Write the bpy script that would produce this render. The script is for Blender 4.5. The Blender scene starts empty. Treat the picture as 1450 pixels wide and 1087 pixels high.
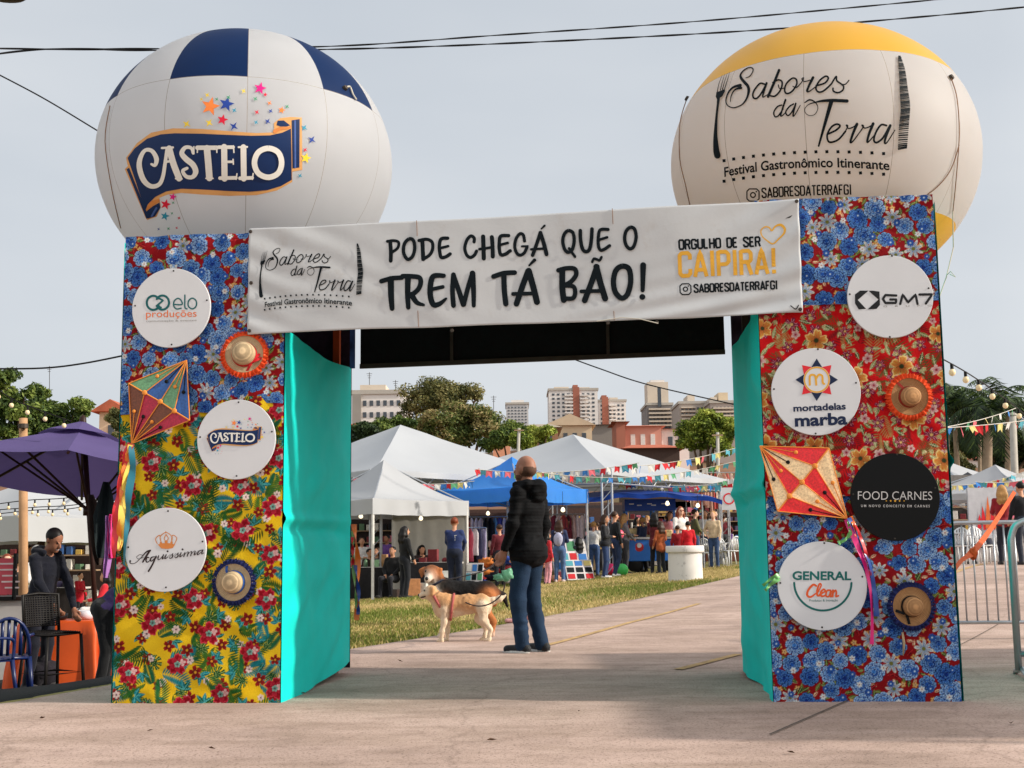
import bpy, bmesh, math, random
import numpy as np
from mathutils import Vector, Matrix
from mathutils.geometry import delaunay_2d_cdt
S = bpy.context.scene
C = S.collection
rng = np.random.default_rng(7)
R_ = math.radians

# ---------------------------------------------------------------- camera
FPX = 1781.0
TH = math.atan(242 / FPX); RO = .0121
CAM = np.array([0, 0, .88])
_f = np.array([0, math.cos(TH), math.sin(TH)])
_r0 = np.array([1., 0, 0]); _u0 = np.array([0, -math.sin(TH), math.cos(TH)])
_r = math.cos(RO) * _r0 - math.sin(RO) * _u0
_u = math.cos(RO) * _u0 + math.sin(RO) * _r0
cd = bpy.data.cameras.new('camera'); cam = bpy.data.objects.new('camera', cd); C.objects.link(cam)
cd.sensor_width = 36; cd.lens = 36 * FPX / 1450; cd.clip_end = 6000; cd.clip_start = .05
m = Matrix.Identity(4)
for i in range(3):
    m[i][0] = _r[i]; m[i][1] = _u[i]; m[i][2] = -_f[i]; m[i][3] = CAM[i]
cam.matrix_world = m
S.camera = cam
S.cycles.diffuse_bounces = 8; S.cycles.max_bounces = 12

# ---------------------------------------------------------------- light
SUN_EL, SUN_AZ = 27.0, 101.0        # azimuth clockwise from +Y
w = bpy.data.worlds.new('World'); S.world = w; w.use_nodes = True
nt = w.node_tree; bg = nt.nodes['Background']
sky = nt.nodes.new('ShaderNodeTexSky'); sky.sky_type = 'NISHITA'; sky.sun_disc = False
sky.sun_elevation = R_(SUN_EL); sky.sun_rotation = R_(SUN_AZ)
sky.air_density = 1.0; sky.dust_density = 3.0; sky.ozone_density = 1.0
tc = nt.nodes.new('ShaderNodeTexCoord'); nz = nt.nodes.new('ShaderNodeTexNoise')
mp = nt.nodes.new('ShaderNodeMapping'); mp.inputs['Scale'].default_value = (1, 1, 3.5)
nz.inputs['Scale'].default_value = 1.6; nz.inputs['Detail'].default_value = 4
rp = nt.nodes.new('ShaderNodeValToRGB')
rp.color_ramp.elements[0].position = .3; rp.color_ramp.elements[0].color = (7.1, 7.75, 8.55, 1)
rp.color_ramp.elements[1].position = .75; rp.color_ramp.elements[1].color = (9.1, 9.5, 9.95, 1)
mx = nt.nodes.new('ShaderNodeMixRGB'); mx.inputs[0].default_value = .88   # high thin overcast over the clear sky
nt.links.new(tc.outputs['Generated'], mp.inputs[0]); nt.links.new(mp.outputs[0], nz.inputs['Vector'])
nt.links.new(nz.outputs['Fac'], rp.inputs[0])
nt.links.new(sky.outputs[0], mx.inputs[1]); nt.links.new(rp.outputs[0], mx.inputs[2])
# the thin cloud is brighter behind the viewer than over the town
sx = nt.nodes.new('ShaderNodeSeparateXYZ'); nt.links.new(tc.outputs['Generated'], sx.inputs[0])
mr = nt.nodes.new('ShaderNodeMapRange'); mr.inputs['From Min'].default_value = .45; mr.inputs['From Max'].default_value = -.5; mr.inputs['To Min'].default_value = 1.0; mr.inputs['To Max'].default_value = 1.5
mr2 = nt.nodes.new('ShaderNodeMapRange'); mr2.inputs['From Min'].default_value = .35; mr2.inputs['From Max'].default_value = 1.; mr2.inputs['To Max'].default_value = .9   # and round the sun
ad = nt.nodes.new('ShaderNodeMath'); ad.operation = 'ADD'; nt.links.new(sx.outputs['X'], mr2.inputs['Value']); nt.links.new(mr.outputs[0], ad.inputs[0]); nt.links.new(mr2.outputs[0], ad.inputs[1])
nt.links.new(sx.outputs['Y'], mr.inputs['Value']); vs_ = nt.nodes.new('ShaderNodeVectorMath'); vs_.operation = 'MULTIPLY'; wt_ = nt.nodes.new('ShaderNodeVectorMath'); wt_.operation = 'MULTIPLY_ADD'; wt_.inputs[1].default_value = (1.06, .98, .84); wt_.inputs[2].default_value = (-.06, .02, .16)
nt.links.new(mx.outputs[0], vs_.inputs[0]); nt.links.new(ad.outputs[0], wt_.inputs[0]); nt.links.new(wt_.outputs[0], vs_.inputs[1]); nt.links.new(vs_.outputs[0], bg.inputs['Color'])
bg.inputs['Strength'].default_value = .085
sl = bpy.data.lights.new('sun', 'SUN'); sl.energy = 4.6; sl.angle = R_(1.6); sl.color = (1, .93, .82)
so = bpy.data.objects.new('sun', sl); C.objects.link(so)
_sd = Vector((math.sin(R_(SUN_AZ)) * math.cos(R_(SUN_EL)), math.cos(R_(SUN_AZ)) * math.cos(R_(SUN_EL)), math.sin(R_(SUN_EL))))
so.rotation_euler = _sd.to_track_quat('Z', 'Y').to_euler(); so.location = (20, -5, 15)
S.view_settings.view_transform = 'Standard'; S.view_settings.look = 'None'
S.view_settings.exposure = 0.0; S.view_settings.gamma = 1

# ---------------------------------------------------------------- pixel helpers
def ray(px, py):
    v = FPX * _f + _r * (px - 725) + _u * (543.5 - py)
    return v / np.linalg.norm(v)
def at(px, py, d):
    v = ray(px, py); return CAM + v * (d / v[1])
def sm(a, b, x):
    t = np.clip((np.asarray(x, float) - a) / (b - a), 0, 1); return t * t * (3 - 2 * t)
def terrain(x, y):
    x = np.asarray(x, float); y = np.asarray(y, float)
    s = sm(10, 28, y)
    z = .065 * np.clip(x, -9, 7) * s + .08 * s
    z = z - .52 * sm(2.75, 4.6, -x) * sm(8.3, 12, y) * (1 - sm(17, 27, y))
    z = z + 13 * sm(62, 190, y) + 24 * sm(210, 460, y)
    return z
def tz(x, y): return float(terrain(x, y))
def gpt(px, d):                       # ground point under a picture column at distance d
    z = 0.
    for _ in range(4):
        lo, hi = 300, 1400
        for _ in range(30):
            mid = (lo + hi) / 2
            if at(px, mid, d)[2] > z: lo = mid
            else: hi = mid
        p = at(px, lo, d); z = tz(p[0], p[1])
    return np.array([p[0], p[1], z])

# ---------------------------------------------------------------- materials
def lin(c):
    c = np.asarray(c, float) / 255
    return np.where(c <= .04045, c / 12.92, ((c + .055) / 1.055) ** 2.4)
_M = {}
def mat(name, col, rough=.7, var=.12, scale=8., bump=0., bscale=60., metal=0., spec=.22, emit=0., sheen=0., trans=0., coords='Object'):
    if name in _M: return _M[name]
    m = bpy.data.materials.new(name); m.use_nodes = True; _M[name] = m
    n = m.node_tree.nodes; l = m.node_tree.links; b = n['Principled BSDF']
    c = tuple(col) + (1,)
    t = n.new('ShaderNodeTexCoord')
    if var:
        z = n.new('ShaderNodeTexNoise'); z.inputs['Scale'].default_value = scale; z.inputs['Detail'].default_value = 6
        l.new(t.outputs[coords], z.inputs['Vector'])
        h = n.new('ShaderNodeMapRange'); h.inputs['From Min'].default_value = .25; h.inputs['From Max'].default_value = .75
        h.inputs['To Min'].default_value = 1 - var; h.inputs['To Max'].default_value = 1 + var
        l.new(z.outputs['Fac'], h.inputs['Value'])
        k = n.new('ShaderNodeVectorMath'); k.operation = 'SCALE'; k.inputs[0].default_value = c[:3]
        l.new(h.outputs[0], k.inputs['Scale']); l.new(k.outputs[0], b.inputs['Base Color'])
    else: b.inputs['Base Color'].default_value = c
    if bump:
        z2 = n.new('ShaderNodeTexNoise'); z2.inputs['Scale'].default_value = bscale; z2.inputs['Detail'].default_value = 4
        l.new(t.outputs[coords], z2.inputs['Vector'])
        bp = n.new('ShaderNodeBump'); bp.inputs['Strength'].default_value = min(1, bump); bp.inputs['Distance'].default_value = .02
        l.new(z2.outputs['Fac'], bp.inputs['Height']); l.new(bp.outputs[0], b.inputs['Normal'])
    b.inputs['Roughness'].default_value = rough; b.inputs['Metallic'].default_value = metal
    b.inputs['Specular IOR Level'].default_value = spec
    if sheen: b.inputs['Sheen Weight'].default_value = sheen
    if emit:
        b.inputs['Emission Color'].default_value = c; b.inputs['Emission Strength'].default_value = emit
    if trans:                                   # thin cloth lets some light through
        tr = n.new('ShaderNodeBsdfTranslucent'); tr.inputs['Color'].default_value = c
        ms = n.new('ShaderNodeMixShader'); ms.inputs[0].default_value = trans
        l.new(b.outputs[0], ms.inputs[1]); l.new(tr.outputs[0], ms.inputs[2]); l.new(ms.outputs[0], n['Material Output'].inputs[0])
    return m
def rgb(name, r, g, b, **k): return mat(name, lin((r, g, b)), **k)
def vcol_mat(name, rough=.75, bump=.15, bscale=250., spec=.2, trans=0., var=.06):
    if name in _M: return _M[name]
    m = mat(name, (1, 1, 1), rough, 0, 1, bump, bscale, spec=spec)
    n = m.node_tree.nodes; l = m.node_tree.links; b = n['Principled BSDF']
    a = n.new('ShaderNodeVertexColor'); a.layer_name = 'print'
    z = n.new('ShaderNodeTexNoise'); z.inputs['Scale'].default_value = 3; z.inputs['Detail'].default_value = 6
    t = n.new('ShaderNodeTexCoord'); l.new(t.outputs['Object'], z.inputs['Vector'])
    h = n.new('ShaderNodeMapRange'); h.inputs['To Min'].default_value = 1 - var; h.inputs['To Max'].default_value = 1 + var
    l.new(z.outputs['Fac'], h.inputs['Value'])
    k = n.new('ShaderNodeVectorMath'); k.operation = 'SCALE'
    l.new(a.outputs['Color'], k.inputs[0]); l.new(h.outputs[0], k.inputs['Scale']); l.new(k.outputs[0], b.inputs['Base Color'])
    if trans:
        tr = n.new('ShaderNodeBsdfTranslucent'); l.new(a.outputs['Color'], tr.inputs['Color'])
        ms = n.new('ShaderNodeMixShader'); ms.inputs[0].default_value = trans
        l.new(b.outputs[0], ms.inputs[1]); l.new(tr.outputs[0], ms.inputs[2]); l.new(ms.outputs[0], n['Material Output'].inputs[0])
    return m

# ---------------------------------------------------------------- objects
def link(name, me, mats=(), parent=None, smooth=False):
    o = bpy.data.objects.new(name, me); C.objects.link(o)
    me.name = name
    for x in (mats if isinstance(mats, (list, tuple)) else [mats]): me.materials.append(x)
    if parent is not None:
        o.parent = parent; o.matrix_parent_inverse = parent_world(parent).inverted()
    if smooth: me.shade_smooth()
    return o
def parent_world(p):
    mm = p.matrix_basis.copy()
    if p.parent is not None: mm = parent_world(p.parent) @ p.matrix_parent_inverse @ mm
    return mm
def tag(o, label, cat, group=None, kind=None):
    o['label'] = label; o['category'] = cat
    if group: o['group'] = group
    if kind: o['kind'] = kind
    return o
def struct(o, kind='structure'): o['kind'] = kind; return o
def thing(name, label, cat, loc=(0, 0, 0), group=None, rz=0.):
    o = bpy.data.objects.new(name, None); C.objects.link(o); o.empty_display_size = .2
    o.location = [float(v) for v in loc]; o.rotation_euler = (0, 0, rz)
    return tag(o, label, cat, group)
def copy_tree(o, parent=None):
    c = o.copy(); C.objects.link(c); c.parent = parent
    for k in list(o.children): copy_tree(k, c)
    return c

class MB:
    """collects simple shapes into one mesh; material index per face"""
    def __init__(s): s.v = []; s.f = []; s.m = []; s.n = 0
    def add(s, v, f, mi=0):
        v = np.asarray(v, float)
        s.v.append(v); s.f += [tuple(int(i) + s.n for i in q) for q in f]; s.m += [mi] * len(f); s.n += len(v); return s
    def box(s, c, d, mi=0, rz=0., M=None, bev=0.):
        c = np.asarray(c, float); x, y, z = [t / 2 for t in d]
        if bev:
            b = min(bev, x * .9, y * .9, z * .9); vs = []; fs = []
            for sz in (-1, 1):
                for k, (ax, ay) in enumerate([(x - b, y), (x, y - b)]): pass
            bm = bmesh.new(); bmesh.ops.create_cube(bm, size=1)
            bmesh.ops.scale(bm, vec=(2 * x, 2 * y, 2 * z), verts=bm.verts)
            bmesh.ops.bevel(bm, geom=bm.edges[:], offset=b, segments=2, affect='EDGES', profile=.5)
            vs = np.array([q.co[:] for q in bm.verts]); bm.verts.index_update(); fs = [[q.index for q in f.verts] for f in bm.faces]; bm.free()
        else:
            vs = np.array([(i * x, j * y, k * z) for i in (-1, 1) for j in (-1, 1) for k in (-1, 1)])
            fs = [(0, 1, 3, 2), (4, 6, 7, 5), (0, 4, 5, 1), (2, 3, 7, 6), (0, 2, 6, 4), (1, 5, 7, 3)]
        if rz:
            q = np.array([[math.cos(rz), -math.sin(rz), 0], [math.sin(rz), math.cos(rz), 0], [0, 0, 1]]); vs = vs @ q.T
        if M is not None: vs = vs @ np.asarray(M).T
        return s.add(vs + c, fs, mi)
    def tube(s, pts, r, n=8, mi=0, cap=True, closed=False):
        p = np.asarray(pts, float); k = len(p); r = np.broadcast_to(np.asarray(r, float), (k,))
        t = np.gradient(p, axis=0) if not closed else np.roll(p, -1, 0) - np.roll(p, 1, 0)
        t /= np.linalg.norm(t, axis=1)[:, None] + 1e-12
        a = np.array([0, 0, 1.]) if abs(t[0][2]) < .9 else np.array([1., 0, 0])
        vs = []; u = np.cross(t[0], a); u /= np.linalg.norm(u)
        for i in range(k):
            u = u - t[i] * np.dot(u, t[i]); u /= np.linalg.norm(u) + 1e-12; w_ = np.cross(t[i], u)
            for j in range(n):
                an = 2 * math.pi * j / n; vs.append(p[i] + r[i] * (math.cos(an) * u + math.sin(an) * w_))
        fs = []
        for i in range(k if closed else k - 1):
            i2 = (i + 1) % k
            for j in range(n):
                j2 = (j + 1) % n; fs.append((i * n + j, i * n + j2, i2 * n + j2, i2 * n + j))
        if cap and not closed:
            fs.append(tuple(range(n))[::-1]); fs.append(tuple((k - 1) * n + j for j in range(n)))
        return s.add(vs, fs, mi)
    def lathe(s, prof, n=24, mi=0, c=(0, 0, 0), M=None, cap=False, wob=None):
        vs = []; k = len(prof)
        for i, (rr, zz) in enumerate(prof):
            for j in range(n):
                a = 2 * math.pi * j / n; q = rr * (wob(a, i) if wob else 1); vs.append((q * math.cos(a), q * math.sin(a), zz))
        fs = [(i * n + j, i * n + (j + 1) % n, (i + 1) * n + (j + 1) % n, (i + 1) * n + j) for i in range(k - 1) for j in range(n)]
        if cap: fs.append(tuple(range(n))[::-1]); fs.append(tuple((k - 1) * n + j for j in range(n)))
        vs = np.array(vs)
        if M is not None: vs = vs @ np.asarray(M).T
        return s.add(vs + np.asarray(c, float), fs, mi)
    def quad(s, a, b, c, d, mi=0): return s.add([a, b, c, d], [(0, 1, 2, 3)], mi)
    def prism(s, poly, z0, z1, mi=0):
        k = len(poly); v = [(x, y, z0) for x, y in poly] + [(x, y, z1) for x, y in poly]
        f = [tuple(range(k))[::-1], tuple(range(k, 2 * k))] + [(i, (i + 1) % k, k + (i + 1) % k, k + i) for i in range(k)]
        return s.add(v, f, mi)
    def build(s, name, mats, parent=None, smooth=False, local=None):
        v = np.concatenate(s.v) if s.v else np.zeros((0, 3))
        me = bpy.data.meshes.new(name); me.from_pydata(v.tolist(), [], s.f)
        me.polygons.foreach_set('material_index', s.m); me.update()
        o = link(name, me, mats, parent, smooth)
        if parent is not None and local: o.matrix_parent_inverse = Matrix.Identity(4)
        return o
def fast_mesh(name, v, quads, mats, parent=None, smooth=True, cols=None, midx=None, n=4):
    v = np.asarray(v, np.float32); q = np.asarray(quads, np.int32)
    me = bpy.data.meshes.new(name); me.vertices.add(len(v)); me.vertices.foreach_set('co', v.ravel())
    me.loops.add(q.size); me.loops.foreach_set('vertex_index', q.ravel())
    me.polygons.add(len(q)); me.polygons.foreach_set('loop_start', np.arange(0, q.size, n, dtype=np.int32))
    me.polygons.foreach_set('loop_total', np.full(len(q), n, np.int32))
    if midx is not None: me.polygons.foreach_set('material_index', np.asarray(midx, np.int32))
    me.update(calc_edges=True)
    if cols is not None:
        at_ = me.color_attributes.new('print', 'FLOAT_COLOR', 'POINT')
        c4 = np.ones((len(v), 4), np.float32); c4[:, :3] = cols; at_.data.foreach_set('color', c4.ravel())
    return link(name, me, mats, parent, smooth)
def grid_quads(nx, ny):
    i = np.arange((nx - 1) * (ny - 1)); r = i // (nx - 1); c = i % (nx - 1); a = r * nx + c
    return np.stack([a, a + 1, a + nx + 1, a + nx], 1)

# smooth value noise in numpy
def vnoise(x, y, z=0., seed=0):
    x = np.asarray(x, float); y = np.asarray(y, float); z = np.asarray(z, float) + 0 * x
    xi, yi, zi = np.floor(x).astype(int), np.floor(y).astype(int), np.floor(z).astype(int)
    fx, fy, fz = x - xi, y - yi, z - zi
    fx = fx * fx * (3 - 2 * fx); fy = fy * fy * (3 - 2 * fy); fz = fz * fz * (3 - 2 * fz)
    def h(a, b, c):
        n = (a * 374761393 + b * 668265263 + c * 2147483647 + seed * 974634777) & 0xffffffff
        n = ((n ^ (n >> 13)) * 1274126177) & 0xffffffff
        return ((n ^ (n >> 16)) & 0xffff) / 65535.
    o = 0
    for dx in (0, 1):
        for dy in (0, 1):
            for dz in (0, 1):
                o = o + h(xi + dx, yi + dy, zi + dz) * (fx if dx else 1 - fx) * (fy if dy else 1 - fy) * (fz if dz else 1 - fz)
    return o * 2 - 1

# ---------------------------------------------------------------- decals (print) on real surfaces
def spline(pts, n=8, closed=False):
    p = np.asarray(pts, float); k = len(p)
    if k == 2: return np.linspace(p[0], p[1], n)
    out = []
    for i in range(k if closed else k - 1):
        a, b, c, d = [p[(i + j) % k] if closed else p[min(max(i + j, 0), k - 1)] for j in (-1, 0, 1, 2)]
        for t in np.linspace(0, 1, n, endpoint=False):
            out.append(.5 * ((2 * b) + (-a + c) * t + (2 * a - 5 * b + 4 * c - d) * t * t + (-a + 3 * b - 3 * c + d) * t ** 3))
    if not closed: out.append(p[-1])
    return np.array(out)
class Decal:
    """flat marks in 2-D picture units, then laid on a surface function"""
    def __init__(s): s.v = []; s.o = []; s.f = []; s.n = 0; s.k = 0
    def _add(s, v, f, off):
        s.v.append(np.asarray(v, float)); s.o.append(np.asarray(off, float)); s.f += [tuple(int(i) + s.n for i in q) for q in f]; s.n += len(v); s.k += 1
    def stroke(s, pts, w, curve=True, closed=False, cap=True, n=8):
        if curve and len(pts) > 2: p = spline(pts, n, closed)
        else:
            p = np.asarray(pts, float); q = np.vstack([p, p[:1]]) if closed else p
            p = np.vstack([q[i] + (q[i + 1] - q[i]) * np.linspace(0, 1, 7)[:-1, None] for i in range(len(q) - 1)] + ([] if closed else [q[-1:]]))
        w_ = np.interp(np.linspace(0, 1, len(p)), np.linspace(0, 1, len(np.atleast_1d(w))), np.atleast_1d(np.asarray(w, float))) / 2
        if closed: p = np.vstack([p, p[:1]]); w_ = np.append(w_, w_[0])
        t = np.gradient(p, axis=0); t /= np.linalg.norm(t, axis=1)[:, None] + 1e-9
        nn = np.stack([-t[:, 1], t[:, 0]], 1)
        k = len(p); L = p + nn * w_[:, None]; Rr = p - nn * w_[:, None]
        v = np.vstack([L, Rr]); f = [(i, i + 1, k + i + 1, k + i) for i in range(k - 1)]
        off = s.k * 5e-5 + np.concatenate([np.linspace(0, 4e-5, k)] * 2)
        s._add(v, f, off)
        if cap and not closed:
            for (c, r, tt, j) in ((p[0], w_[0], -t[0], 0), (p[-1], w_[-1], t[-1], 1)):
                a0 = math.atan2(tt[1], tt[0]); an = np.linspace(a0 - math.pi / 2, a0 + math.pi / 2, 7)
                v = c + r * np.stack([np.cos(an), np.sin(an)], 1)
                s._add(v, [tuple(range(7))], np.full(7, s.k * 5e-5))
        return s
    def poly(s, pts, step=None, smooth=0):
        p = spline(pts, smooth, True) if smooth else np.asarray(pts, float)
        if step:
            q = []
            for a, b in zip(p, np.roll(p, -1, 0)):
                m_ = max(1, int(np.linalg.norm(b - a) / step)); q += [a + (b - a) * i / m_ for i in range(m_)]
            q = np.array(q)
            x0, y0 = q.min(0); x1, y1 = q.max(0)
            gx, gy = np.meshgrid(np.arange(x0 + step / 2, x1, step), np.arange(y0 + step / 2, y1, step)); g = np.stack([gx.ravel(), gy.ravel()], 1)
            ins = np.zeros(len(g), bool)
            for a, b in zip(q, np.roll(q, -1, 0)):
                c = (a[1] > g[:, 1]) != (b[1] > g[:, 1])
                with np.errstate(all='ignore'): xx = (b[0] - a[0]) * (g[:, 1] - a[1]) / (b[1] - a[1]) + a[0]
                ins ^= c & (g[:, 0] < xx)
            g = g[ins]
        else: q = p; g = np.zeros((0, 2))
        vs = [Vector(t) for t in np.vstack([q, g])]; k = len(q)
        r = delaunay_2d_cdt(vs, [(i, (i + 1) % k) for i in range(k)], [list(range(k))], 1, 1e-5)
        v = np.array([t[:] for t in r[0]]); s._add(v, r[2], np.full(len(v), s.k * 5e-5)); return s
    def disc(s, c, r, r2=None, n=28, ry=1.):
        an = np.linspace(0, 2 * math.pi, n, endpoint=False); e = np.stack([np.cos(an), np.sin(an) * ry], 1); c = np.asarray(c, float)
        if r2 is None: s._add(c + e * r, [tuple(range(n))], np.full(n, s.k * 5e-5))
        else: s._add(np.vstack([c + e * r, c + e * r2]), [(i, (i + 1) % n, n + (i + 1) % n, n + i) for i in range(n)], np.full(2 * n, s.k * 5e-5))
        return s
    def star(s, c, r, k=5, rot=0., inner=.42):
        an = np.arange(2 * k) * math.pi / k - math.pi / 2 + rot; rr = np.where(np.arange(2 * k) % 2 == 0, r, r * inner)
        v = np.vstack([[c], np.asarray(c) + np.stack([np.cos(an), np.sin(an)], 1) * rr[:, None]])
        s._add(v, [(0, 1 + i, 1 + (i + 1) % (2 * k)) for i in range(2 * k)], np.full(len(v), s.k * 5e-5)); return s
    def text(s, body, p0, p1, h, pm=None, bold=0., shear=0., sub=0, spacing=1.):
        c = bpy.data.curves.new('t', 'FONT'); c.body = body; c.offset = bold; c.resolution_u = 4; c.space_character = spacing
        o = bpy.data.objects.new('t', c); C.objects.link(o); bpy.context.view_layer.update()
        me = bpy.data.meshes.new_from_object(o.evaluated_get(bpy.context.evaluated_depsgraph_get()))
        bpy.data.objects.remove(o); bpy.data.curves.remove(c)
        v = np.array([q.co[:2] for q in me.vertices]); f = [tuple(q.vertices) for q in me.polygons]; bpy.data.meshes.remove(me)
        x0, x1 = v[:, 0].min(), v[:, 0].max(); cap = .73
        t = (v[:, 0] - x0) / (x1 - x0); p0 = np.asarray(p0, float); p1 = np.asarray(p1, float)
        pm = (p0 + p1) / 2 if pm is None else np.asarray(pm, float); c_ = 2 * pm - (p0 + p1) / 2
        b = ((1 - t) ** 2)[:, None] * p0 + (2 * t * (1 - t))[:, None] * c_ + (t ** 2)[:, None] * p1
        ang = math.atan2(p1[1] - p0[1], p1[0] - p0[0]); up = np.array([math.sin(ang) + shear, -math.cos(ang)])
        q = b + up * (v[:, 1] / cap * h)[:, None]
        s._add(q, f, np.full(len(q), s.k * 5e-5)); return s
    def caps(s, body, p0, p1, h, w, pm=None, gap=.22):
        """condensed capitals drawn with strokes"""
        adv = [(.35 if ch in ' ' else .16 if ch in 'I!' else CAPW.get(ch, .5)) + gap for ch in body]; tot = sum(adv) - gap
        p0 = np.asarray(p0, float); p1 = np.asarray(p1, float); pm = (p0 + p1) / 2 if pm is None else np.asarray(pm, float); c_ = 2 * pm - (p0 + p1) / 2
        ang = math.atan2(p1[1] - p0[1], p1[0] - p0[0]); up = np.array([math.sin(ang), -math.cos(ang)]); x = 0.
        for ch, a in zip(body, adv):
            for st in CAPS.get(ch, []):
                st_ = np.asarray(st, float); t = (x + st_[:, 0] * (a - gap) / .5 + (0 if ch not in 'I!' else 0)) / tot
                b = ((1 - t) ** 2)[:, None] * p0 + (2 * t * (1 - t))[:, None] * c_ + (t ** 2)[:, None] * p1
                s.stroke(b + up * (st_[:, 1] * h)[:, None], w, curve=False, cap=False)
            x += a
        return s
    def tf(s, fn):
        s.v = [fn(v) for v in s.v]; return s
    def build(s, name, m_, surf, parent, off=.002):
        v = np.concatenate(s.v); o = np.concatenate(s.o)
        P, N = surf(v[:, 0], v[:, 1]); P = P + N * (off + o)[:, None]
        me = bpy.data.meshes.new(name); me.from_pydata(P.tolist(), [], s.f); me.update()
        return link(name, me, m_, parent)
_o = [(0, .12), (0, .88), (.08, 1), (.42, 1), (.5, .88), (.5, .12), (.42, 0), (.08, 0), (0, .12)]
_o = [(x, .06 + y * .88) for x, y in _o]
CAPS = {'O': [_o], 'D': [[(0, .06), (0, .94), (.38, .94), (.5, .82), (.5, .18), (.38, .06), (0, .06)]],
 'R': [[(0, 0), (0, .94), (.38, .94), (.48, .84), (.48, .58), (.38, .5), (0, .5)], [(.3, .5), (.5, 0)]],
 'P': [[(0, 0), (0, .94), (.38, .94), (.5, .84), (.5, .55), (.38, .45), (0, .45)]],
 'G': [[(.5, .72), (.5, .85), (.4, .94), (.1, .94), (0, .85), (0, .15), (.1, .06), (.4, .06), (.5, .15), (.5, .46), (.28, .46)]],
 'C': [[(.5, .68), (.5, .85), (.4, .94), (.1, .94), (0, .85), (0, .15), (.1, .06), (.4, .06), (.5, .15), (.5, .32)]],
 'U': [[(0, 1), (0, .15), (.1, .06), (.4, .06), (.5, .15), (.5, 1)]], 'L': [[(0, 1), (0, .06), (.48, .06)]],
 'H': [[(0, 0), (0, 1)], [(.5, 0), (.5, 1)], [(0, .5), (.5, .5)]], 'E': [[(.5, .94), (0, .94), (0, .06), (.5, .06)], [(0, .5), (.42, .5)]],
 'F': [[(.5, .94), (0, .94), (0, 0)], [(0, .5), (.42, .5)]], 'T': [[(-.02, .94), (.52, .94)], [(.25, .94), (.25, 0)]],
 'S': [[(.48, .72), (.48, .86), (.4, .94), (.1, .94), (0, .84), (0, .68), (.5, .36), (.5, .16), (.4, .06), (.1, .06), (0, .16), (0, .3)]],
 'A': [[(0, 0), (.25, 1), (.5, 0)], [(.1, .27), (.4, .27)]], 'I': [[(.25, 0), (.25, 1)]], '!': [[(.25, .28), (.25, 1)], [(.25, 0), (.25, .16)]],
 'B': [[(0, .5), (.36, .5), (.48, .6), (.48, .84), (.38, .94), (0, .94), (0, .06), (.4, .06), (.5, .16), (.5, .4), (.36, .5)]],
 'N': [[(0, 0), (0, 1), (.5, 0), (.5, 1)]], 'M': [[(0, 0), (0, 1), (.25, .3), (.5, 1), (.5, 0)]]}
CAPW = {'A': .56, 'M': .66, 'N': .54, 'L': .42, 'E': .42, 'F': .42, 'T': .48}

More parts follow.
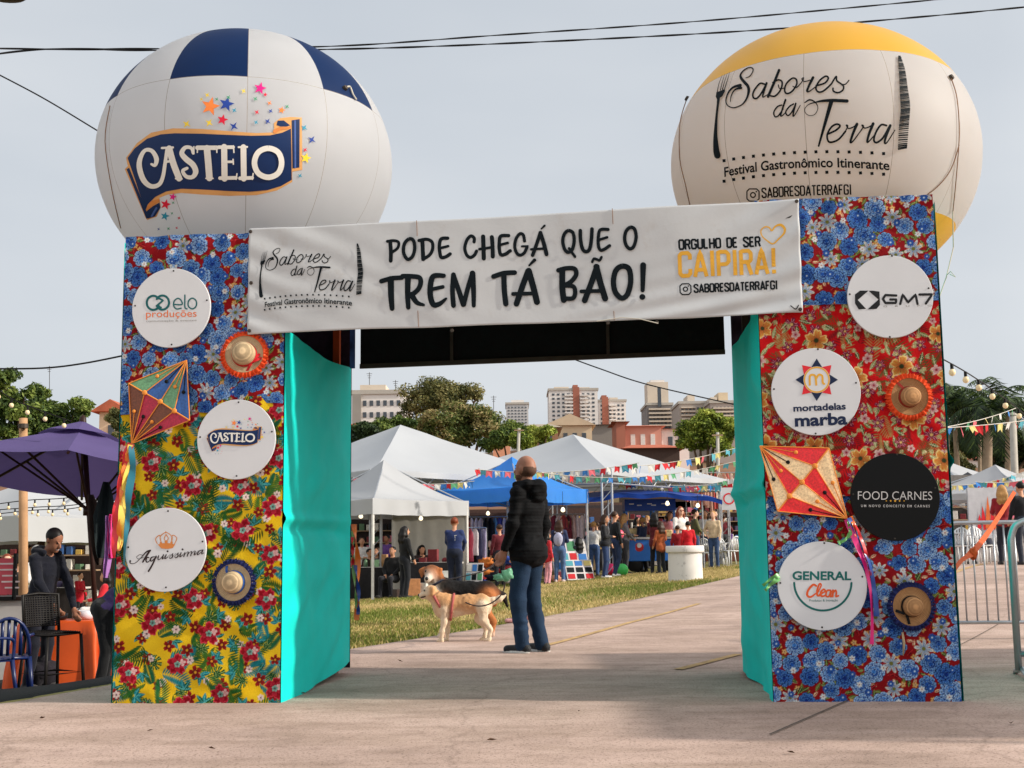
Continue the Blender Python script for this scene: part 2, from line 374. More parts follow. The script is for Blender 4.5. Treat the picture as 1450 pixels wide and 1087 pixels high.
# ---------------------------------------------------------------- signed distance bodies -> one continuous mesh
class SDF:
    def __init__(s, k=.02): s.p = []; s.k = k
    def cap(s, a, ra, b, rb, t=0, k=None): s.p.append(('c', np.asarray(a, float), ra, np.asarray(b, float), rb, t, k or s.k)); return s
    def chain(s, pts, rs, t=0, k=None):
        for i in range(len(pts) - 1): s.cap(pts[i], rs[i], pts[i + 1], rs[i + 1], t, k)
        return s
    def ell(s, c, r, t=0, M=None, k=None): s.p.append(('e', np.asarray(c, float), np.asarray(r, float), None if M is None else np.asarray(M, float), 0, t, k or s.k)); return s
    def one(s, q, P):
        if q[0] == 'c':
            a, ra, b, rb = q[1:5]; ab = b - a; L = ab @ ab + 1e-9
            t = np.clip(((P - a) @ ab) / L, 0, 1); return np.linalg.norm(P - a - t[:, None] * ab, axis=1) - (ra + t * (rb - ra))
        d = P - q[1]
        if q[3] is not None: d = d @ q[3]
        k0 = np.linalg.norm(d / q[2], axis=1); k1 = np.linalg.norm(d / q[2] ** 2, axis=1) + 1e-9
        return k0 * (k0 - 1) / k1
    def bounds(s):
        lo = np.full(3, 1e9); hi = -lo
        for q in s.p:
            if q[0] == 'c':
                for c, r in ((q[1], q[2]), (q[3], q[4])): lo = np.minimum(lo, c - r); hi = np.maximum(hi, c + r)
            else: r = max(q[2]); lo = np.minimum(lo, q[1] - r); hi = np.maximum(hi, q[1] + r)
        return lo, hi
    def mesh(s, name, h, mats, parent=None, noise=0., nscale=12., cols=None, colw=.02, fold=None):
        lo, hi = s.bounds(); lo = lo - 3 * h; hi = hi + 3 * h
        n = np.ceil((hi - lo) / h).astype(int) + 1
        ax = [lo[i] + h * np.arange(n[i]) for i in range(3)]
        D = np.full(n, 1e3, np.float64)
        for q in s.p:
            if q[0] == 'c': l_ = np.minimum(q[1] - q[2], q[3] - q[4]); g_ = np.maximum(q[1] + q[2], q[3] + q[4])
            else: r = max(q[2]); l_ = q[1] - r; g_ = q[1] + r
            pad = q[6] * 2 + 2.5 * h
            i0 = np.clip(np.floor((l_ - pad - lo) / h).astype(int), 0, n - 1); i1 = np.clip(np.ceil((g_ + pad - lo) / h).astype(int) + 1, 1, n)
            G = np.stack(np.meshgrid(*[ax[i][i0[i]:i1[i]] for i in range(3)], indexing='ij'), -1); sh = G.shape[:3]
            d = s.one(q, G.reshape(-1, 3)).reshape(sh); sl_ = tuple(slice(i0[i], i1[i]) for i in range(3)); o = D[sl_]; k = q[6]
            hh = np.clip(.5 + .5 * (o - d) / k, 0, 1); far = o > 500
            D[sl_] = np.where(far, d, o + (d - o) * hh - k * hh * (1 - hh))
        if noise or fold:
            sel = np.abs(D) < 4 * h + .03; I = np.argwhere(sel); P = lo + I * h; add = np.zeros(len(P))
            if noise: add += noise * vnoise(P[:, 0] * nscale, P[:, 1] * nscale, P[:, 2] * nscale, 3) + .5 * noise * vnoise(P[:, 0] * nscale * 2.3, P[:, 1] * nscale * 2.3, P[:, 2] * nscale * 2.3, 5)
            if fold: add += fold(P)
            D[sel] += add
        # surface nets
        ins = D < 0; a = ins[:-1, :-1, :-1]; any_ = np.zeros_like(a); all_ = np.ones_like(a)
        cs = [(i, j, k) for i in (0, 1) for j in (0, 1) for k in (0, 1)]; m1 = [x - 1 for x in D.shape]
        sub = lambda A, c: A[c[0]:c[0] + m1[0], c[1]:c[1] + m1[1], c[2]:c[2] + m1[2]]
        for c in cs: any_ |= sub(ins, c); all_ &= sub(ins, c)
        act = any_ & ~all_; idx = np.full(act.shape, -1, np.int64); I = np.argwhere(act); idx[act] = np.arange(len(I))
        acc = np.zeros((len(I), 3)); cnt = np.zeros(len(I)); val = {c: sub(D, c)[act] for c in cs}
        for c in cs:
            for x in range(3):
                if c[x] == 0:
                    e = list(c); e[x] = 1; e = tuple(e); v0, v1 = val[c], val[e]; cr = (v0 < 0) != (v1 < 0)
                    t = np.where(cr, v0 / np.where(cr, v0 - v1, 1), 0); q = np.tile(np.array(c, float), (len(I), 1)); q[:, x] = t
                    acc += q * cr[:, None]; cnt += cr
        V = lo + (I + acc / np.maximum(cnt, 1)[:, None]) * h
        F = []
        for x in range(3):
            y, z = (x + 1) % 3, (x + 2) % 3; s0 = [slice(None)] * 3; s1 = [slice(None)] * 3; s0[x] = slice(0, -1); s1[x] = slice(1, None)
            cr = ins[tuple(s0)] != ins[tuple(s1)]; E = np.argwhere(cr)
            E = E[(E[:, y] > 0) & (E[:, z] > 0) & (E[:, y] < m1[y]) & (E[:, z] < m1[z])]
            def g(dy, dz): q = E.copy(); q[:, y] -= dy; q[:, z] -= dz; return idx[q[:, 0], q[:, 1], q[:, 2]]
            Q = np.stack([g(1, 1), g(0, 1), g(0, 0), g(1, 0)], 1); fl = ins[E[:, 0], E[:, 1], E[:, 2]]
            Q[~fl] = Q[~fl][:, ::-1]; F.append(Q)
        F = np.concatenate(F); F = F[(F >= 0).all(1)]
        if cols is not None:
            W = np.zeros(len(V)); CC = np.zeros((len(V), 3)); dm = np.min([s.one(q, V) for q in s.p], 0)
            for q in s.p:
                wt = np.exp(-np.clip(s.one(q, V) - dm, 0, 1) / colw); W += wt; CC += wt[:, None] * np.asarray(cols[q[5]])
            return fast_mesh(name, V, F, mats, parent, True, cols=CC / W[:, None])
        fc = V[F].mean(1); best = np.full(len(fc), 1e9); ti = np.zeros(len(fc), int)
        for q in s.p:
            d = s.one(q, fc); b = d < best; best[b] = d[b]; ti[b] = q[5]
        return fast_mesh(name, V, F, mats, parent, True, midx=ti)
# ================================================================ ground
EDGE_Y = [-10, 6.0, 7.0, 7.8, 9.2, 12.4, 17.8, 27, 36, 48, 60]
EDGE_X = [-60, -12, -5.2, -3.25, -2.85, -1.57, .55, 4.85, 9.6, 15, 22]
def edge_x(y): return np.interp(y, EDGE_Y, EDGE_X)
def ground_mat(name, kind):
    m = mat(name, (.3, .26, .22), .92, 0, 1, spec=.25)
    n = m.node_tree.nodes; l = m.node_tree.links; b = n['Principled BSDF']
    t = n.new('ShaderNodeTexCoord'); last = None
    def noise(sc, det=6, rough=.6, vec=None, sx=1.):
        z = n.new('ShaderNodeTexNoise'); z.inputs['Scale'].default_value = sc; z.inputs['Detail'].default_value = det; z.inputs['Roughness'].default_value = rough
        if sx != 1:
            mp_ = n.new('ShaderNodeMapping'); mp_.inputs['Scale'].default_value = (sx, 1, 1); l.new(t.outputs['Object'], mp_.inputs[0]); l.new(mp_.outputs[0], z.inputs['Vector'])
        else: l.new(t.outputs['Object'], z.inputs['Vector'])
        return z.outputs['Fac']
    def ramp(v, *st):
        r = n.new('ShaderNodeValToRGB'); e = r.color_ramp.elements
        while len(e) < len(st): e.new(.5)
        for q, (p, c) in zip(e, st): q.position = p; q.color = (tuple(c) + (1,)) if len(c) == 3 else c
        l.new(v, r.inputs[0]); return r.outputs[0]
    def mixc(f, a, b_, mode='MIX'):
        k = n.new('ShaderNodeMixRGB'); k.blend_type = mode
        for s_, v in zip((0, 1, 2), (f, a, b_)):
            if isinstance(v, (int, float)): k.inputs[s_].default_value = v
            elif isinstance(v, tuple): k.inputs[s_].default_value = v + (1,)
            else: l.new(v, k.inputs[s_])
        return k.outputs[0]
    if kind == 'pave':
        base = ramp(noise(.55, 8, .62), (.3, lin((164, 141, 130))), (.52, lin((190, 164, 151))), (.72, lin((208, 182, 169))))
        dirt = ramp(noise(2.3, 8, .7, sx=.35), (.36, (.72, .71, .67)), (.58, (1, 1, 1)))
        spk = ramp(noise(70, 3, .6), (.33, (.3, .27, .25)), (.44, (1, 1, 1)), (.62, (1, 1, 1)), (.72, (1.25, 1.2, 1.15)))
        blot = ramp(noise(7, 4, .6), (.3, (.72, .7, .68)), (.48, (1, 1, 1)))
        c = mixc(.9, base, dirt, 'MULTIPLY'); c = mixc(.85, c, spk, 'MULTIPLY'); c = mixc(.6, c, blot, 'MULTIPLY')
        vo = n.new('ShaderNodeTexVoronoi'); vo.feature = 'DISTANCE_TO_EDGE'; vo.inputs['Scale'].default_value = .33
        wv = n.new('ShaderNodeVectorMath'); wv.operation = 'ADD'; nz_ = n.new('ShaderNodeTexNoise'); nz_.inputs['Scale'].default_value = 2.2; nz_.inputs['Detail'].default_value = 5
        l.new(t.outputs['Object'], nz_.inputs['Vector']); sc_ = n.new('ShaderNodeVectorMath'); sc_.operation = 'SCALE'; sc_.inputs['Scale'].default_value = .5
        l.new(nz_.outputs['Color'], sc_.inputs[0]); l.new(t.outputs['Object'], wv.inputs[0]); l.new(sc_.outputs[0], wv.inputs[1]); l.new(wv.outputs[0], vo.inputs['Vector'])
        crack = ramp(vo.outputs['Distance'], (0, (.35, .33, .31)), (.006, (1, 1, 1)))
        c = mixc(.3, c, crack, 'MULTIPLY'); l.new(c, b.inputs['Base Color'])
        bp = n.new('ShaderNodeBump'); bp.inputs['Strength'].default_value = .5; bp.inputs['Distance'].default_value = .008
        l.new(noise(90, 4, .7), bp.inputs['Height']); l.new(bp.outputs[0], b.inputs['Normal'])
    else:
        c = ramp(noise(.42, 7, .65), (.3, lin((104, 106, 54))), (.5, lin((140, 128, 76))), (.7, lin((170, 148, 100))))
        c2 = ramp(noise(14, 5, .7), (.3, (.5, .55, .42)), (.7, (1.15, 1.1, 1)))
        c = mixc(.75, c, c2, 'MULTIPLY')
        far = n.new('ShaderNodeSeparateXYZ'); l.new(t.outputs['Object'], far.inputs[0])
        fr = n.new('ShaderNodeMapRange'); fr.inputs['From Min'].default_value = 60; fr.inputs['From Max'].default_value = 75; l.new(far.outputs['Y'], fr.inputs['Value'])
        soil = ramp(noise(.08, 6, .6), (.35, lin((84, 82, 50))), (.5, lin((120, 84, 60))), (.65, lin((134, 98, 72))))
        c = mixc(fr.outputs[0], c, soil); l.new(c, b.inputs['Base Color'])
    return m
def terr_grid(name, xs, ys, zf, m_, kind='structure'):
    X, Y = np.meshgrid(xs, ys); Z = zf(X, Y)
    return struct(fast_mesh(name, np.stack([X.ravel(), Y.ravel(), Z.ravel()], 1), grid_quads(len(xs), len(ys)), m_), kind)
_xs = np.concatenate([np.linspace(-900, -60, 22)[:-1], np.linspace(-60, -12, 25)[:-1], np.linspace(-12, 16, 141), np.linspace(16, 60, 23)[1:], np.linspace(60, 900, 22)[1:]])
_ys = np.concatenate([np.linspace(-60, 4, 9)[:-1], np.linspace(4, 40, 181)[:-1], np.linspace(40, 80, 41)[:-1], np.linspace(80, 620, 55)])
terr_grid('lawn', _xs, _ys, lambda x, y: terrain(x, y) - .06 * sm(.02, .2, x - edge_x(y)) * (1 - sm(58, 62, y)), ground_mat('lawn soil and grass', 'lawn'))
_py = np.concatenate([np.linspace(-8, 4, 25)[:-1], np.linspace(4, 30, 105)[:-1], np.linspace(30, 58, 40)])
_T = np.linspace(0, 1, 60) ** 1.6
_E = edge_x(_py)[:, None]; _Xp = _E + (46 - _E) * _T[None, :] + (.03 * vnoise(_py * 1.7, 0 * _py) * (1 - sm(.0, .05, _T))[:, None].T.reshape(-1, 1) if False else 0)
_Xp[:, 0] += .04 * vnoise(_py * 2.1, _py * 0) + .02 * vnoise(_py * 7, _py * 0)
_Yp = np.repeat(_py[:, None], 60, 1); _Zp = terrain(_Xp, _Yp) + .012; _Zp[:, 0] -= .06
struct(fast_mesh('pavement', np.stack([_Xp.ravel(), _Yp.ravel(), _Zp.ravel()], 1), grid_quads(60, len(_py)), ground_mat('worn pinkish concrete', 'pave')))
# faded parking lines, sheets 4 mm above the concrete
def ground_strip(name, pts, wd, m_):
    p = []
    for a, b in zip(pts[:-1], pts[1:]):
        a = np.asarray(a); b = np.asarray(b)
        for t in np.linspace(0, 1, 12, endpoint=False): p.append(a + (b - a) * t)
    p.append(np.asarray(pts[-1])); p = np.array(p)[:, :2]
    t = np.gradient(p, axis=0); t /= np.linalg.norm(t, axis=1)[:, None]; nn = np.stack([-t[:, 1], t[:, 0]], 1) * wd / 2
    L, Rr = p + nn, p - nn; v = np.vstack([L, Rr]); z = terrain(v[:, 0], v[:, 1]) + .019
    k = len(p); mb = MB(); mb.add(np.column_stack([v, z]), [(i, k + i, k + i + 1, i + 1) for i in range(k - 1)])
    return struct(mb.build(name, [m_]))
_pl = rgb('faded yellow road paint', 182, 150, 104, rough=.9, var=.35, scale=9)
def g0(px, py):
    v = ray(px, py); return CAM + v * ((0 - CAM[2]) / v[2])
ground_strip('parking_line', [g0(772, 917), g0(890, 888), g0(990, 868)], .08, _pl)
ground_strip('parking_line', [g0(960, 951), g0(1046, 929)], .08, _pl)
ground_strip('parking_line', [g0(1350, 848), g0(1402, 832)], .1, _pl)
_jt = rgb('dark joint filler', 92, 84, 76, rough=.95)
ground_strip('expansion_joint', [g0(1090, 1045), g0(1200, 996), g0(1330, 930), g0(1420, 890)], .012, _jt)
struct(terr_grid('shaded_ground', np.linspace(-9, -2.2, 90), np.linspace(7.6, 17.3, 120), lambda x, y: terrain(x, y) + .012 - .06 * sm(-.12, .05, x - edge_x(y)), rgb('dark ground with painted shade', 34, 32, 30, rough=.9, var=.3, scale=2, bump=.4, bscale=60)))  # dark ground sheet; the shade around table and stool is put into its colour
# grass blades: nobody could count them
def grass():
    n = 150000
    y = 8.6 + 27 * rng.random(n * 3) ** 1.5; x = rng.uniform(-7, 9, n * 3)
    k = (x < edge_x(y) + .05) & ~((x < -2.5) & (y > 7.5) & (y < 17.5)) & (np.abs(x) < y * .43 + .4); x, y = x[k][:n], y[k][:n]; n = len(x)
    d = vnoise(x * .9, y * .9, 0, 11); kk = rng.random(n) < .62 + .5 * d; x, y = x[kk], y[kk]; n = len(x)
    z = terrain(x, y); h = rng.uniform(.018, .045, n) * (1 + y * .014); wd = rng.uniform(.006, .013, n) * (1 + y * .03)
    a = rng.uniform(0, 2 * math.pi, n); dx, dy = np.cos(a) * wd, np.sin(a) * wd; lx, ly = rng.normal(0, .45, n) * h, rng.normal(0, .45, n) * h
    v = np.empty((n, 3, 3)); v[:, 0] = np.stack([x - dx, y - dy, z - .01], 1); v[:, 1] = np.stack([x + dx, y + dy, z - .01], 1); v[:, 2] = np.stack([x + lx, y + ly, z + h], 1)
    ms = [rgb('grass blade ' + q, *c, rough=.8, var=.2, scale=3, trans=.25) for q, c in (('green', (112, 124, 54)), ('olive', (150, 142, 80)), ('straw', (192, 170, 116)))]
    dry = np.clip(.62 + .7 * vnoise(x * .45, y * .45, 0, 4) + rng.normal(0, .28, n), 0, .99)
    mi = (dry * 3).astype(int)
    o = fast_mesh('grass', v.reshape(-1, 3), np.arange(3 * n).reshape(-1, 3), ms, None, False, midx=mi, n=3); struct(o, 'stuff')
    tag(o, 'short dry grass covering the lawn beyond the arch', 'grass', kind='stuff')
grass()
# ================================================================ entrance arch
A0 = np.array([-2.4637, 7.8821, 0.]); AX = np.array([.996093, -.0883096, 0.]); AN = np.array([.0883096, .996093, 0.]); UZ = np.array([0, 0, 1.])
def G(u, w_, z): return A0 + AX * u + AN * w_ + UZ * z
def hitplane(px, py, off=0.):
    px = np.atleast_1d(np.asarray(px, float)); py = np.atleast_1d(np.asarray(py, float))
    v = FPX * _f + np.outer(px - 725, _r) + np.outer(543.5 - py, _u)
    t = ((A0 + AN * off - CAM) @ AN) / (v @ AN); P = CAM + v * t[:, None]
    return P, np.tile(-AN, (len(P), 1))
def uz(px, py, off=0.):
    P = hitplane(px, py, off)[0][0]; return float((P - A0) @ AX), float(P[2])
class Cv:
    """a length of printed cloth, painted in flat dyes at 3.5 mm"""
    def __init__(s, W, H, bg, res=.0035):
        s.r = res; s.nx = int(W / res) + 1; s.ny = int(H / res) + 1; s.W, s.H = W, H
        s.a = np.tile(lin(bg).astype(np.float32), (s.ny, s.nx, 1))
    def win(s, x, y, R):
        i0, i1 = max(0, int((x - R) / s.r)), min(s.nx, int((x + R) / s.r) + 2); j0, j1 = max(0, int((y - R) / s.r)), min(s.ny, int((y + R) / s.r) + 2)
        if i0 >= i1 or j0 >= j1: return None
        X, Y = np.meshgrid(np.arange(i0, i1) * s.r - x, np.arange(j0, j1) * s.r - y); return (slice(j0, j1), slice(i0, i1)), X, Y
    def put(s, sl, cov, col):
        cov = np.clip(cov, 0, 1)[..., None]; c = lin(col) if np.ndim(col) == 1 else col
        s.a[sl] = s.a[sl] * (1 - cov) + cov * c
    def flower(s, x, y, R, n, cols, rot, deep=.45, pw=1., edge=None, eye=None, streak=None):
        q = s.win(x, y, R * 1.1)
        if q is None: return
        sl, X, Y = q; r = np.hypot(X, Y); th = np.arctan2(Y, X) + rot
        pet = np.abs(np.cos(n * th / 2)) ** pw; b = R * (1 - deep + deep * pet) * (1 + .05 * np.sin(11 * th + rot * 5) + .04 * np.sin(17 * th + rot)); cov = (b - r) / s.r + .5
        t = np.clip(r / (b + 1e-6), 0, 1)[..., None]; col = lin(cols[0]) * (1 - t) + lin(cols[1]) * t
        if streak is not None:
            k = (np.abs(np.cos(n * th * 1.5 + 1)) > .9) & (r > R * .25) & (r < R * .8); col = np.where(k[..., None], lin(streak), col)
        gap = (np.abs(np.sin(n * th / 2)) > .985) & (r > R * .2)
        col = np.where(gap[..., None], col * .45, col)
        if edge is not None: col = np.where((b - r < R * .12)[..., None], lin(edge), col)
        s.put(sl, cov, col)
        if eye is not None: s.put(sl, (R * .2 - r) / s.r + .5, eye)
    def rose(s, x, y, R, rot, pal):
        q = s.win(x, y, R * 1.15)
        if q is None: return
        sl, X, Y = q; r = np.hypot(X, Y); th = np.arctan2(Y, X) + rot
        for i, (f, n) in enumerate(((1.05, 7), (.86, 6), (.66, 6), (.47, 5), (.28, 3))):
            ox, oy = .1 * R * math.cos(rot + i), .1 * R * math.sin(rot + i * 2) ; rr = np.hypot(X - ox * (1 - f), Y - oy * (1 - f))
            b = R * f * (.86 + .14 * np.abs(np.cos(n * th / 2 + i * 1.7)) ** .7); cov = (b - rr) / s.r + .5
            t = np.clip((rr / b - .62) / .38, 0, 1)[..., None]
            base = lin(pal[i % 2]); col = base * (1 - t ** 2) + lin(pal[2]) * t ** 2
            col = col * (.8 + .42 * (np.sin(23 * th + 9 * rr / R + i * 2) > .25))[..., None]; k = (np.abs(np.sin(n * th / 2 + i * 1.7)) > .97) | (rr / b > .965); col = np.where(k[..., None], lin(pal[3]), col)
            s.put(sl, cov, col)
    def leaf(s, x, y, L, wd, rot, col, vein, serr=0.):
        q = s.win(x, y, L * 1.05)
        if q is None: return
        sl, X, Y = q; c, sn = math.cos(rot), math.sin(rot); a = X * c + Y * sn; b = -X * sn + Y * c; t = a / L
        half = wd * np.sin(np.pi * np.clip(t, 0, 1)) ** .8 * (1 - .3 * t)
        if serr: half = half * (1 - serr * (np.sin(t * 40 + np.abs(b) / L * 60) > .3))
        cov = (half - np.abs(b)) / s.r + .5; cov = np.where((t < 0) | (t > 1), 0, cov)
        cc = np.tile(lin(col), X.shape + (1,)); cc = np.where((b > 0)[..., None], cc * 1.25, cc * .85)
        vn = (np.abs(b) < s.r * .6) | (np.sin(t * 30 - np.abs(b) / L * 40) > .93); cc = np.where(vn[..., None], lin(vein), cc)
        s.put(sl, cov, cc)
    def frond(s, x, y, L, rot, col, bend=.5, n=13, wd=.006):
        for i in range(n):
            t = (i + .5) / n; a = rot + bend * (t - .3); px, py = x + L * t * math.cos(rot + bend * t * .5), y + L * t * math.sin(rot + bend * t * .5)
            l_ = L * .42 * math.sin(math.pi * (.12 + .85 * t)) ** .7
            for sd in (-1, 1): s.leaf(px, py, l_, wd, a + sd * (1.0 - .35 * t), col if i % 3 else tuple(np.asarray(col) * .75), col)
    def monstera(s, x, y, R, rot, col, vein):
        q = s.win(x, y, R * 1.1)
        if q is None: return
        sl, X, Y = q; r = np.hypot(X, Y); th = (np.arctan2(Y, X) + rot + np.pi) % (2 * np.pi) - np.pi
        b = R * (.72 + .28 * np.cos(th)) ; slot = (np.abs(np.sin(th * 4.5)) > .86) & (r > b * .5); cov = np.where(slot, 0, (b - r) / s.r + .5)
        cc = np.tile(lin(col), X.shape + (1,)); cc = np.where((np.abs(np.cos(th * 4.5)) > .97)[..., None] | (np.abs(th) < .06)[..., None], lin(vein), cc); s.put(sl, cov, cc)
def scatter(W, H, d, seed, tries=4000):
    r = np.random.default_rng(seed); out = []
    for _ in range(tries):
        p = r.random(2) * (W + .06, H + .06) - .03
        if all((p[0] - q[0]) ** 2 + (p[1] - q[1]) ** 2 > d * d for q in out): out.append(p)
    return out
def chintz(W, H, seed):
    r = np.random.default_rng(seed); c = Cv(W, H, (150, 16, 26))
    for p in scatter(W, H, .029, seed, 3600):
        a = r.random() * 6.3; k = r.integers(0, 6)
        if k < 3: c.leaf(*p, r.uniform(.035, .06), .012, a, [(62, 84, 40), (108, 122, 62), (40, 62, 40)][k], (150, 160, 96))
        elif k == 3: c.leaf(*p, .045, .009, a, (222, 206, 168), (190, 60, 50))
        elif k == 4: c.flower(*p, .018, 5, ((232, 214, 170), (214, 150, 60)), a, eye=(120, 30, 20))
        else: c.leaf(*p, .05, .011, a, (110, 16, 26), (200, 50, 52))
    B = [((38, 92, 176), (28, 66, 142), (150, 196, 234), (12, 30, 84)), ((70, 132, 206), (40, 92, 170), (196, 222, 240), (18, 46, 108)), ((22, 58, 138), (34, 82, 164), (104, 158, 216), (8, 22, 72))]
    for p in scatter(W, H, .088, seed + 1):
        a = r.random() * 6.3; k = r.random()
        if k < .8: c.rose(*p, r.uniform(.045, .064), a, B[r.integers(0, 3)])
        else: c.flower(*p, r.uniform(.046, .06), 8, ((110, 146, 186), (222, 216, 200)), a, .62, 1.1, eye=(120, 120, 60), streak=(96, 130, 178))
    for p in scatter(W, H, .11, seed + 2): c.flower(*p, r.uniform(.016, .026), 8, ((70, 120, 190), (34, 78, 158)), r.random() * 6, .3, eye=(206, 222, 236))
    for p in scatter(W, H, .15, seed + 3): c.flower(*p, .019, 6, ((240, 236, 224), (206, 214, 222)), r.random() * 6, .4, eye=(170, 60, 40))
    return c
def tropic(W, H, seed):
    r = np.random.default_rng(seed); c = Cv(W, H, (228, 184, 20))
    X, Y = np.meshgrid(np.arange(c.nx) * c.r, np.arange(c.ny) * c.r); t = np.clip(.5 + .6 * vnoise(X * 9, Y * 9, 0, seed), 0, 1)[..., None]
    c.a = (c.a * (1 - t) + lin((238, 202, 44)) * t).astype(np.float32)
    for p in scatter(W, H, .1, seed): c.frond(*p, r.uniform(.12, .19), r.random() * 6.3, [(40, 98, 40), (28, 132, 140), (70, 116, 44), (34, 104, 70)][r.integers(0, 4)], r.uniform(-.8, .8))
    for p in scatter(W, H, .17, seed + 1): c.monstera(*p, r.uniform(.045, .066), r.random() * 6.3, (34, 84, 46), (160, 184, 104))
    for p in scatter(W, H, .12, seed + 2):
        a = r.random() * 6.3
        for j in range(4): c.leaf(*p, r.uniform(.05, .07), .015, a + j * .9, (20, 122, 132) if r.random() < .6 else (34, 92, 58), (92, 178, 176))
    for p in scatter(W, H, .11, seed + 3): c.flower(*p, r.uniform(.032, .044), 5, ((60, 16, 22), (168, 34, 28)), r.random() * 6, .62, .7, eye=(222, 160, 50))
    for p in scatter(W, H, .15, seed + 4): c.flower(*p, r.uniform(.02, .028), 6, ((226, 190, 190), (236, 220, 208)), r.random() * 6, .35, eye=(58, 26, 60))
    for p in scatter(W, H, .3, seed + 6): c.frond(*p, r.uniform(.16, .22), r.random() * 6.3, [(30, 84, 36), (44, 112, 60)][r.integers(0, 2)], r.uniform(-.8, .8))
    for p in scatter(W, H, .23, seed + 5):
        a = r.random() * 6.3; c.flower(*p, r.uniform(.06, .076), 5, ((60, 4, 16), (176, 14, 38)), a, .5, .55, edge=(206, 60, 80)); c.flower(*p, .046, 5, ((100, 6, 26), (196, 44, 66)), a + .5, .5, .7); c.flower(p[0] + .03, p[1] + .01, .022, 4, ((214, 150, 150), (232, 200, 196)), a, .5); c.flower(p[0], p[1], .02, 5, ((50, 110, 106), (150, 190, 176)), a, .3, eye=(90, 14, 24))
    return c
def redgarden(W, H, seed):
    r = np.random.default_rng(seed); c = Cv(W, H, (204, 14, 24))
    for p in scatter(W, H, .1, seed): c.frond(*p, r.uniform(.12, .19), r.random() * 6.3, [(178, 150, 92), (92, 92, 48), (120, 30, 34)][r.integers(0, 3)], r.uniform(-.8, .8), 10, .004)
    for p in scatter(W, H, .062, seed + 2):
        a = r.random() * 6.3; c.leaf(*p, r.uniform(.05, .08), .014, a, [(64, 92, 50), (104, 128, 72), (146, 156, 104)][r.integers(0, 3)], (212, 206, 168))
    for p in scatter(W, H, .1, seed + 3): c.flower(*p, r.uniform(.03, .05), 5, ((60, 8, 34), (150, 26, 70)), r.random() * 6, .68, .9, eye=(226, 186, 120), streak=(222, 150, 160))
    for p in scatter(W, H, .06, seed + 7):
        a = r.random() * 6.3
        for j in range(3): c.leaf(*p, r.uniform(.025, .04), .006, a + j * .5, (226, 206, 168), (150, 160, 100))
    for p in scatter(W, H, .16, seed + 4): c.flower(*p, r.uniform(.022, .034), 5, ((176, 70, 100), (232, 206, 196)), r.random() * 6, .45, eye=(150, 30, 50))
    for p in scatter(W, H, .27, seed + 5): c.flower(*p, r.uniform(.058, .072), 5, ((150, 50, 40), (230, 176, 84)), r.random() * 6, .5, .6, edge=(238, 206, 140), eye=(60, 70, 40), streak=(214, 120, 60))
    return c
_cloth = vcol_mat('printed cotton cloth', .8, .25, 160, .15, trans=.08)
def cloth_panel(name, u0, u1, z0, z1, painter, seed, parent, w0=0., botwave=0., topwave=0.):
    W, H = u1 - u0, z1 - z0; c = painter(W, H, seed); nx, ny = c.nx, c.ny
    t = np.linspace(0, 1, nx); v = np.linspace(0, 1, ny); T, V = np.meshgrid(t, v)
    zb = z0 + botwave * vnoise(T * 3.3, T * 0, 0, seed + 9); zt = z1 + topwave * vnoise(T * 4, T * 0, 0, seed + 8)
    U = u0 + W * T; Z = zb + (zt - zb) * V
    ed = np.minimum(np.minimum(T, 1 - T) * 8, 1)
    dsp = ed * (.014 * vnoise(U * 1.6 + Z * .9, Z * 5.5 - U * 2.2, 0, seed + 5) + .009 * vnoise(U * 4, Z * 13 + U * 5, 0, seed + 6) + .004 * vnoise(U * 11, Z * 3, 0, seed + 7))
    top = np.exp(-(1 - V) * H / .16); dsp += ed * top * .008 * np.sin(U * 31 + 2 * vnoise(U * 5, Z * 2, 0, seed))
    bot = np.exp(-V * H / .1); dsp += ed * bot * .007 * np.sin(U * 24 + 2 * vnoise(U * 6, Z * 2, 0, seed + 1))
    Wd = w0 - .013 - dsp
    P = A0 + U[..., None] * AX + Wd[..., None] * AN + Z[..., None] * UZ
    return fast_mesh(name, P.reshape(-1, 3), grid_quads(nx, ny), _cloth, parent, True, cols=(c.a * .86).reshape(-1, 3) ** 1.1)
arch = thing('entrance_arch', 'wide entrance arch of two cloth covered towers joined by a dark header', 'arch', G(2.5, .95, 0))
TL0, TL1, TR0, TR1, DEP = 0., 1.045, 3.985, 5.052, 1.9
ZL, ZR = 2.93, 3.02
cloth_panel('floral_cloth', TL0, TL1, 1.81, ZL, chintz, 21, arch, -.008, .035)['label'] = 'red cloth with blue roses on the upper left tower'
cloth_panel('floral_cloth', TL0, TL1, .012, 1.88, tropic, 35, arch, 0.)['label'] = 'yellow cloth with palm leaves and red hibiscus'
cloth_panel('floral_cloth', TR0, TR1, 2.36, ZR, chintz, 52, arch, -.006, .006)['label'] = 'blue rose cloth at the top of the right tower'
cloth_panel('floral_cloth', TR0, TR1, 1.21, 2.39, redgarden, 66, arch, 0., .02)['label'] = 'red cloth with orange hibiscus flowers'
cloth_panel('floral_cloth', TR0, TR1, .012, 1.25, chintz, 78, arch, .004)['label'] = 'blue rose cloth on the lower right tower'
_teal = rgb('teal cloth', 0, 208, 198, rough=.75, var=.05, scale=5, bump=.2, bscale=120)
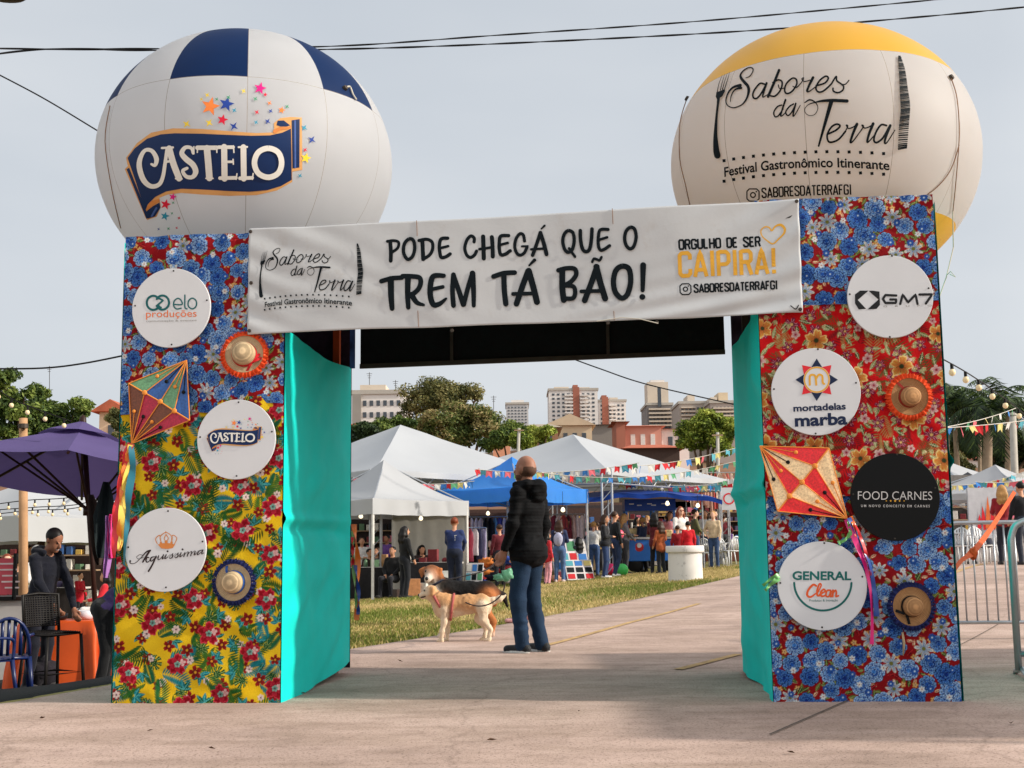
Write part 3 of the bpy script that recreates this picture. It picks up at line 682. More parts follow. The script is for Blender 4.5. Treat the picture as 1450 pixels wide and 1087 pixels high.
def side_cloth(u, w0, w1, z0f, z0b, z1f, z1b, seed, crease, flare=0., sgn=1, sag=0.):
    nx, ny = 70, 150; T, V = np.meshgrid(np.linspace(0, 1, nx), np.linspace(0, 1, ny))
    zb = z0f + (z0b - z0f) * T ** 1.5; zt = z1f + (z1b - z1f) * T - sag * np.sin(np.pi * T); Z = zb + (zt - zb) * V
    Wd = w0 + (w1 - w0) * T; ed = np.minimum(np.minimum(T, 1 - T) * 7, 1)
    d = ed * (.035 * vnoise(T * 2.2 + Z * .8, Z * 1.9, 0, seed) + .016 * vnoise(T * 3 + Z * 3, Z * 7 - T * 6, 0, seed + 1) + .007 * vnoise(T * 9, Z * 4, 0, seed + 2))
    d += .03 * np.exp(-((Z - crease - .03 * T) / .028) ** 2) * (.6 + .4 * vnoise(T * 6, T * 0, 0, seed)) - .028 * np.exp(-((Z - crease + .06) / .035) ** 2) * ed
    d += flare * np.exp(-((Z - crease - .05) / .12) ** 2) * T
    U = u + sgn * d
    P = A0 + U[..., None] * AX + Wd[..., None] * AN + Z[..., None] * UZ
    return fast_mesh('side_cloth', P.reshape(-1, 3), grid_quads(nx, ny), _teal, arch, True)
side_cloth(TL1 + .004, -.006, DEP, .0, .1, 2.30, 2.34, 3, 1.12, 0, 1, .03)
side_cloth(TR0 - .004, -.006, DEP, .0, .05, 2.42, 2.42, 8, 1.28, .03, -1, .05)
side_cloth(TL0 - .016, .004, DEP, .0, .03, 2.9, 2.6, 12, 1.2, 0, -1)
side_cloth(TR1 + .016, .004, DEP, .0, .03, 2.98, 2.6, 15, 1.4, .05, 1)
_steel = rgb('dusty dark steel', 70, 62, 56, rough=.6, metal=.5, var=.25)
_orange = rgb('orange painted post', 176, 74, 34, rough=.7)
for u0, u1, zt in ((TL0, TL1, ZL), (TR0, TR1, ZR)):
    for uu in (u0 + .1, u1 - .1):
        for ww in (.05, DEP - .04):
            mb = MB(); mb.box(G(uu, ww, zt / 2 - .01), (.05, .05, zt - .06), rz=-.0884); mb.build('frame_post', [_orange if uu > 0 and ww > 1 and u0 == 0 else _steel], arch)
    for z in (.05, 1.2, zt - .1):
        mb = MB()
        for ww in (.05, DEP - .04): mb.tube([G(u0 + .12, ww, z), G(u1 - .12, ww, z)], .016, 6)
        for uu in (u0 + .1, u1 - .1): mb.tube([G(uu, .08, z), G(uu, DEP - .07, z)], .016, 6)
        mb.build('frame_rail', [_steel], arch)
    mb = MB(); P = [G(u0, DEP + .03, .05), G(u1, DEP + .03, .05), G(u1, DEP + .03, zt), G(u0, DEP + .03, zt)]; mb.quad(*P)
    mb.quad(*[p + AN * .012 for p in P[::-1]]); mb.build('back_cloth', [rgb('dark patterned backing cloth', 46, 36, 52, rough=.9, var=.5, scale=14)], arch)
    mb = MB(); mb.box(G((u0 + u1) / 2, DEP / 2, zt - .22), (u1 - u0 - .12, DEP - .14, .03), rz=-.0884); mb.build('top_platform', [_steel], arch)
# dark header between the towers, seen from below
_blk = rgb('black header cloth', 16, 18, 20, rough=.85, var=.3, scale=6, bump=.2, bscale=20)
def header_z(u): return 2.325 + .012 * u
mb = MB(); zl, zr = 2.33, 2.37
def slab(ua, ub, wa, wb, z0a, z0b, z1a, z1b, m_=0):
    v = [G(ua, wa, z0a), G(ub, wa, z0b), G(ub, wb, z0b), G(ua, wb, z0a), G(ua, wa, z1a), G(ub, wa, z1b), G(ub, wb, z1b), G(ua, wb, z1a)]
    mb.add(v, [(3, 2, 1, 0), (4, 5, 6, 7), (0, 1, 5, 4), (1, 2, 6, 5), (2, 3, 7, 6), (3, 0, 4, 7)], m_)
slab(TL1 + .09, TR0 - .06, DEP - .06, DEP - .02, zl, zr, 2.93, 2.97); mb.build('header_panel', [_blk], arch)
mb = MB(); slab(TL1 + .0, TR0 - .0, .02, DEP + .02, 2.90, 2.95, 2.925, 2.975); mb.build('header_roof', [_blk], arch)
mb = MB(); slab(TL1 + .09, TR0 - .06, DEP - .09, DEP - .063, zl - .012, zr - .012, zl + .022, zr + .022); mb.build('header_rail', [_steel], arch)
for px in (640, 861):
    P = hitplane(px, 490, DEP - .07)[0][0]; uu = (P - A0) @ AX
    mb = MB(); slab(uu - .012, uu + .012, DEP - .095, DEP - .063, zl + .024, zl + .03, 2.89, 2.89); mb.build('header_strut', [_steel], arch)
for zz in (2.33, 2.88):
    mb = MB(); mb.tube([G(TL1 - .2, .03, zz), G(TR0 + .2, .03, zz + .05)], .022, 8); mb.build('header_beam', [_steel], arch)
# scraps of patterned cloth inside the openings
mb = MB(); mb.box(G(TL1 + .05, DEP - .16, 2.62), (.035, .03, .62), rz=-.0884); mb.build('cloth_strip', [rgb('blue orange striped cloth', 60, 90, 150, rough=.8, var=.6, scale=9)], arch)

# ---------------------------------------------------------------- banner
BN = -.065
def bdisp(U, Z):
    le = np.exp(-np.clip(U - .8, 0, 9) / .55); ri = np.exp(-np.clip(4.25 - U, 0, 9) / .3)
    d = le * .009 * np.sin(Z * 38 + U * 16 + 1.5 * vnoise(U * 3, Z * 3, 0, 2)) * (.5 + .5 * vnoise(U * 2.5, Z * 3, 0, 4)) + ri * .011 * np.sin(Z * 30 - U * 15)
    lo = np.exp(-np.clip(Z - 2.3, 0, 9) / .14); d = d + .010 * lo * sm(2.6, 3.6, U) * np.sin(Z * 52 - U * 9)
    return d + .012 * vnoise(U * 1.5, Z * 2, 0, 1) + .002 * vnoise(U * 6, Z * 5, 0, 3)
def bsurf(px, py):
    P, N = hitplane(px, py, BN); U = (P - A0) @ AX; d = bdisp(U, P[:, 2]); return P - AN * d[:, None], N
_bq = [uz(*p, BN) for p in ((350, 472), (1137, 442), (1131, 281), (352, 323))]
banner = thing('welcome_banner', 'long off white banner with black brush lettering stretched across the arch', 'banner', G(2.5, BN, 2.3))
nx, ny = 260, 60; T, V = np.meshgrid(np.linspace(0, 1, nx), np.linspace(0, 1, ny)); q = np.array(_bq)
UV = (1 - V)[..., None] * ((1 - T)[..., None] * q[0] + T[..., None] * q[1]) + V[..., None] * ((1 - T)[..., None] * q[3] + T[..., None] * q[2])
UV[..., 1] += -.006 * np.sin(np.pi * T) * (1 - V) - .012 * np.sin(np.pi * T) * V + .005 * vnoise(T * 9, V * 1.0)
bd = bdisp(UV[..., 0], UV[..., 1])
P = A0 + UV[..., :1] * AX + (BN - bd)[..., None] * AN + UV[..., 1:] * UZ; Pb = P + AN * .006
v = np.vstack([P.reshape(-1, 3), Pb.reshape(-1, 3)]); g = grid_quads(nx, ny); k = nx * ny
rim = [list(range(nx)), [nx - 1 + i * nx for i in range(ny)], [k - 1 - i for i in range(nx)], [(ny - 1 - i) * nx for i in range(ny)]]
rq = [(a, a + k, b + k, b) for r in rim for a, b in zip(r[:-1], r[1:])]
def dirty_white(name, c, rough=.55, dirt=(150, 132, 112), amt=.35, trans=0., bump=.12, bscale=40):
    m = rgb(name, *c, rough=rough, var=.05, scale=3, bump=bump, bscale=bscale, spec=.35, trans=trans)
    n = m.node_tree.nodes; l = m.node_tree.links; b = n['Principled BSDF']; src = b.inputs['Base Color'].links[0].from_socket
    t = n.new('ShaderNodeTexCoord'); z = n.new('ShaderNodeTexNoise'); z.inputs['Scale'].default_value = 5; z.inputs['Detail'].default_value = 9; z.inputs['Roughness'].default_value = .75
    l.new(t.outputs['Object'], z.inputs['Vector']); r = n.new('ShaderNodeMapRange'); r.inputs['From Min'].default_value = .56; r.inputs['From Max'].default_value = .8; r.inputs['To Max'].default_value = amt
    l.new(z.outputs['Fac'], r.inputs['Value']); mxx = n.new('ShaderNodeMixRGB'); l.new(r.outputs[0], mxx.inputs[0]); l.new(src, mxx.inputs[1]); mxx.inputs[2].default_value = tuple(lin(dirt)) + (1,)
    l.new(mxx.outputs[0], b.inputs['Base Color']); return m
_ban = dirty_white('white vinyl banner sheet', (186, 187, 188), bump=.03)
fast_mesh('sheet', v, np.vstack([g, g[:, ::-1] + k, np.array(rq)]), _ban, banner, True)
INK = rgb('black printing ink', 12, 20, 25, rough=.6, var=.1, spec=.1)
GOLD = rgb('gold printing ink', 214, 158, 52, rough=.5, var=.18, scale=4)
mb = MB()
for px in (590, 867):
    for p0, p1 in (((px, 312 - (px - 590) * .06), (px + 1, 334 - (px - 590) * .06)), ((px + 2, 440), (px + 3, 463 - (px - 590) * .035))):
        Q = bsurf([p0[0], p1[0]], [p0[1], p1[1]])[0] - AN * .003; mb.tube(Q, .0022, 5)
mb.build('seam', [rgb('brown stitching', 128, 100, 84)], banner)
mb = MB()
for p in ((354, 327), (1128, 285), (1133, 438), (353, 468), (640, 468), (861, 457), (355, 400), (930, 456)): mb.lathe([(0, .008), (.009, .008), (.012, 0)], 10, c=bsurf(*p)[0][0] - AN * .002, M=np.column_stack([AX, UZ, -AN]))
mb.build('eyelet', [_steel], banner)
def crop(pts, o, s): return [(o[0] + x / s, o[1] + y / s) for x, y in pts]
KA = ((530, 310), 7.25); KB = ((730, 310), 7.25)
SL = [(KA, 0, [([(165, 235), (172, 340), (170, 430)], 40), ([(135, 230), (200, 222), (250, 240), (240, 300), (180, 345)], 30),
  ([(755, 198), (690, 205), (670, 270), (675, 350), (690, 395), (735, 390), (780, 360)], 36), ([(680, 300), (760, 280)], 28),
  ([(495, 230), (500, 330), (505, 415)], 42), ([(460, 222), (540, 210), (595, 240), (600, 310), (570, 370), (505, 415)], 34),
  ([(1025, 235), (1025, 195), (990, 175), (950, 220), (930, 300), (950, 370), (990, 395), (1030, 370), (1050, 330)], 34),
  ([(1118, 180), (1122, 300), (1125, 405)], 44), ([(1207, 185), (1215, 300), (1217, 385)], 42), ([(1080, 310), (1210, 290)], 28),
  ([(1380, 170), (1300, 175), (1283, 240), (1285, 320), (1300, 365), (1345, 360), (1395, 325)], 36), ([(1290, 265), (1370, 245)], 28),
  ([(75, 640), (180, 612), (285, 605)], 48), ([(172, 620), (175, 780), (185, 920)], [66, 62, 50]),
  ([(350, 600), (345, 760), (352, 910)], [62, 56, 46]), ([(295, 590), (390, 592), (465, 605), (480, 660), (450, 730), (375, 790)], 50), ([(385, 780), (440, 860), (510, 885)], [60, 50, 28]),
  ([(715, 585), (610, 590), (580, 680), (580, 800), (610, 880), (670, 875), (740, 820)], [46, 56, 58, 58, 58, 50, 24]), ([(590, 725), (705, 700)], 40),
  ([(815, 575), (805, 740), (815, 890)], 50), ([(815, 585), (870, 740), (915, 880)], 52), ([(1005, 570), (960, 720), (920, 880)], 48), ([(1010, 560), (1020, 730), (1022, 890)], [60, 52, 42]),
  ([(1225, 590), (1330, 555), (1440, 548)], 50), ([(1330, 570), (1335, 730), (1350, 870)], 56)]),
 (KB, 0, [([(92, 225), (80, 165), (45, 152), (5, 205), (-8, 280), (10, 345), (45, 370), (90, 345), (118, 285)], 33), ([(65, 280), (125, 277)], 22),
  ([(255, 140), (215, 260), (175, 370)], 38), ([(255, 140), (290, 250), (318, 360)], 42), ([(160, 310), (310, 300)], 26), ([(265, 100), (298, 68)], [16, 24]),
  ([(550, 300), (610, 385)], 28), ([(665, 120), (668, 220), (690, 310), (725, 335), (760, 310), (778, 220), (785, 105)], 38),
  ([(950, 110), (870, 115), (850, 190), (852, 280), (875, 320), (915, 310), (965, 275)], 34), ([(860, 215), (940, 190)], 28),
  ([(130, 530), (70, 690), (10, 870)], 60), ([(135, 530), (180, 690), (220, 850)], 64), ([(-25, 768), (190, 762)], 40), ([(140, 475), (195, 420)], [20, 36]),
  ([(480, 530), (480, 700), (495, 830)], 62), ([(440, 525), (520, 505), (605, 510), (622, 570), (570, 640), (500, 680)], 48), ([(500, 680), (590, 690), (612, 750), (590, 810), (515, 815)], 46),
  ([(835, 490), (780, 650), (710, 835)], 60), ([(830, 490), (870, 650), (920, 815)], 64), ([(675, 742), (890, 737)], 40), ([(788, 440), (805, 408), (835, 415), (862, 425), (882, 392)], 28),
  ([(1310, 475), (1305, 730)], [62, 44])])]
LP = [(KA, [(360, 208), (312, 260), (305, 350), (345, 418), (395, 390), (418, 310), (405, 225)], 36), (KB, [(545, 120), (505, 150), (485, 220), (500, 300), (535, 340), (580, 315), (602, 230), (590, 145)], 36),
 (KB, [(1178, 90), (1135, 130), (1120, 200), (1135, 270), (1175, 308), (1215, 280), (1238, 190), (1222, 110)], 36), (KB, [(1095, 485), (1030, 530), (1005, 640), (1025, 750), (1090, 812), (1150, 770), (1182, 640), (1165, 515)], 56)]
D = Decal()
for (o, s_), _, sts in SL:
    for pts, wd in sts: D.stroke(crop(pts, o, s_), np.asarray(wd, float) / s_)
for (o, s_), pts, wd in LP: D.stroke(crop(pts, o, s_), wd / s_, closed=True)
D.disc((730 + 1302 / 7.25, 310 + 800 / 7.25), 31 / 7.25)
D.build('slogan_lettering', [INK], bsurf, banner)
# festival logo, traced once and reused on the balloon, the banner and the tents
K4 = ((1000, 75), 9.667); K5 = ((1080, 80), 6.591); K2 = ((930, 10), 2.788)
LOGO = [(K4, [(545, 345), (600, 320), (640, 260), (640, 215), (590, 203), (520, 240), (475, 300), (485, 350), (530, 405), (575, 460), (585, 530), (555, 630), (490, 710), (380, 750), (300, 720), (275, 660), (300, 560), (370, 475), (470, 445)], [10, 14, 16, 18, 16, 18, 26, 38, 42, 40, 36, 26, 18, 16, 16, 18, 22, 30, 44]),
 (K4, [(480, 480), (400, 505), (350, 580), (335, 670)], [36, 22, 16, 8]), (K4, [(800, 430), (740, 420), (670, 500), (642, 570), (655, 618), (700, 620), (760, 550), (830, 415)], 24), (K4, [(830, 415), (790, 540), (780, 605), (830, 580), (860, 560)], [30, 26, 20, 12, 10]),
 (K4, [(1000, 240), (940, 390), (850, 600)], 36), (K4, [(915, 410), (990, 372), (1042, 405), (1020, 510), (945, 592), (870, 585)], 24), (K4, [(990, 440), (1010, 490), (1085, 480)], 14),
 (K4, [(1190, 460), (1240, 475), (1310, 400), (1335, 345), (1310, 360), (1345, 395), (1420, 375)], 15),
 (K5, [(470, 200), (435, 270), (415, 325), (440, 325), (500, 280)], [26, 22, 20, 12, 10]), (K5, [(500, 275), (580, 250), (612, 205), (585, 188), (530, 230), (497, 295), (520, 333), (570, 322), (640, 260)], 17),
 (K5, [(640, 260), (685, 190), (692, 230), (750, 275), (745, 318), (700, 340), (660, 325), (655, 300)], 16), (K5, [(735, 262), (770, 262), (803, 226)], 11),
 (K5, [(180, 455), (140, 470), (107, 520), (117, 562), (150, 552), (192, 490)], 14), (K5, [(215, 405), (172, 540), (182, 555), (215, 525)], [18, 16, 12, 8]), (K5, [(290, 445), (250, 470), (217, 520), (237, 552), (272, 522), (308, 450)], 14), (K5, [(310, 440), (285, 545), (300, 548), (352, 458)], [16, 15, 11, 8]),
 (K5, [(395, 432), (440, 407), (490, 430), (515, 480), (490, 538), (440, 553), (402, 530), (395, 490), (430, 450), (500, 428), (560, 417), (650, 412), (785, 418)], [10, 16, 12, 7, 7, 7, 7, 7, 8, 14, 24, 30, 32]), (K5, [(640, 420), (580, 630), (522, 835)], [40, 28, 16]),
 (K5, [(610, 722), (680, 690), (720, 650), (690, 632), (640, 660), (602, 730), (612, 790), (650, 798), (710, 770), (770, 700)], 18), (K5, [(770, 700), (792, 650), (778, 642), (800, 672), (850, 655), (880, 628)], 12), (K5, [(877, 632), (840, 720), (817, 798), (845, 785), (915, 690)], [28, 24, 20, 12, 10]),
 (K5, [(915, 690), (938, 650), (922, 642), (950, 668), (1000, 652), (1030, 622)], 12), (K5, [(1027, 628), (990, 720), (972, 795), (995, 785), (1050, 720)], [28, 24, 20, 12, 10]),
 (K5, [(1150, 645), (1100, 640), (1052, 710), (1034, 780), (1062, 802), (1120, 755), (1180, 650)], 19), (K5, [(1185, 645), (1142, 760), (1135, 808), (1160, 795), (1228, 688)], [26, 22, 18, 12, 10])]
LOGOC = [(K4, [(1180, 355), (1100, 430), (1078, 520), (1110, 562), (1180, 530), (1240, 440), (1235, 370)], 24), (K5, [(300, 205), (240, 260), (215, 320), (240, 352), (290, 325), (328, 260), (325, 212)], 18)]
def add_logo(D, fn=None, sc=1., tagline=True, fill=True):
    if fn is None: fn = lambda v: np.asarray(v, float)
    for (o, s_), pts, wd in LOGO: D.stroke(fn(np.array(crop(pts, o, s_))), np.asarray(wd, float) / s_ * sc)
    D.stroke(fn(np.array(crop(LOGOC[0][1], *K4))), 24 / 9.667 * sc, closed=True)
    for t in ([(330, 270), (300, 380), (262, 500)], [(300, 285), (262, 400), (232, 510)], [(265, 295), (230, 410), (205, 520)], [(232, 305), (185, 430), (160, 560)]): D.stroke(fn(np.array(crop(t, *K4))), np.array([3, 9, 14]) / 9.667 * sc, cap=False)
    D.poly(fn(np.array(crop([(150, 545), (265, 500), (270, 530), (235, 595), (200, 620), (192, 680), (155, 690), (160, 640), (142, 605)], *K4))))
    hp = [(175, 680), (158, 820), (148, 940), (140, 1080), (140, 1200), (150, 1330), (165, 1400)]
    D.stroke(fn(np.array(crop(hp, *K4))), np.array([34, 30, 36, 48, 64, 84, 90]) / 9.667 * sc)
    kn = spline(crop([(955, 195), (966, 260), (972, 330), (978, 400), (972, 470), (966, 560)], *K2), 12); kw = np.interp(np.linspace(0, 1, len(kn)), [0, .15, .5, .8, 1], [9, 24, 36, 40, 36]) / 2.788
    for i in range(0, len(kn) - 1):
        c = fn(kn[i:i + 2]); h = kw[i] * sc / 2; D.stroke(np.array([c[0] + (-h, h * .3), c[1] + (h, -h * .3)]), np.array([1.15 + (i * 7 % 5) * .32] * 2) * sc, curve=False, cap=False)
    if tagline:
        bl = lambda t: ((1 - t) ** 2) * np.array((270., 668)) + 2 * t * (1 - t) * np.array((560., 615)) + t * t * np.array((915., 642))
        for i in range(16):
            t = .0 + i / 15.5
            for dy in (-62, 18):
                p = bl(t) + (0, dy) ; D.stroke(fn(np.array(crop([(p[0] - 6, p[1]), (p[0] + 6, p[1] - 1)], *K2))), 12 / 2.788 * sc, curve=False, cap=False)
        a, m_, b = [fn(np.array(crop([p], *K2)))[0] for p in ((272, 668), (575, 632), (916, 642))]
        D.text('Festival Gastronômico Itinerante', a, b, 38 / 2.788 * sc, pm=m_, bold=.022)
def affine(src, dst):
    s_ = np.column_stack([np.array(src, float), np.ones(len(src))]); Mx = np.linalg.lstsq(s_, np.array(dst, float), rcond=None)[0]
    return lambda v: np.column_stack([np.asarray(v, float), np.ones(len(v))]) @ Mx
_lb = affine([(1023, 103), (1016, 222), (1271, 79), (1275, 213), (1199, 143), (1062, 95.7), (1266, 185), (1028, 247), (1259, 240)],
             [(371, 350), (370.5, 420.6), (506.6, 343.6), (507, 417), (466.7, 384.4), (394.7, 352.3), (500.8, 402), (375.5, 435), (501.5, 431)])
D = Decal(); add_logo(D, _lb, .56); D.build('festival_logo', [INK], bsurf, banner)
KC = ((940, 300), 7.25)
cp = lambda x, y: (940 + x / 7.25, 300 + y / 7.25)
D = Decal(); D.caps('ORGULHO DE SER', cp(160, 388), cp(990, 350), 104 / 7.25, 2.7); D.build('pride_lettering', [INK], bsurf, banner)
D = Decal(); D.caps('CAIPIRA!', cp(170, 670), cp(1150, 630), 262 / 7.25, 5.6); D.build('pride_lettering', [GOLD], bsurf, banner)
D = Decal(); D.stroke([cp(*p) for p in [(1110, 185), (1085, 155), (1040, 148), (1000, 185), (1010, 240), (1060, 290), (1120, 325), (1180, 275), (1235, 215), (1240, 160), (1200, 125), (1150, 140)]], [2, 2, 1.6, 1.6, 1.6, 2, 2, 2.4, 3.6, 4, 2.4, 2], closed=True); D.build('heart_outline', [GOLD], bsurf, banner)
def insta(D, c, h, wd, ax=(1, 0), ay=(0, 1)):
    f = lambda x, y: (c[0] + x * ax[0] + y * ay[0], c[1] + x * ax[1] + y * ay[1])
    D.stroke([f(*p) for p in [(-h, -h * .6), (-h * .6, -h), (h * .6, -h), (h, -h * .6), (h, h * .6), (h * .6, h), (-h * .6, h), (-h, h * .6)]], wd, curve=False, closed=True, cap=False)
    D.disc(c, h * .5, h * .5 - wd); D.disc(f(h * .55, -h * .55), wd * .6)
D = Decal(); insta(D, cp(222, 790), 56 / 7.25, 1.7, (1, -.03), (.03, 1)); D.caps('SABORESDATERRAFGI', cp(315, 828), cp(1165, 790), 88 / 7.25, 2.3); D.build('handle_lettering', [INK], bsurf, banner)
# small tears
D = Decal(); D.poly([cp(1250, 60), cp(1290, 40), cp(1325, 25), cp(1300, 52)]); D.stroke([cp(1300, 965), cp(1350, 1000), cp(1380, 960)], 1.5); D.build('tear_mark', [rgb('dark tear', 40, 40, 40)], bsurf, banner)
# string dangling under the banner
mb = MB(); mb.tube([bsurf(x, y)[0][0] - AN * .015 for x, y in ((845, 455), (880, 450), (905, 452), (932, 458))], .003, 5); mb.build('hanging_string', [rgb('white string', 190, 184, 170)], banner)
# ================================================================ round signs
DN = -.052
def dsurf(px, py): return hitplane(px, py, DN - .009)
FR = np.column_stack([AX, UZ, -AN])           # local x right, y up, z towards the viewer
WHITE = rgb('white sign board', 206, 206, 208, rough=.4, var=.03, scale=5, spec=.3)
BLACKB = rgb('glossy black sign board', 8, 8, 9, rough=.3, var=.05, spec=.15)
SCREW = rgb('sign screw', 60, 56, 52, rough=.4, metal=.7)
def sign(px, py, r, label, board=WHITE):
    c = hitplane(px, py, DN)[0][0]; e = hitplane(px + r, py, DN)[0][0]; R = np.linalg.norm(e - c)
    t = thing('round_sign', label, 'sign', c, 'round sponsor signs on the arch towers')
    mb = MB(); mb.lathe([(0, .009), (R - .002, .009), (R, .007), (R, -.006), (0, -.006)], 64, c=c, M=FR); mb.build('board', [board], t)
    for dx, dy in ((.05, .95), (0, -.93), (-.93, .06), (.9, .2)):
        mb = MB(); mb.lathe([(0, .003), (.005, .002), (.006, 0)], 10, c=dsurf(px + r * dx, py - r * dy)[0][0], M=FR); mb.build('screw', [SCREW], t)
    return t
def dec(t, name, m_, fn, **k): D = Decal(); fn(D); return D.build(name, m_, dsurf, t, **k)
PETROL = rgb('petrol ink', 20, 90, 92, rough=.5); ORNG = rgb('orange ink', 222, 112, 58, rough=.5); NAVY = rgb('navy ink', 20, 34, 66, rough=.45, var=.06); GREY = rgb('grey ink', 150, 146, 142, rough=.5)
RED = rgb('red ink', 214, 42, 52, rough=.5); BROWN = rgb('dark brown ink', 46, 32, 34, rough=.5); COPPER = rgb('copper ink', 206, 128, 68, rough=.5)
c5 = lambda *p: [(150 + x / 3.0194, 320 + y / 3.0194) for x, y in p]
# teal linked rings
t = sign(243, 436, 55.5, 'white round sign with two linked teal rings, topmost on the left tower')
def f(D):
    for c in ((203, 328), (242, 327)):
        an = np.linspace(.5, 5.6, 14) if c[0] < 220 else np.linspace(-2.6, 2.5, 14)
        D.stroke(c5(*[(c[0] + 28 * math.cos(a), c[1] + 30 * math.sin(a)) for a in an]), 3.1)
    D.stroke(c5((222, 306), (245, 318), (216, 342), (236, 348)), 2.6, curve=False)
    D.stroke(c5((293, 335), (325, 335), (322, 318), (308, 309), (293, 320), (290, 340), (302, 354), (322, 351)), 1.9)
    D.stroke(c5((338, 295), (338, 345), (347, 354)), 1.9); D.stroke(c5((370, 308), (354, 320), (353, 342), (370, 354), (386, 342), (386, 320)), 1.9, closed=True)
dec(t, 'lettering', PETROL, f); dec(t, 'lettering', ORNG, lambda D: D.text('produções', *c5((172, 390), (388, 387)), 10.5)); dec(t, 'lettering', GREY, lambda D: D.text('comunicação & eventos', *c5((172, 410), (388, 406)), 3))
# ribbon logo (also on the balloon)
K7 = ((170, 150), 5.179); K1 = ((110, 20), 3.0208)
RIB = [(58, 380), (110, 310), (200, 240), (300, 208), (400, 200), (600, 203), (800, 212), (960, 218), (1100, 215), (1190, 195), (1252, 165), (1256, 350), (1258, 540), (1180, 585), (1080, 615), (950, 627), (800, 622), (600, 610), (450, 605), (340, 625), (260, 665), (205, 720), (188, 765), (120, 560)]
GLD = [(46, 378), (125, 272), (230, 195), (390, 163), (600, 168), (850, 188), (1000, 198), (1130, 193), (1128, 125), (1175, 88), (1250, 80), (1332, 84), (1336, 468), (1262, 480), (1262, 556), (1150, 618), (1000, 652), (800, 658), (600, 648), (450, 636), (350, 648), (290, 672), (300, 740), (270, 810), (200, 835), (188, 818), (36, 462), (58, 440)]
CAS = [([(235, 425), (262, 432), (272, 385), (240, 330), (190, 325), (155, 380), (148, 450), (178, 540), (230, 585), (288, 575), (318, 520), (335, 420), (350, 312)], [16, 26, 36, 30, 26, 34, 40, 40, 34, 30, 28, 26, 24]), ([(365, 312), (395, 420), (437, 528)], 46), ([(312, 308), (392, 304)], 16), ([(335, 408), (395, 402)], 18), ([(412, 530), (458, 532)], 12),
 ([(540, 345), (525, 308), (482, 305), (457, 345), (485, 385), (538, 430), (558, 480), (535, 518), (490, 515), (464, 475), (495, 455)], [22, 24, 28, 36, 42, 42, 40, 30, 28, 26, 22]), ([(545, 298), (545, 350)], 10),
 ([(570, 306), (710, 306)], 32), ([(572, 295), (570, 340)], 10), ([(710, 295), (712, 340)], 10), ([(640, 310), (650, 420), (658, 525)], 48), ([(632, 528), (685, 528)], 10),
 ([(765, 300), (768, 530)], 44), ([(725, 302), (830, 302)], 26), ([(832, 292), (836, 340)], 10), ([(765, 408), (828, 408)], 18), ([(830, 390), (832, 425)], 10), ([(735, 526), (850, 524)], 26), ([(852, 535), (858, 495)], 10),
 ([(905, 302), (908, 530)], 42), ([(870, 302), (932, 300)], 14), ([(880, 527), (968, 524)], 26), ([(970, 535), (976, 492)], 10)]
STARS = [(568, 395, 42, 0, 5), (637, 385, 34, 1, 5), (780, 318, 28, 2, 5), (620, 452, 25, 3, 5), (668, 480, 22, 1, 4), (563, 465, 20, 4, 4), (467, 470, 20, 4, 4), (670, 412, 13, 5, 4), (710, 330, 13, 4, 4), (760, 363, 12, 6, 4), (802, 345, 10, 3, 5), (820, 381, 12, 0, 4), (766, 420, 13, 3, 4), (825, 415, 12, 1, 4), (872, 411, 16, 0, 5), (895, 396, 11, 6, 4), (763, 463, 12, 5, 4), (812, 459, 15, 1, 4), (968, 486, 16, 5, 4), (1000, 537, 20, 1, 4), (972, 580, 12, 3, 4), (975, 615, 24, 4, 5), (950, 690, 12, 5, 4), (555, 347, 13, 4, 4), (530, 365, 10, 4, 4), (645, 357, 12, 6, 4), (595, 365, 10, 6, 4), (378, 812, 24, 3, 5), (408, 780, 18, 2, 5), (375, 862, 20, 5, 5), (410, 805, 8, 6, 4), (405, 850, 8, 6, 4), (435, 870, 9, 3, 4), (390, 915, 9, 6, 4), (348, 917, 8, 1, 4), (425, 912, 8, 3, 4)]
STC = [rgb('star ' + n, *c, rough=.5) for n, c in (('orange', (240, 130, 60)), ('blue', (36, 66, 150)), ('magenta', (216, 30, 130)), ('red', (214, 30, 60)), ('yellow', (238, 206, 60)), ('teal', (50, 150, 180)), ('green', (70, 150, 110)))]
RIBN = rgb('ribbon navy', 16, 42, 86, rough=.4, var=.06); RIBG = rgb('ribbon gold', 214, 158, 98, rough=.45); RIBB = rgb('ribbon blue sheen', 70, 96, 160, rough=.4); IVORY = rgb('ivory ink', 226, 222, 214, rough=.45, var=.03)
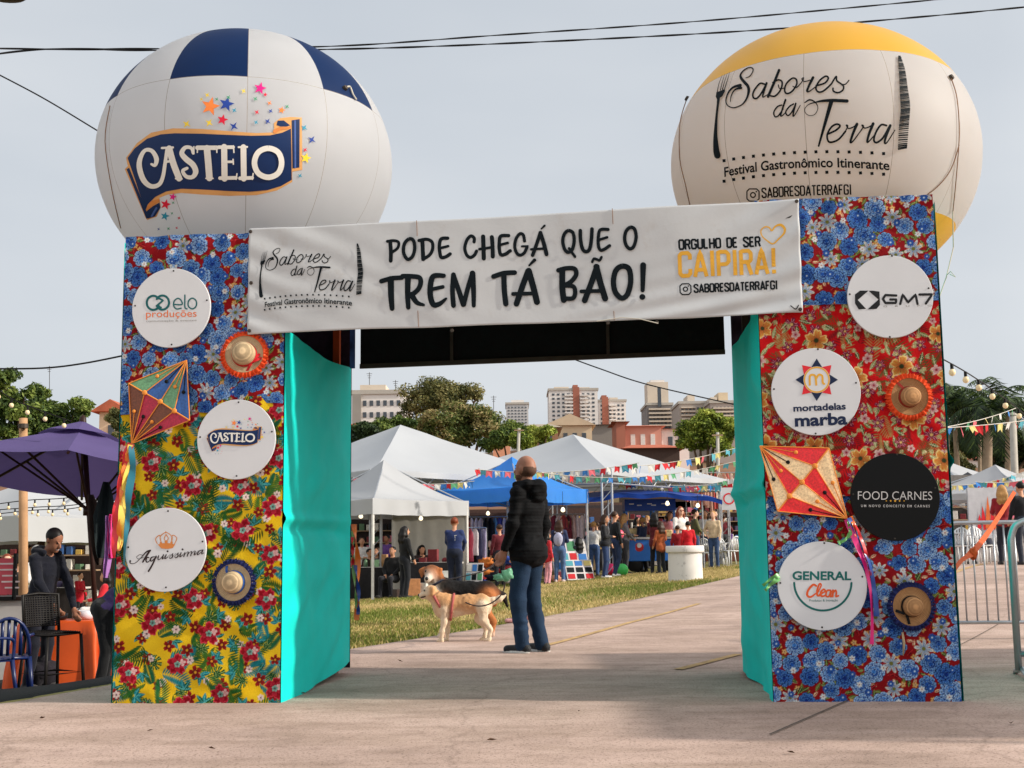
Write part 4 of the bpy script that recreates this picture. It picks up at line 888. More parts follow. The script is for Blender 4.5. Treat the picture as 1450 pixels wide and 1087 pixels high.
def ribbon_logo(t, surf, fn, sc, step=None):
    k = lambda p, K=K7: fn(np.array(crop(p, *K)))
    st = step
    D = Decal(); D.poly(k(GLD), st); D.build('ribbon', [RIBG], surf, t, off=.002)
    D = Decal(); D.poly(k([(1258, 105), (1316, 96), (1314, 450), (1264, 456)]), st); D.poly(k([(50, 462), (70, 452), (212, 812), (196, 826)]), st)
    D.poly(k([(1148, 140), (1155, 108), (1200, 106), (1246, 142), (1225, 150), (1175, 150)]), st); D.poly(k([(196, 770), (240, 735), (292, 705), (298, 745), (258, 808), (204, 824)]), st); D.poly(k(RIB), st); D.build('ribbon', [RIBN], surf, t, off=.0035)
    D = Decal(); D.stroke(k([(1282, 110), (1284, 450)]), 12 / 5.179 * sc, curve=False); D.stroke(k([(235, 805), (255, 770), (270, 745)]), 14 / 5.179 * sc); D.build('ribbon_sheen', [RIBB], surf, t, off=.0045)
    D = Decal(); D.stroke(k([(1135, 185), (1180, 165), (1240, 160), (1250, 145)]), np.array([30, 24, 12, 4]) / 5.179 * sc); D.stroke(k([(200, 760), (235, 715), (285, 690)]), np.array([10, 34, 20]) / 5.179 * sc); D.build('ribbon_curl', [COPPER], surf, t, off=.0045)
    D = Decal()
    for p, wd in CAS: D.stroke(k(p), np.asarray(wd, float) / 5.179 * sc)
    D.stroke(k([(1085, 310), (1013, 340), (985, 415), (1013, 490), (1085, 520), (1157, 490), (1182, 415), (1157, 340)]), 40 / 5.179 * sc, closed=True)
    D.build('lettering', [IVORY], surf, t, off=.0075)
    for ci, m_ in enumerate(STC):
        D = Decal()
        for x, y, r, c_, n in STARS:
            if c_ == ci: D.star(fn(np.array(crop([(x, y)], *K1)))[0], r / 3.0208 * sc, n, .25 if n == 5 else .6, .42 if n == 5 else .3)
        if D.v: D.build('printed_stars', [m_], surf, t, off=.005)
ID = lambda v: np.asarray(v, float)
t = sign(335, 622, 55.5, 'white round sign with a small navy ribbon and coloured stars')
_cf = affine([(181, 223), (427, 166), (207.6, 310), (413, 254)], [(295.7, 616), (369, 604), (298, 639), (367, 626)])
ribbon_logo(t, dsurf, _cf, .3)
# crown
t = sign(235, 778, 57.5, 'white round sign with a gold crown over black script')
ca = lambda *p: [(170 + x / 10.357, 740 + y / 10.357) for x, y in p]
def f(D):
    for p in ([(545, 305), (522, 235), (580, 182), (592, 240), (605, 290)], [(605, 290), (590, 205), (675, 142), (762, 205), (755, 285)], [(755, 285), (770, 185), (832, 222), (800, 312)], [(675, 172), (650, 230), (675, 268), (708, 230), (678, 172)], [(672, 128), (672, 150)]): D.stroke(ca(*p), 1.1)
    D.poly(ca((555, 318), (620, 300), (680, 296), (740, 300), (808, 318), (772, 372), (690, 384), (605, 374)))
    D.disc(ca((600, 296))[0], 1.7); D.disc(ca((757, 290))[0], 1.7); D.disc(ca((678, 280))[0], 2.2)
dec(t, 'crown_emblem', COPPER, f)
def f(D):
    for p, wd in (([(150, 560), (150, 590), (190, 600), (240, 580), (320, 500), (390, 425), (445, 406)], [26, 14, 8, 9, 12, 20, 24]), ([(440, 408), (385, 490), (335, 575)], [28, 28, 22]), ([(345, 505), (275, 530), (245, 502), (290, 468), (335, 478)], 7), ([(425, 512), (400, 508), (382, 550), (400, 578), (445, 548)], [14, 18, 20, 16, 8]),
      ([(512, 498), (465, 508), (445, 548), (468, 560), (515, 512)], [12, 18, 20, 14, 10]), ([(532, 490), (475, 615), (420, 710)], [20, 24, 26])): D.stroke(ca(*p), np.asarray(wd, float) / 10.357)
    x, sl = 548, -.125; ln = lambda X, Y: (X, 545 + (X - 548) * sl + Y)
    def L(pts, wd): D.stroke(ca(*[ln(548 + (x - 548) * 1.12 + a * 1.1 - b * .35, b) for a, b in pts]), np.asarray(wd, float) * .78 / 10.357)
    for ch in 'uissima':
        L([(-34, -16), (-12, -40), (4, -60)], 6)
        if ch == 'u': L([(0, -60), (6, -10), (30, -5), (62, -62)], [18, 20, 12, 10]); L([(64, -66), (62, -8), (92, -18)], [20, 20, 8]); x += 98
        elif ch == 'i': L([(0, -62), (0, -6), (34, -22)], [20, 20, 8]); D.disc(ca(ln(548 + (x - 548) * 1.12 + 42, -108))[0], 1.35); x += 52
        elif ch == 's': L([(0, -14), (34, -66), (34, -44), (46, -14), (20, 2), (8, -8)], [8, 10, 20, 22, 14, 10]); x += 72
        elif ch == 'm':
            for q in (0, 46, 92): L([(q, -58), (q + 2, 0)], [18, 20]); L([(q + 2, -20), (q + 30, -62), (q + 44, -56)], [7, 9, 14])
            L([(138, -56), (138, -6), (166, -20)], [18, 18, 8]); x += 172
        else: L([(58, -62), (20, -56), (4, -20), (18, 0), (60, -50)], [14, 18, 20, 14, 10]); L([(64, -64), (64, -6), (92, -20)], [20, 18, 8]); x += 90
dec(t, 'lettering', BROWN, f)
# lens emblem
cg = lambda *p: [(1020 + x / 2.859, 270 + y / 2.859) for x, y in p]
t = sign(1260, 420, 61, 'white round sign with a black lens emblem, near the top of the right tower')
def f(D):
    D.poly(cg((565, 404), (545, 420), (545, 455), (560, 480), (590, 478), (556, 442), (600, 404))); D.poly(cg((615, 404), (644, 408), (646, 462), (632, 478), (596, 480), (640, 440), (600, 405)))
    for p in ([(712, 424), (668, 422), (658, 438), (668, 454), (710, 454), (712, 440), (688, 440)], [(728, 458), (738, 420), (760, 452), (790, 420), (798, 458)], [(806, 420), (858, 419), (832, 456)]): D.stroke(cg(*p), 3.4, curve=False)
dec(t, 'emblem_and_lettering', rgb('charcoal ink', 26, 26, 28, rough=.4), f); dec(t, 'lettering', GREY, lambda D: D.text('GRUPO', *cg((660, 471), (856, 468)), 2.6, spacing=3.5))
# compass rose
t = sign(1155, 554.5, 63.5, 'white round sign with a red and navy compass star')
def rose(D, ks, r):
    for k in ks:
        a = k * math.pi / 4 - math.pi / 2; D.poly(cg((390 + r * math.cos(a), 765 + r * math.sin(a)), (390 + 55 * math.cos(a + .42), 765 + 55 * math.sin(a + .42)), (390 + 55 * math.cos(a - .42), 765 + 55 * math.sin(a - .42))))
dec(t, 'star_emblem', NAVY, lambda D: rose(D, (0, 2, 4, 6), 86)); dec(t, 'star_emblem', RED, lambda D: rose(D, (1, 3, 5, 7), 84), off=.0024)
dec(t, 'star_emblem', WHITE, lambda D: D.disc(cg((390, 765))[0], 54 / 2.859), off=.003)
def f(D):
    D.disc(cg((390, 765))[0], 53 / 2.859, 47 / 2.859)
    D.stroke(cg((362, 785), (362, 752), (372, 745), (384, 752), (388, 785)), 3); D.stroke(cg((388, 760), (398, 745), (412, 750), (414, 775), (420, 782)), 3)
dec(t, 'star_emblem', GOLD, f, off=.0036)
dec(t, 'lettering', NAVY, lambda D: (D.text('mortadelas', *cg((296, 893), (508, 884)), 9.6, bold=.03), D.text('marba', *cg((302, 953), (514, 944)), 17, bold=.035)))
# black board
cb = lambda *p: [(1020 + x / 2.861, 630 + y / 2.861) for x, y in p]
t = sign(1267, 703.5, 63.5, 'black round sign with thin silver capitals', BLACKB)
SILV = rgb('silver ink', 190, 186, 184, rough=.4)
def f(D):
    D.text('FOOD CARNES', *cb((557, 221), (858, 222)), 12.6, bold=-.006); D.text('UM NOVO CONCEITO EM CARNES', *cb((570, 251), (848, 252)), 3.6, spacing=1.5, bold=.01)
dec(t, 'lettering', SILV, f); dec(t, 'lettering', GOLD, lambda D: [D.star(cb((672 + i * 18, 226))[0], (1.2 if i in (0, 4) else 1.7 + .5 * (i == 2))) for i in range(5)])
# smile arc
t = sign(1164, 829, 63.5, 'white round sign with a teal smile arc, lowest on the right tower')
GREENT = rgb('bottle green ink', 16, 96, 92, rough=.5)
def f(D):
    D.text('GENERAL', *cb((292, 545), (530, 546)), 12.3, bold=.03)
    D.stroke(cb(*[(415 + 116 * math.cos(a), 556 + 114 * math.sin(a)) for a in np.linspace(0.02, math.pi - .02, 20)]), 2.9)
dec(t, 'lettering', GREENT, f)
def f(D):
    for p, wd in (([(388, 570), (375, 566), (356, 588), (352, 608), (366, 615), (388, 600)], [8, 9, 9, 9, 8, 5]), ([(390, 605), (408, 570), (402, 562), (393, 585), (393, 608), (404, 610)], [5, 6, 7, 8, 8, 6]), ([(402, 605), (424, 592), (418, 584), (407, 596), (410, 612), (428, 608)], [6, 7, 7, 8, 8, 6]), ([(446, 588), (432, 590), (428, 610), (440, 612), (448, 590), (446, 612), (452, 612)], 7), ([(456, 588), (455, 613)], 8), ([(456, 600), (466, 588), (470, 598), (468, 613), (478, 610)], 7)): D.stroke(cb(*p), np.asarray(wd, float) / 2.861)
dec(t, 'lettering', rgb('rust orange ink', 216, 88, 40, rough=.5), f); dec(t, 'lettering', GREENT, lambda D: D.text('Produtos & Inovação', *cb((360, 634), (476, 633)), 3.6))

# ================================================================ straw hats
def straw(name, c):
    m = rgb(name, *c, rough=.8, var=.12, scale=20)
    n = m.node_tree.nodes; l = m.node_tree.links; b = n['Principled BSDF']; t = n.new('ShaderNodeTexCoord')
    wv = n.new('ShaderNodeTexWave'); wv.wave_type = 'RINGS'; wv.rings_direction = 'SPHERICAL'; wv.inputs['Scale'].default_value = 42; wv.inputs['Distortion'].default_value = 1.2; wv.inputs['Detail'].default_value = 2
    l.new(t.outputs['Object'], wv.inputs['Vector']); bp = n.new('ShaderNodeBump'); bp.inputs['Strength'].default_value = .6; bp.inputs['Distance'].default_value = .004
    l.new(wv.outputs['Fac'], bp.inputs['Height']); l.new(bp.outputs[0], b.inputs['Normal'])
    src = b.inputs['Base Color'].links[0].from_socket; mxx = n.new('ShaderNodeMixRGB'); mxx.blend_type = 'MULTIPLY'; mxx.inputs[0].default_value = .45
    l.new(src, mxx.inputs[1]); l.new(wv.outputs['Color'], mxx.inputs[2]); l.new(mxx.outputs[0], b.inputs['Base Color']); return m
def hat(px, py, r, label, strawm, fringe, band, tilt, cx=0, cy=0, tail=None, squash=.55):
    c = hitplane(px, py, -.03)[0][0]; e = hitplane(px + r, py, -.03)[0][0]; R = np.linalg.norm(e - c) - .012
    t = thing('straw_hat', label, 'hat', c, 'straw hats pinned to the arch towers')
    tx, ty = tilt; Rt = np.array(Matrix.Rotation(tx, 3, 'X') @ Matrix.Rotation(ty, 3, 'Y')); Ml = FR @ Rt
    rc = R * squash; hc = R * .78
    prof = [(R * .985, .022), (R, .024), (R * .98, .027), (R * .8, .016), (R * .62, .013), (rc * 1.02, .016), (rc * .97, .03), (rc * .95, hc * .5), (rc * .88, hc * .78), (rc * .7, hc * .93), (rc * .35, hc), (0.001, hc * 1.0)]
    wob = lambda a, i: 1 + (.02 * math.sin(2 * a + 1) + .012 * math.sin(5 * a)) * (i < 6)
    o = MB().lathe(prof, 48, M=Ml, wob=wob).build('straw', [strawm], t, True, local=True)
    mb = MB(); mb.lathe([(rc * 1.03, .017), (rc * 1.0, .042), (rc * .985, .044), (rc * .985, .017)], 40, M=Ml)
    if tail:
        for k, (a0, dx, dy) in enumerate(tail):
            p = np.array([rc * 1.02 * math.cos(a0), rc * 1.02 * math.sin(a0), .03]); q = [p + np.array([dx * s_, dy * s_, .004 * math.sin(s_ * 5) - .006 * s_]) for s_ in np.linspace(0, 1, 6)]
            n_ = np.array([-dy, dx, 0]); n_ = n_ / np.linalg.norm(n_) * .008; v = [x_ + n_ for x_ in q] + [x_ - n_ for x_ in q]; mb.add(np.array(v) @ Ml.T, [(i, i + 1, 7 + i, 6 + i) for i in range(5)])
    mb.build('hat_band', [band], t, True, local=True)
    n = 150; an = np.linspace(0, 2 * math.pi, n, endpoint=False); rows = []
    for rr, zz, wv_ in ((.93, .03, .0), (1.02, .03, .006), (1.09, .024, .012), (1.155, .02, .016)):
        q = R * rr * (1 + (rr > 1.05) * .03 * vnoise(an * 9, an * 0, rr)); rows.append(np.stack([q * np.cos(an), q * np.sin(an), zz + wv_ * np.sin(an * 34 + 2 * vnoise(an * 6, an * 0))], 1))
    v = np.concatenate(rows) @ Ml.T; mb = MB(); mb.add(v, [(i * n + j, i * n + (j + 1) % n, (i + 1) * n + (j + 1) % n, (i + 1) * n + j) for i in range(3) for j in range(n)])
    for j in range(0, n, 1):     # threads of the frayed edge
        a = an[j] + rng.normal(0, .02); p0 = np.array([R * 1.12 * math.cos(a), R * 1.12 * math.sin(a), .02]); p1 = p0 * rng.uniform(1.06, 1.13); p1[2] = .018 + rng.normal(0, .008); n_ = np.array([-math.sin(a), math.cos(a), 0]) * .0035
        mb.add(np.array([p0 - n_, p0 + n_, p1]) @ Ml.T, [(0, 1, 2)])
    mb.build('fringe', [fringe], t, True, local=True); return t
ST1 = straw('pale straw', (214, 186, 146)); ST2 = straw('tan straw', (190, 142, 96))
FO = rgb('orange ruffle', 226, 78, 34, rough=.8, trans=.15); FN = rgb('navy ruffle', 28, 36, 84, rough=.8, trans=.1)
hat(347, 503, 31, 'pale straw hat with orange fringe and red bow on the left tower', ST1, FO, rgb('red hat ribbon', 190, 34, 40), (-.12, .1), tail=[(-.6, .03, .05), (-.9, -.03, -.05), (-.7, .05, .03)], squash=.6)
hat(333, 824, 30, 'straw hat with navy fringe and blue band on the left tower', ST1, FN, rgb('blue hat ribbon', 42, 82, 150), (.02, -.08), tail=[(2.2, -.005, .06)], squash=.58)
hat(1286, 562, 32, 'tan straw hat with orange fringe on the red cloth', ST2, FO, rgb('dark red hat ribbon', 150, 46, 36), (.05, .1), tail=[(2.2, -.05, .05)], squash=.52)
h4 = hat(1289, 858, 33, 'tan straw hat with navy fringe and black cord on the lower right tower', ST2, FN, rgb('black hat cord', 18, 18, 20), (.02, .12), tail=[(3.9, -.05, .02), (4.1, .02, -.06)], squash=.5)
mb = MB(); pts = [hitplane(x, y, -.02)[0][0] for x, y in ((1278, 895), (1280, 910), (1279, 928))]; mb.tube(pts, [.006, .008, .003], 6); mb.build('straw_tassel', [ST1], h4, True)

# ================================================================ kites
ORC = rgb('orange cord', 226, 140, 60, rough=.6)
def glit(name, c):
    m = rgb(name, *c, rough=.45, var=.35, scale=90, spec=.6); return m
def strip(mb, pts, wd, mi=0, tw=.6, off=0.):
    """a hanging satin ribbon through picture points in front of the tower"""
    p = spline(pts, 8); n = len(p); t = np.gradient(p, axis=0); t /= np.linalg.norm(t, axis=1)[:, None]; nn = np.stack([-t[:, 1], t[:, 0]], 1)
    s_ = np.linspace(0, 1, n); k = wd / 2 * (.75 + .25 * np.cos(s_ * 9 * tw + off)); ph = s_ * 12 * tw + off
    P = [hitplane(*q.T, -.05)[0] for q in (p + nn * k[:, None], p, p - nn * k[:, None])]
    dz = [(.022 * np.sin(ph) + .012 * j * np.cos(ph * 1.3))[:, None] for j in (-1, 0, 1)]
    v = np.concatenate([P[i] - AN * (np.abs(dz[i]) + .004) for i in range(3)])
    mb.add(v, [(r * n + i, r * n + i + 1, (r + 1) * n + i + 1, (r + 1) * n + i) for r in (0, 1) for i in range(n - 1)], mi)
def kite(label, ends, mid, colsA, colsB, ribbons, fan):
    """fan: two apexes; mid: the bent spar between them"""
    apA, apB = fan; W_ = lambda p, w_=-.06: hitplane(p[0], p[1], w_)[0][0]
    t = thing('paper_kite', label, 'kite', W_(mid[len(mid) // 2]), 'festival kites pinned to the arch towers')
    for i in range(len(mid) - 1):
        for ap, cl in ((apA, colsA), (apB, colsB)):
            a, b, c = W_(ap, -.045), W_(mid[i], -.075), W_(mid[i + 1], -.075)
            mb = MB(); th = AN * .006; mb.add([a, b, c, a + th, b + th, c + th], [(0, 1, 2), (5, 4, 3), (0, 3, 4, 1), (1, 4, 5, 2), (2, 5, 3, 0)]); mb.build('panel', [cl[i]], t)
            g = (a * .42 + (b + c) * .29) - AN * .008; mb = MB(); mb.lathe([(0, .008), (.008, .007), (.012, 0)], 12, c=g, M=FR); mb.build('rosette', [ORC if i % 2 == 0 else BLK], t)
            mb = MB(); mb.tube([a - AN * .006, g + AN * .004], .0025, 5); mb.build('spoke_cord', [ORC if i % 2 == 0 else BLK], t)
    mb = MB()
    for ap in fan:
        for q in mid: mb.tube([W_(ap, -.052), W_(q, -.082)], .0032, 6)
    mb.tube([W_(q, -.083) for q in mid], .0045, 6)
    mb.build('edge_cord', [ORC], t)
    for q in mid[1:-1]: mb = MB(); mb.lathe([(0, .012), (.012, .01), (.017, 0)], 12, c=W_(q, -.084), M=FR); mb.build('bead', [ORC], t)
    for k, (m_, wd, pts, tw) in enumerate(ribbons): mb = MB(); strip(mb, pts, wd, 0, tw, k * 1.3); mb.build('ribbon', [m_], t, True)
    return t
BLK = rgb('black felt', 20, 20, 22, rough=.9)
GR, BL, BRN, MAG = glit('green glitter', (96, 146, 104)), glit('blue glitter', (30, 82, 150)), glit('brown glitter', (112, 60, 38)), glit('crimson glitter', (176, 24, 62))
def satin(n, c): return rgb(n + ' satin ribbon', *c, rough=.35, var=.05, spec=.6, trans=.12)
sR, sO, sY, sT, sP, sB, sG, sW, sL = satin('red', (206, 30, 40)), satin('orange', (232, 120, 40)), satin('yellow', (238, 208, 90)), satin('teal', (22, 110, 130)), satin('pink', (232, 40, 130)), satin('blue', (30, 70, 150)), satin('green', (120, 190, 110)), satin('cream', (236, 220, 200)), satin('lilac', (176, 120, 190))
k5 = lambda x, y: (150 + x / 3.0194, 320 + y / 3.0194)
kite('green blue and crimson kite with a rainbow ribbon tail on the left tower', None, [k5(97, 672), k5(165, 712), k5(232, 750), k5(292, 790), k5(358, 830)], [GR, BL, GR, BL], [BRN, MAG, BRN, MAG],
     [(sR, 11, [(187, 628), (178, 655), (170, 700), (166, 745), (163, 790)], 1.), (sY, 8, [(187, 630), (183, 660), (176, 700), (174, 745), (171, 778)], .8), (sO, 8, [(187, 629), (181, 655), (175, 690), (170, 730), (170, 780)], 1.2), (sT, 9, [(188, 630), (189, 660), (184, 705), (181, 750), (177, 800)], .7)],
     (k5(345, 573), k5(110, 930)))
k8 = lambda x, y: (1020 + x / 2.861, 630 + y / 2.861)
RG, CG = glit('red glitter', (232, 24, 34)), glit('cream glitter', (246, 214, 164))
kite('red and cream kite with pink and blue ribbons on the right tower', None, [k8(440, 12), k8(383, 85), k8(330, 150), k8(280, 207), k8(232, 268)], [RG, CG, RG, CG], [CG, RG, CG, RG],
     [(sP, 9, [(1199, 735), (1212, 770), (1226, 805), (1233, 850), (1234, 912)], .5), (sB, 8, [(1201, 733), (1216, 765), (1231, 800), (1238, 840), (1240, 872)], .6), (sR, 5, [(1203, 732), (1216, 755), (1227, 790), (1232, 815)], .8), (sG, 7, [(1200, 737), (1204, 752), (1196, 764), (1186, 769)], .9), (sO, 6, [(1204, 731), (1209, 745), (1211, 760)], .5)],
     (k8(160, 4), k8(514, 297)))
gt = thing('green_ribbon', 'pale green ribbon knotted beside the sign with a smile arc', 'ribbon', hitplane(1090, 825, -.05)[0][0])
for q in ([(1103, 814), (1092, 819), (1080, 829)], [(1102, 818), (1090, 828), (1083, 836)]): mb = MB(); strip(mb, q, 8, 0, .5); mb.build('ribbon_tail', [sG], gt, True)
mb = MB(); mb.lathe([(0, .012), (.014, .008), (.018, 0)], 12, c=hitplane(1102, 815, -.05)[0][0], M=FR); mb.build('knot', [sG], gt)
# ribbon tail of a kite on the back of the left tower, and a loose lilac one at its outer edge
def back_ribbons(label, base, rows):
    t = thing('ribbon_tail', label, 'ribbon', base)
    for m_, pts, wd in rows:
        p = spline(np.array(pts), 8); n = len(p); s_ = np.linspace(0, 1, n); a = np.stack([np.cos(s_ * 7), .6 * np.sin(s_ * 7), 0 * s_], 1) * wd / 2
        mb = MB(); mb.add(np.vstack([p + a, p - a]), [(i, i + 1, n + i + 1, n + i) for i in range(n - 1)]); mb.build('ribbon', [m_], t, True)
    return t
bp_ = lambda px, py, d=9.95: at(px, py, d)
back_ribbons('orange green and blue ribbons hanging from the back of the left tower', bp_(503, 700), [(sO, [bp_(501, 742), bp_(507, 800), bp_(505, 878)], .045), (sG, [bp_(500, 752), bp_(501, 810), bp_(506, 862)], .03), (sB, [bp_(503, 800, 9.93), bp_(508, 840, 9.93), bp_(507, 870, 9.93)], .03), (sR, [bp_(499, 760, 9.93), bp_(500, 800, 9.93)], .03)])

# ================================================================ giant balloons
def balloon_geom(px, py, wdist, rx_px, kz):
    c = G(*wdist); v = ray(px, py); t = ((c - CAM) @ AN) / (v @ AN); c = CAM + v * t
    R = rx_px / FPX * np.linalg.norm(c - CAM) / math.sqrt(1 + (rx_px / FPX) ** 2); return c, R, R * kz
def ellsurf(c, R, Rz):
    sc = np.array([1 / R, 1 / R, 1 / Rz])
    def f(px, py):
        v = FPX * _f + np.outer(np.asarray(px) - 725, _r) + np.outer(543.5 - np.asarray(py), _u); v /= np.linalg.norm(v, axis=1)[:, None]
        o = (CAM - c) * sc; d = v * sc; A = (d * d).sum(1); B = d @ o; Cc = o @ o - 1; disc = np.maximum(B * B - A * Cc, 0); t = (-B - np.sqrt(disc)) / A
        P = CAM + v * t[:, None]; N = (P - c) * sc * sc; N /= np.linalg.norm(N, axis=1)[:, None]; return P, N
    return f
def balloon(label, c, R, Rz, az0, ztop, zbot, mats, top_fn, nm='giant_balloon'):
    t = thing(nm, label, 'balloon', c - UZ * Rz, 'giant balloons resting on the arch towers')
    sw = R_(.1); az = []
    for g in range(12):
        a = az0 + g * math.pi / 6
        az += [a - sw, a + sw] + [a + math.pi / 6 * k / 8 for k in range(1, 8)]
    az = np.array(az); el = [-math.pi / 2 + .02] + list(np.linspace(-1.45, 1.45, 59)) + [math.pi / 2 - .02]
    e1, e0 = math.asin(ztop / Rz), math.asin(zbot / Rz); el = np.array(sorted([e for e in el if abs(e - e1) > .02 and abs(e - e0) > .02] + [e1, e0, e1 - .0035, e0 + .0035]))
    na, ne = len(az), len(el); A, E = np.meshgrid(az, el); gph = ((A - az0) % (math.pi / 6)) / (math.pi / 6)
    bul = 1 + .006 * np.abs(np.sin(math.pi * gph)) ** .7 * np.cos(E) - .006
    P = np.stack([R * np.cos(E) * np.sin(A) * bul, -R * np.cos(E) * np.cos(A) * bul, Rz * np.sin(E) * (1 + 0 * A)], -1)
    v = P.reshape(-1, 3); f = []; mi = []
    for i in range(ne - 1):
        for j in range(na):
            f.append((i * na + j, i * na + (j + 1) % na, (i + 1) * na + (j + 1) % na, (i + 1) * na + j))
            em = (el[i] + el[i + 1]) / 2; g = j // 9
            k = top_fn(g) if em > e1 else (2 if em < e0 else 0)
            if j % 9 == 0 or (em < e1 and em > e1 - .0035): k = 3 if k == 0 else k
            mi.append(k)
    n0 = len(v); v = np.vstack([v, [(0, 0, -Rz), (0, 0, Rz)]]); f += [(n0, (j + 1) % na, j) for j in range(na)] + [(n0 + 1, (ne - 1) * na + j, (ne - 1) * na + (j + 1) % na) for j in range(na)]; mi += [2] * na + [1] * na
    mb = MB(); mb.add(v, f); mb.m = mi; mb.build('envelope', mats, t, True).location = Vector(c)
    t.children[0].matrix_parent_inverse = parent_world(t).inverted(); return t
def pvc(name, c, **k): return mat(name, lin(c), rough=.34, var=.03, scale=2, bump=.05, bscale=9, spec=.5, trans=.3, **k)
PVW, PVB, PVY = dirty_white('white balloon vinyl', (226, 226, 228), .55, (170, 150, 130), .14, .6, .04, 9), rgb('navy balloon vinyl', 4, 36, 80, rough=.55, var=.04, spec=.15, trans=.2), pvc('yellow balloon vinyl', (232, 176, 52))
SEAM = rgb('balloon seam', 150, 138, 128, rough=.6)
BC1, BR1, BZ1 = balloon_geom(349.5, 234, (.52, .95, 0), 199, .896)
s1 = ellsurf(BC1, BR1, BZ1)
_z1 = s1([302], [106.5])[0][0][2] - BC1[2]; _p = s1([350], [160])[0][0] - BC1; _a1 = math.atan2(_p[0], -_p[1])
b1 = balloon('huge white inflatable balloon with navy checks round its top', BC1, BR1, BZ1, _a1, _z1, -.93 * BZ1, [PVW, PVB, PVW, SEAM], lambda g: 1 if g % 2 == 1 else 0)
bs1 = lambda px, py: s1(px, py)
ribbon_logo(b1, bs1, ID, 1., step=6)
BC2, BR2, BZ2 = balloon_geom(1165, 230, (4.52, .95, 0), 205.5, .883)
s2 = ellsurf(BC2, BR2, BZ2)
_z2 = s2([1165], [72])[0][0][2] - BC2[2]; _p = s2([1140], [180])[0][0] - BC2; _a2 = math.atan2(_p[0], -_p[1])
_z2b = s2([1345], [308])[0][0][2] - BC2[2]
b2 = balloon('huge white inflatable balloon with a yellow cap and black script', BC2, BR2, BZ2, _a2, _z2, _z2b, [PVW, PVY, PVY, SEAM], lambda g: 1)
D = Decal(); add_logo(D, ID, 1.); insta(D, (1067.5, 275), 8.5, 1.8); c2 = lambda x, y: (930 + x / 2.788, 10 + y / 2.788)
D.caps('SABORESDATERRAFGI', c2(420, 751), c2(766, 737), 40 / 2.788, 2.1, pm=c2(593, 741)); D.build('lettering', [INK], s2, b2, off=.004)
_rope = rgb('brown rope', 126, 92, 70, rough=.9)
for sf, b, pts in ((s2, b2, [(1346, 112), (1354, 140), (1357, 190), (1353, 250), (1348, 300)]), (s2, b2, [(1357, 205), (1345, 240), (1325, 265), (1300, 283)]), (s2, b2, [(973, 142), (964, 175), (964, 225), (972, 262), (978, 290)]), (s1, b1, [(157, 150), (150, 200), (160, 270), (172, 322)])):
    P, N = sf(*np.array(spline(pts, 5)).T); mb = MB(); mb.tube(P + N * .006, .0035, 5); mb.build('guy_rope', [_rope], b)
P = s2([1348], [300])[0][0]; e = hitplane(1323, 440, .9)[0][0]
mb = MB(); mb.tube([P - AN * .02, at(1350, 350, 7.9), at(1340, 392, 7.7), at(1326, 432, 7.6), G(TR1 + .02, .03, 2.2)], .004, 5); mb.tube([at(1340, 390, 7.7), at(1346, 384, 7.68), at(1353, 392, 7.66), at(1345, 388, 7.7)], .003, 5); mb.build('guy_rope', [rgb('white rope', 176, 164, 150, rough=.9)], b2)
for sf, b, p in ((s2, b2, (1346, 110)), (s2, b2, (974, 140)), (s1, b1, (488, 125))):
    P, N = sf([p[0]], [p[1]]); mb = MB(); mb.lathe([(0, .02), (.016, .018), (.02, 0)], 10, c=P[0], M=np.column_stack([np.cross(UZ, N[0]) / np.linalg.norm(np.cross(UZ, N[0])), np.cross(N[0], np.cross(UZ, N[0])) / np.linalg.norm(np.cross(UZ, N[0])), N[0]])); mb.build('anchor_ring', [_steel], b)
P, N = s1(*np.array(spline([(488, 125), (494, 124), (498, 134), (503, 142)], 4)).T); mb = MB(); mb.tube(P + N * .012, .006, 6); mb.build('short_cord', [rgb('white string', 190, 184, 170)], b1)
# ================================================================ far town
def rot2(a): return np.array([[math.cos(a), -math.sin(a), 0], [math.sin(a), math.cos(a), 0], [0, 0, 1.]])
def pbox(x0, x1, y0, y1, d):
    a = at(x0, y1, d); b = at(x1, y0, d); return a[0], b[0], a[2], b[2]
GLS = mat('dark window glass', lin((58, 64, 72)), .25, var=.25, scale=1.5, spec=.6)
TILE = rgb('terracotta roof tiles', 176, 96, 70, rough=.85, var=.3, scale=1.5, bump=.4, bscale=8)
def windows(t, m_, x0, x1, z0, z1, y, nx, nz, fw=.5, fh=.5, me=None):
    dx, dz = (x1 - x0) / nx, (z1 - z0) / nz; o0 = None
    for i in range(nx):
        for j in range(nz):
            c = (x0 + dx * (i + .5), y - .05, z0 + dz * (j + .5))
            if o0 is None:
                mb = MB(); mb.box((0, 0, 0), (dx * fw, .12, dz * fh)); o0 = mb.build('window', [m_], t); o0.location = c; o0.matrix_parent_inverse = parent_world(t).inverted()
            else: o = o0.copy(); C.objects.link(o); o.location = c
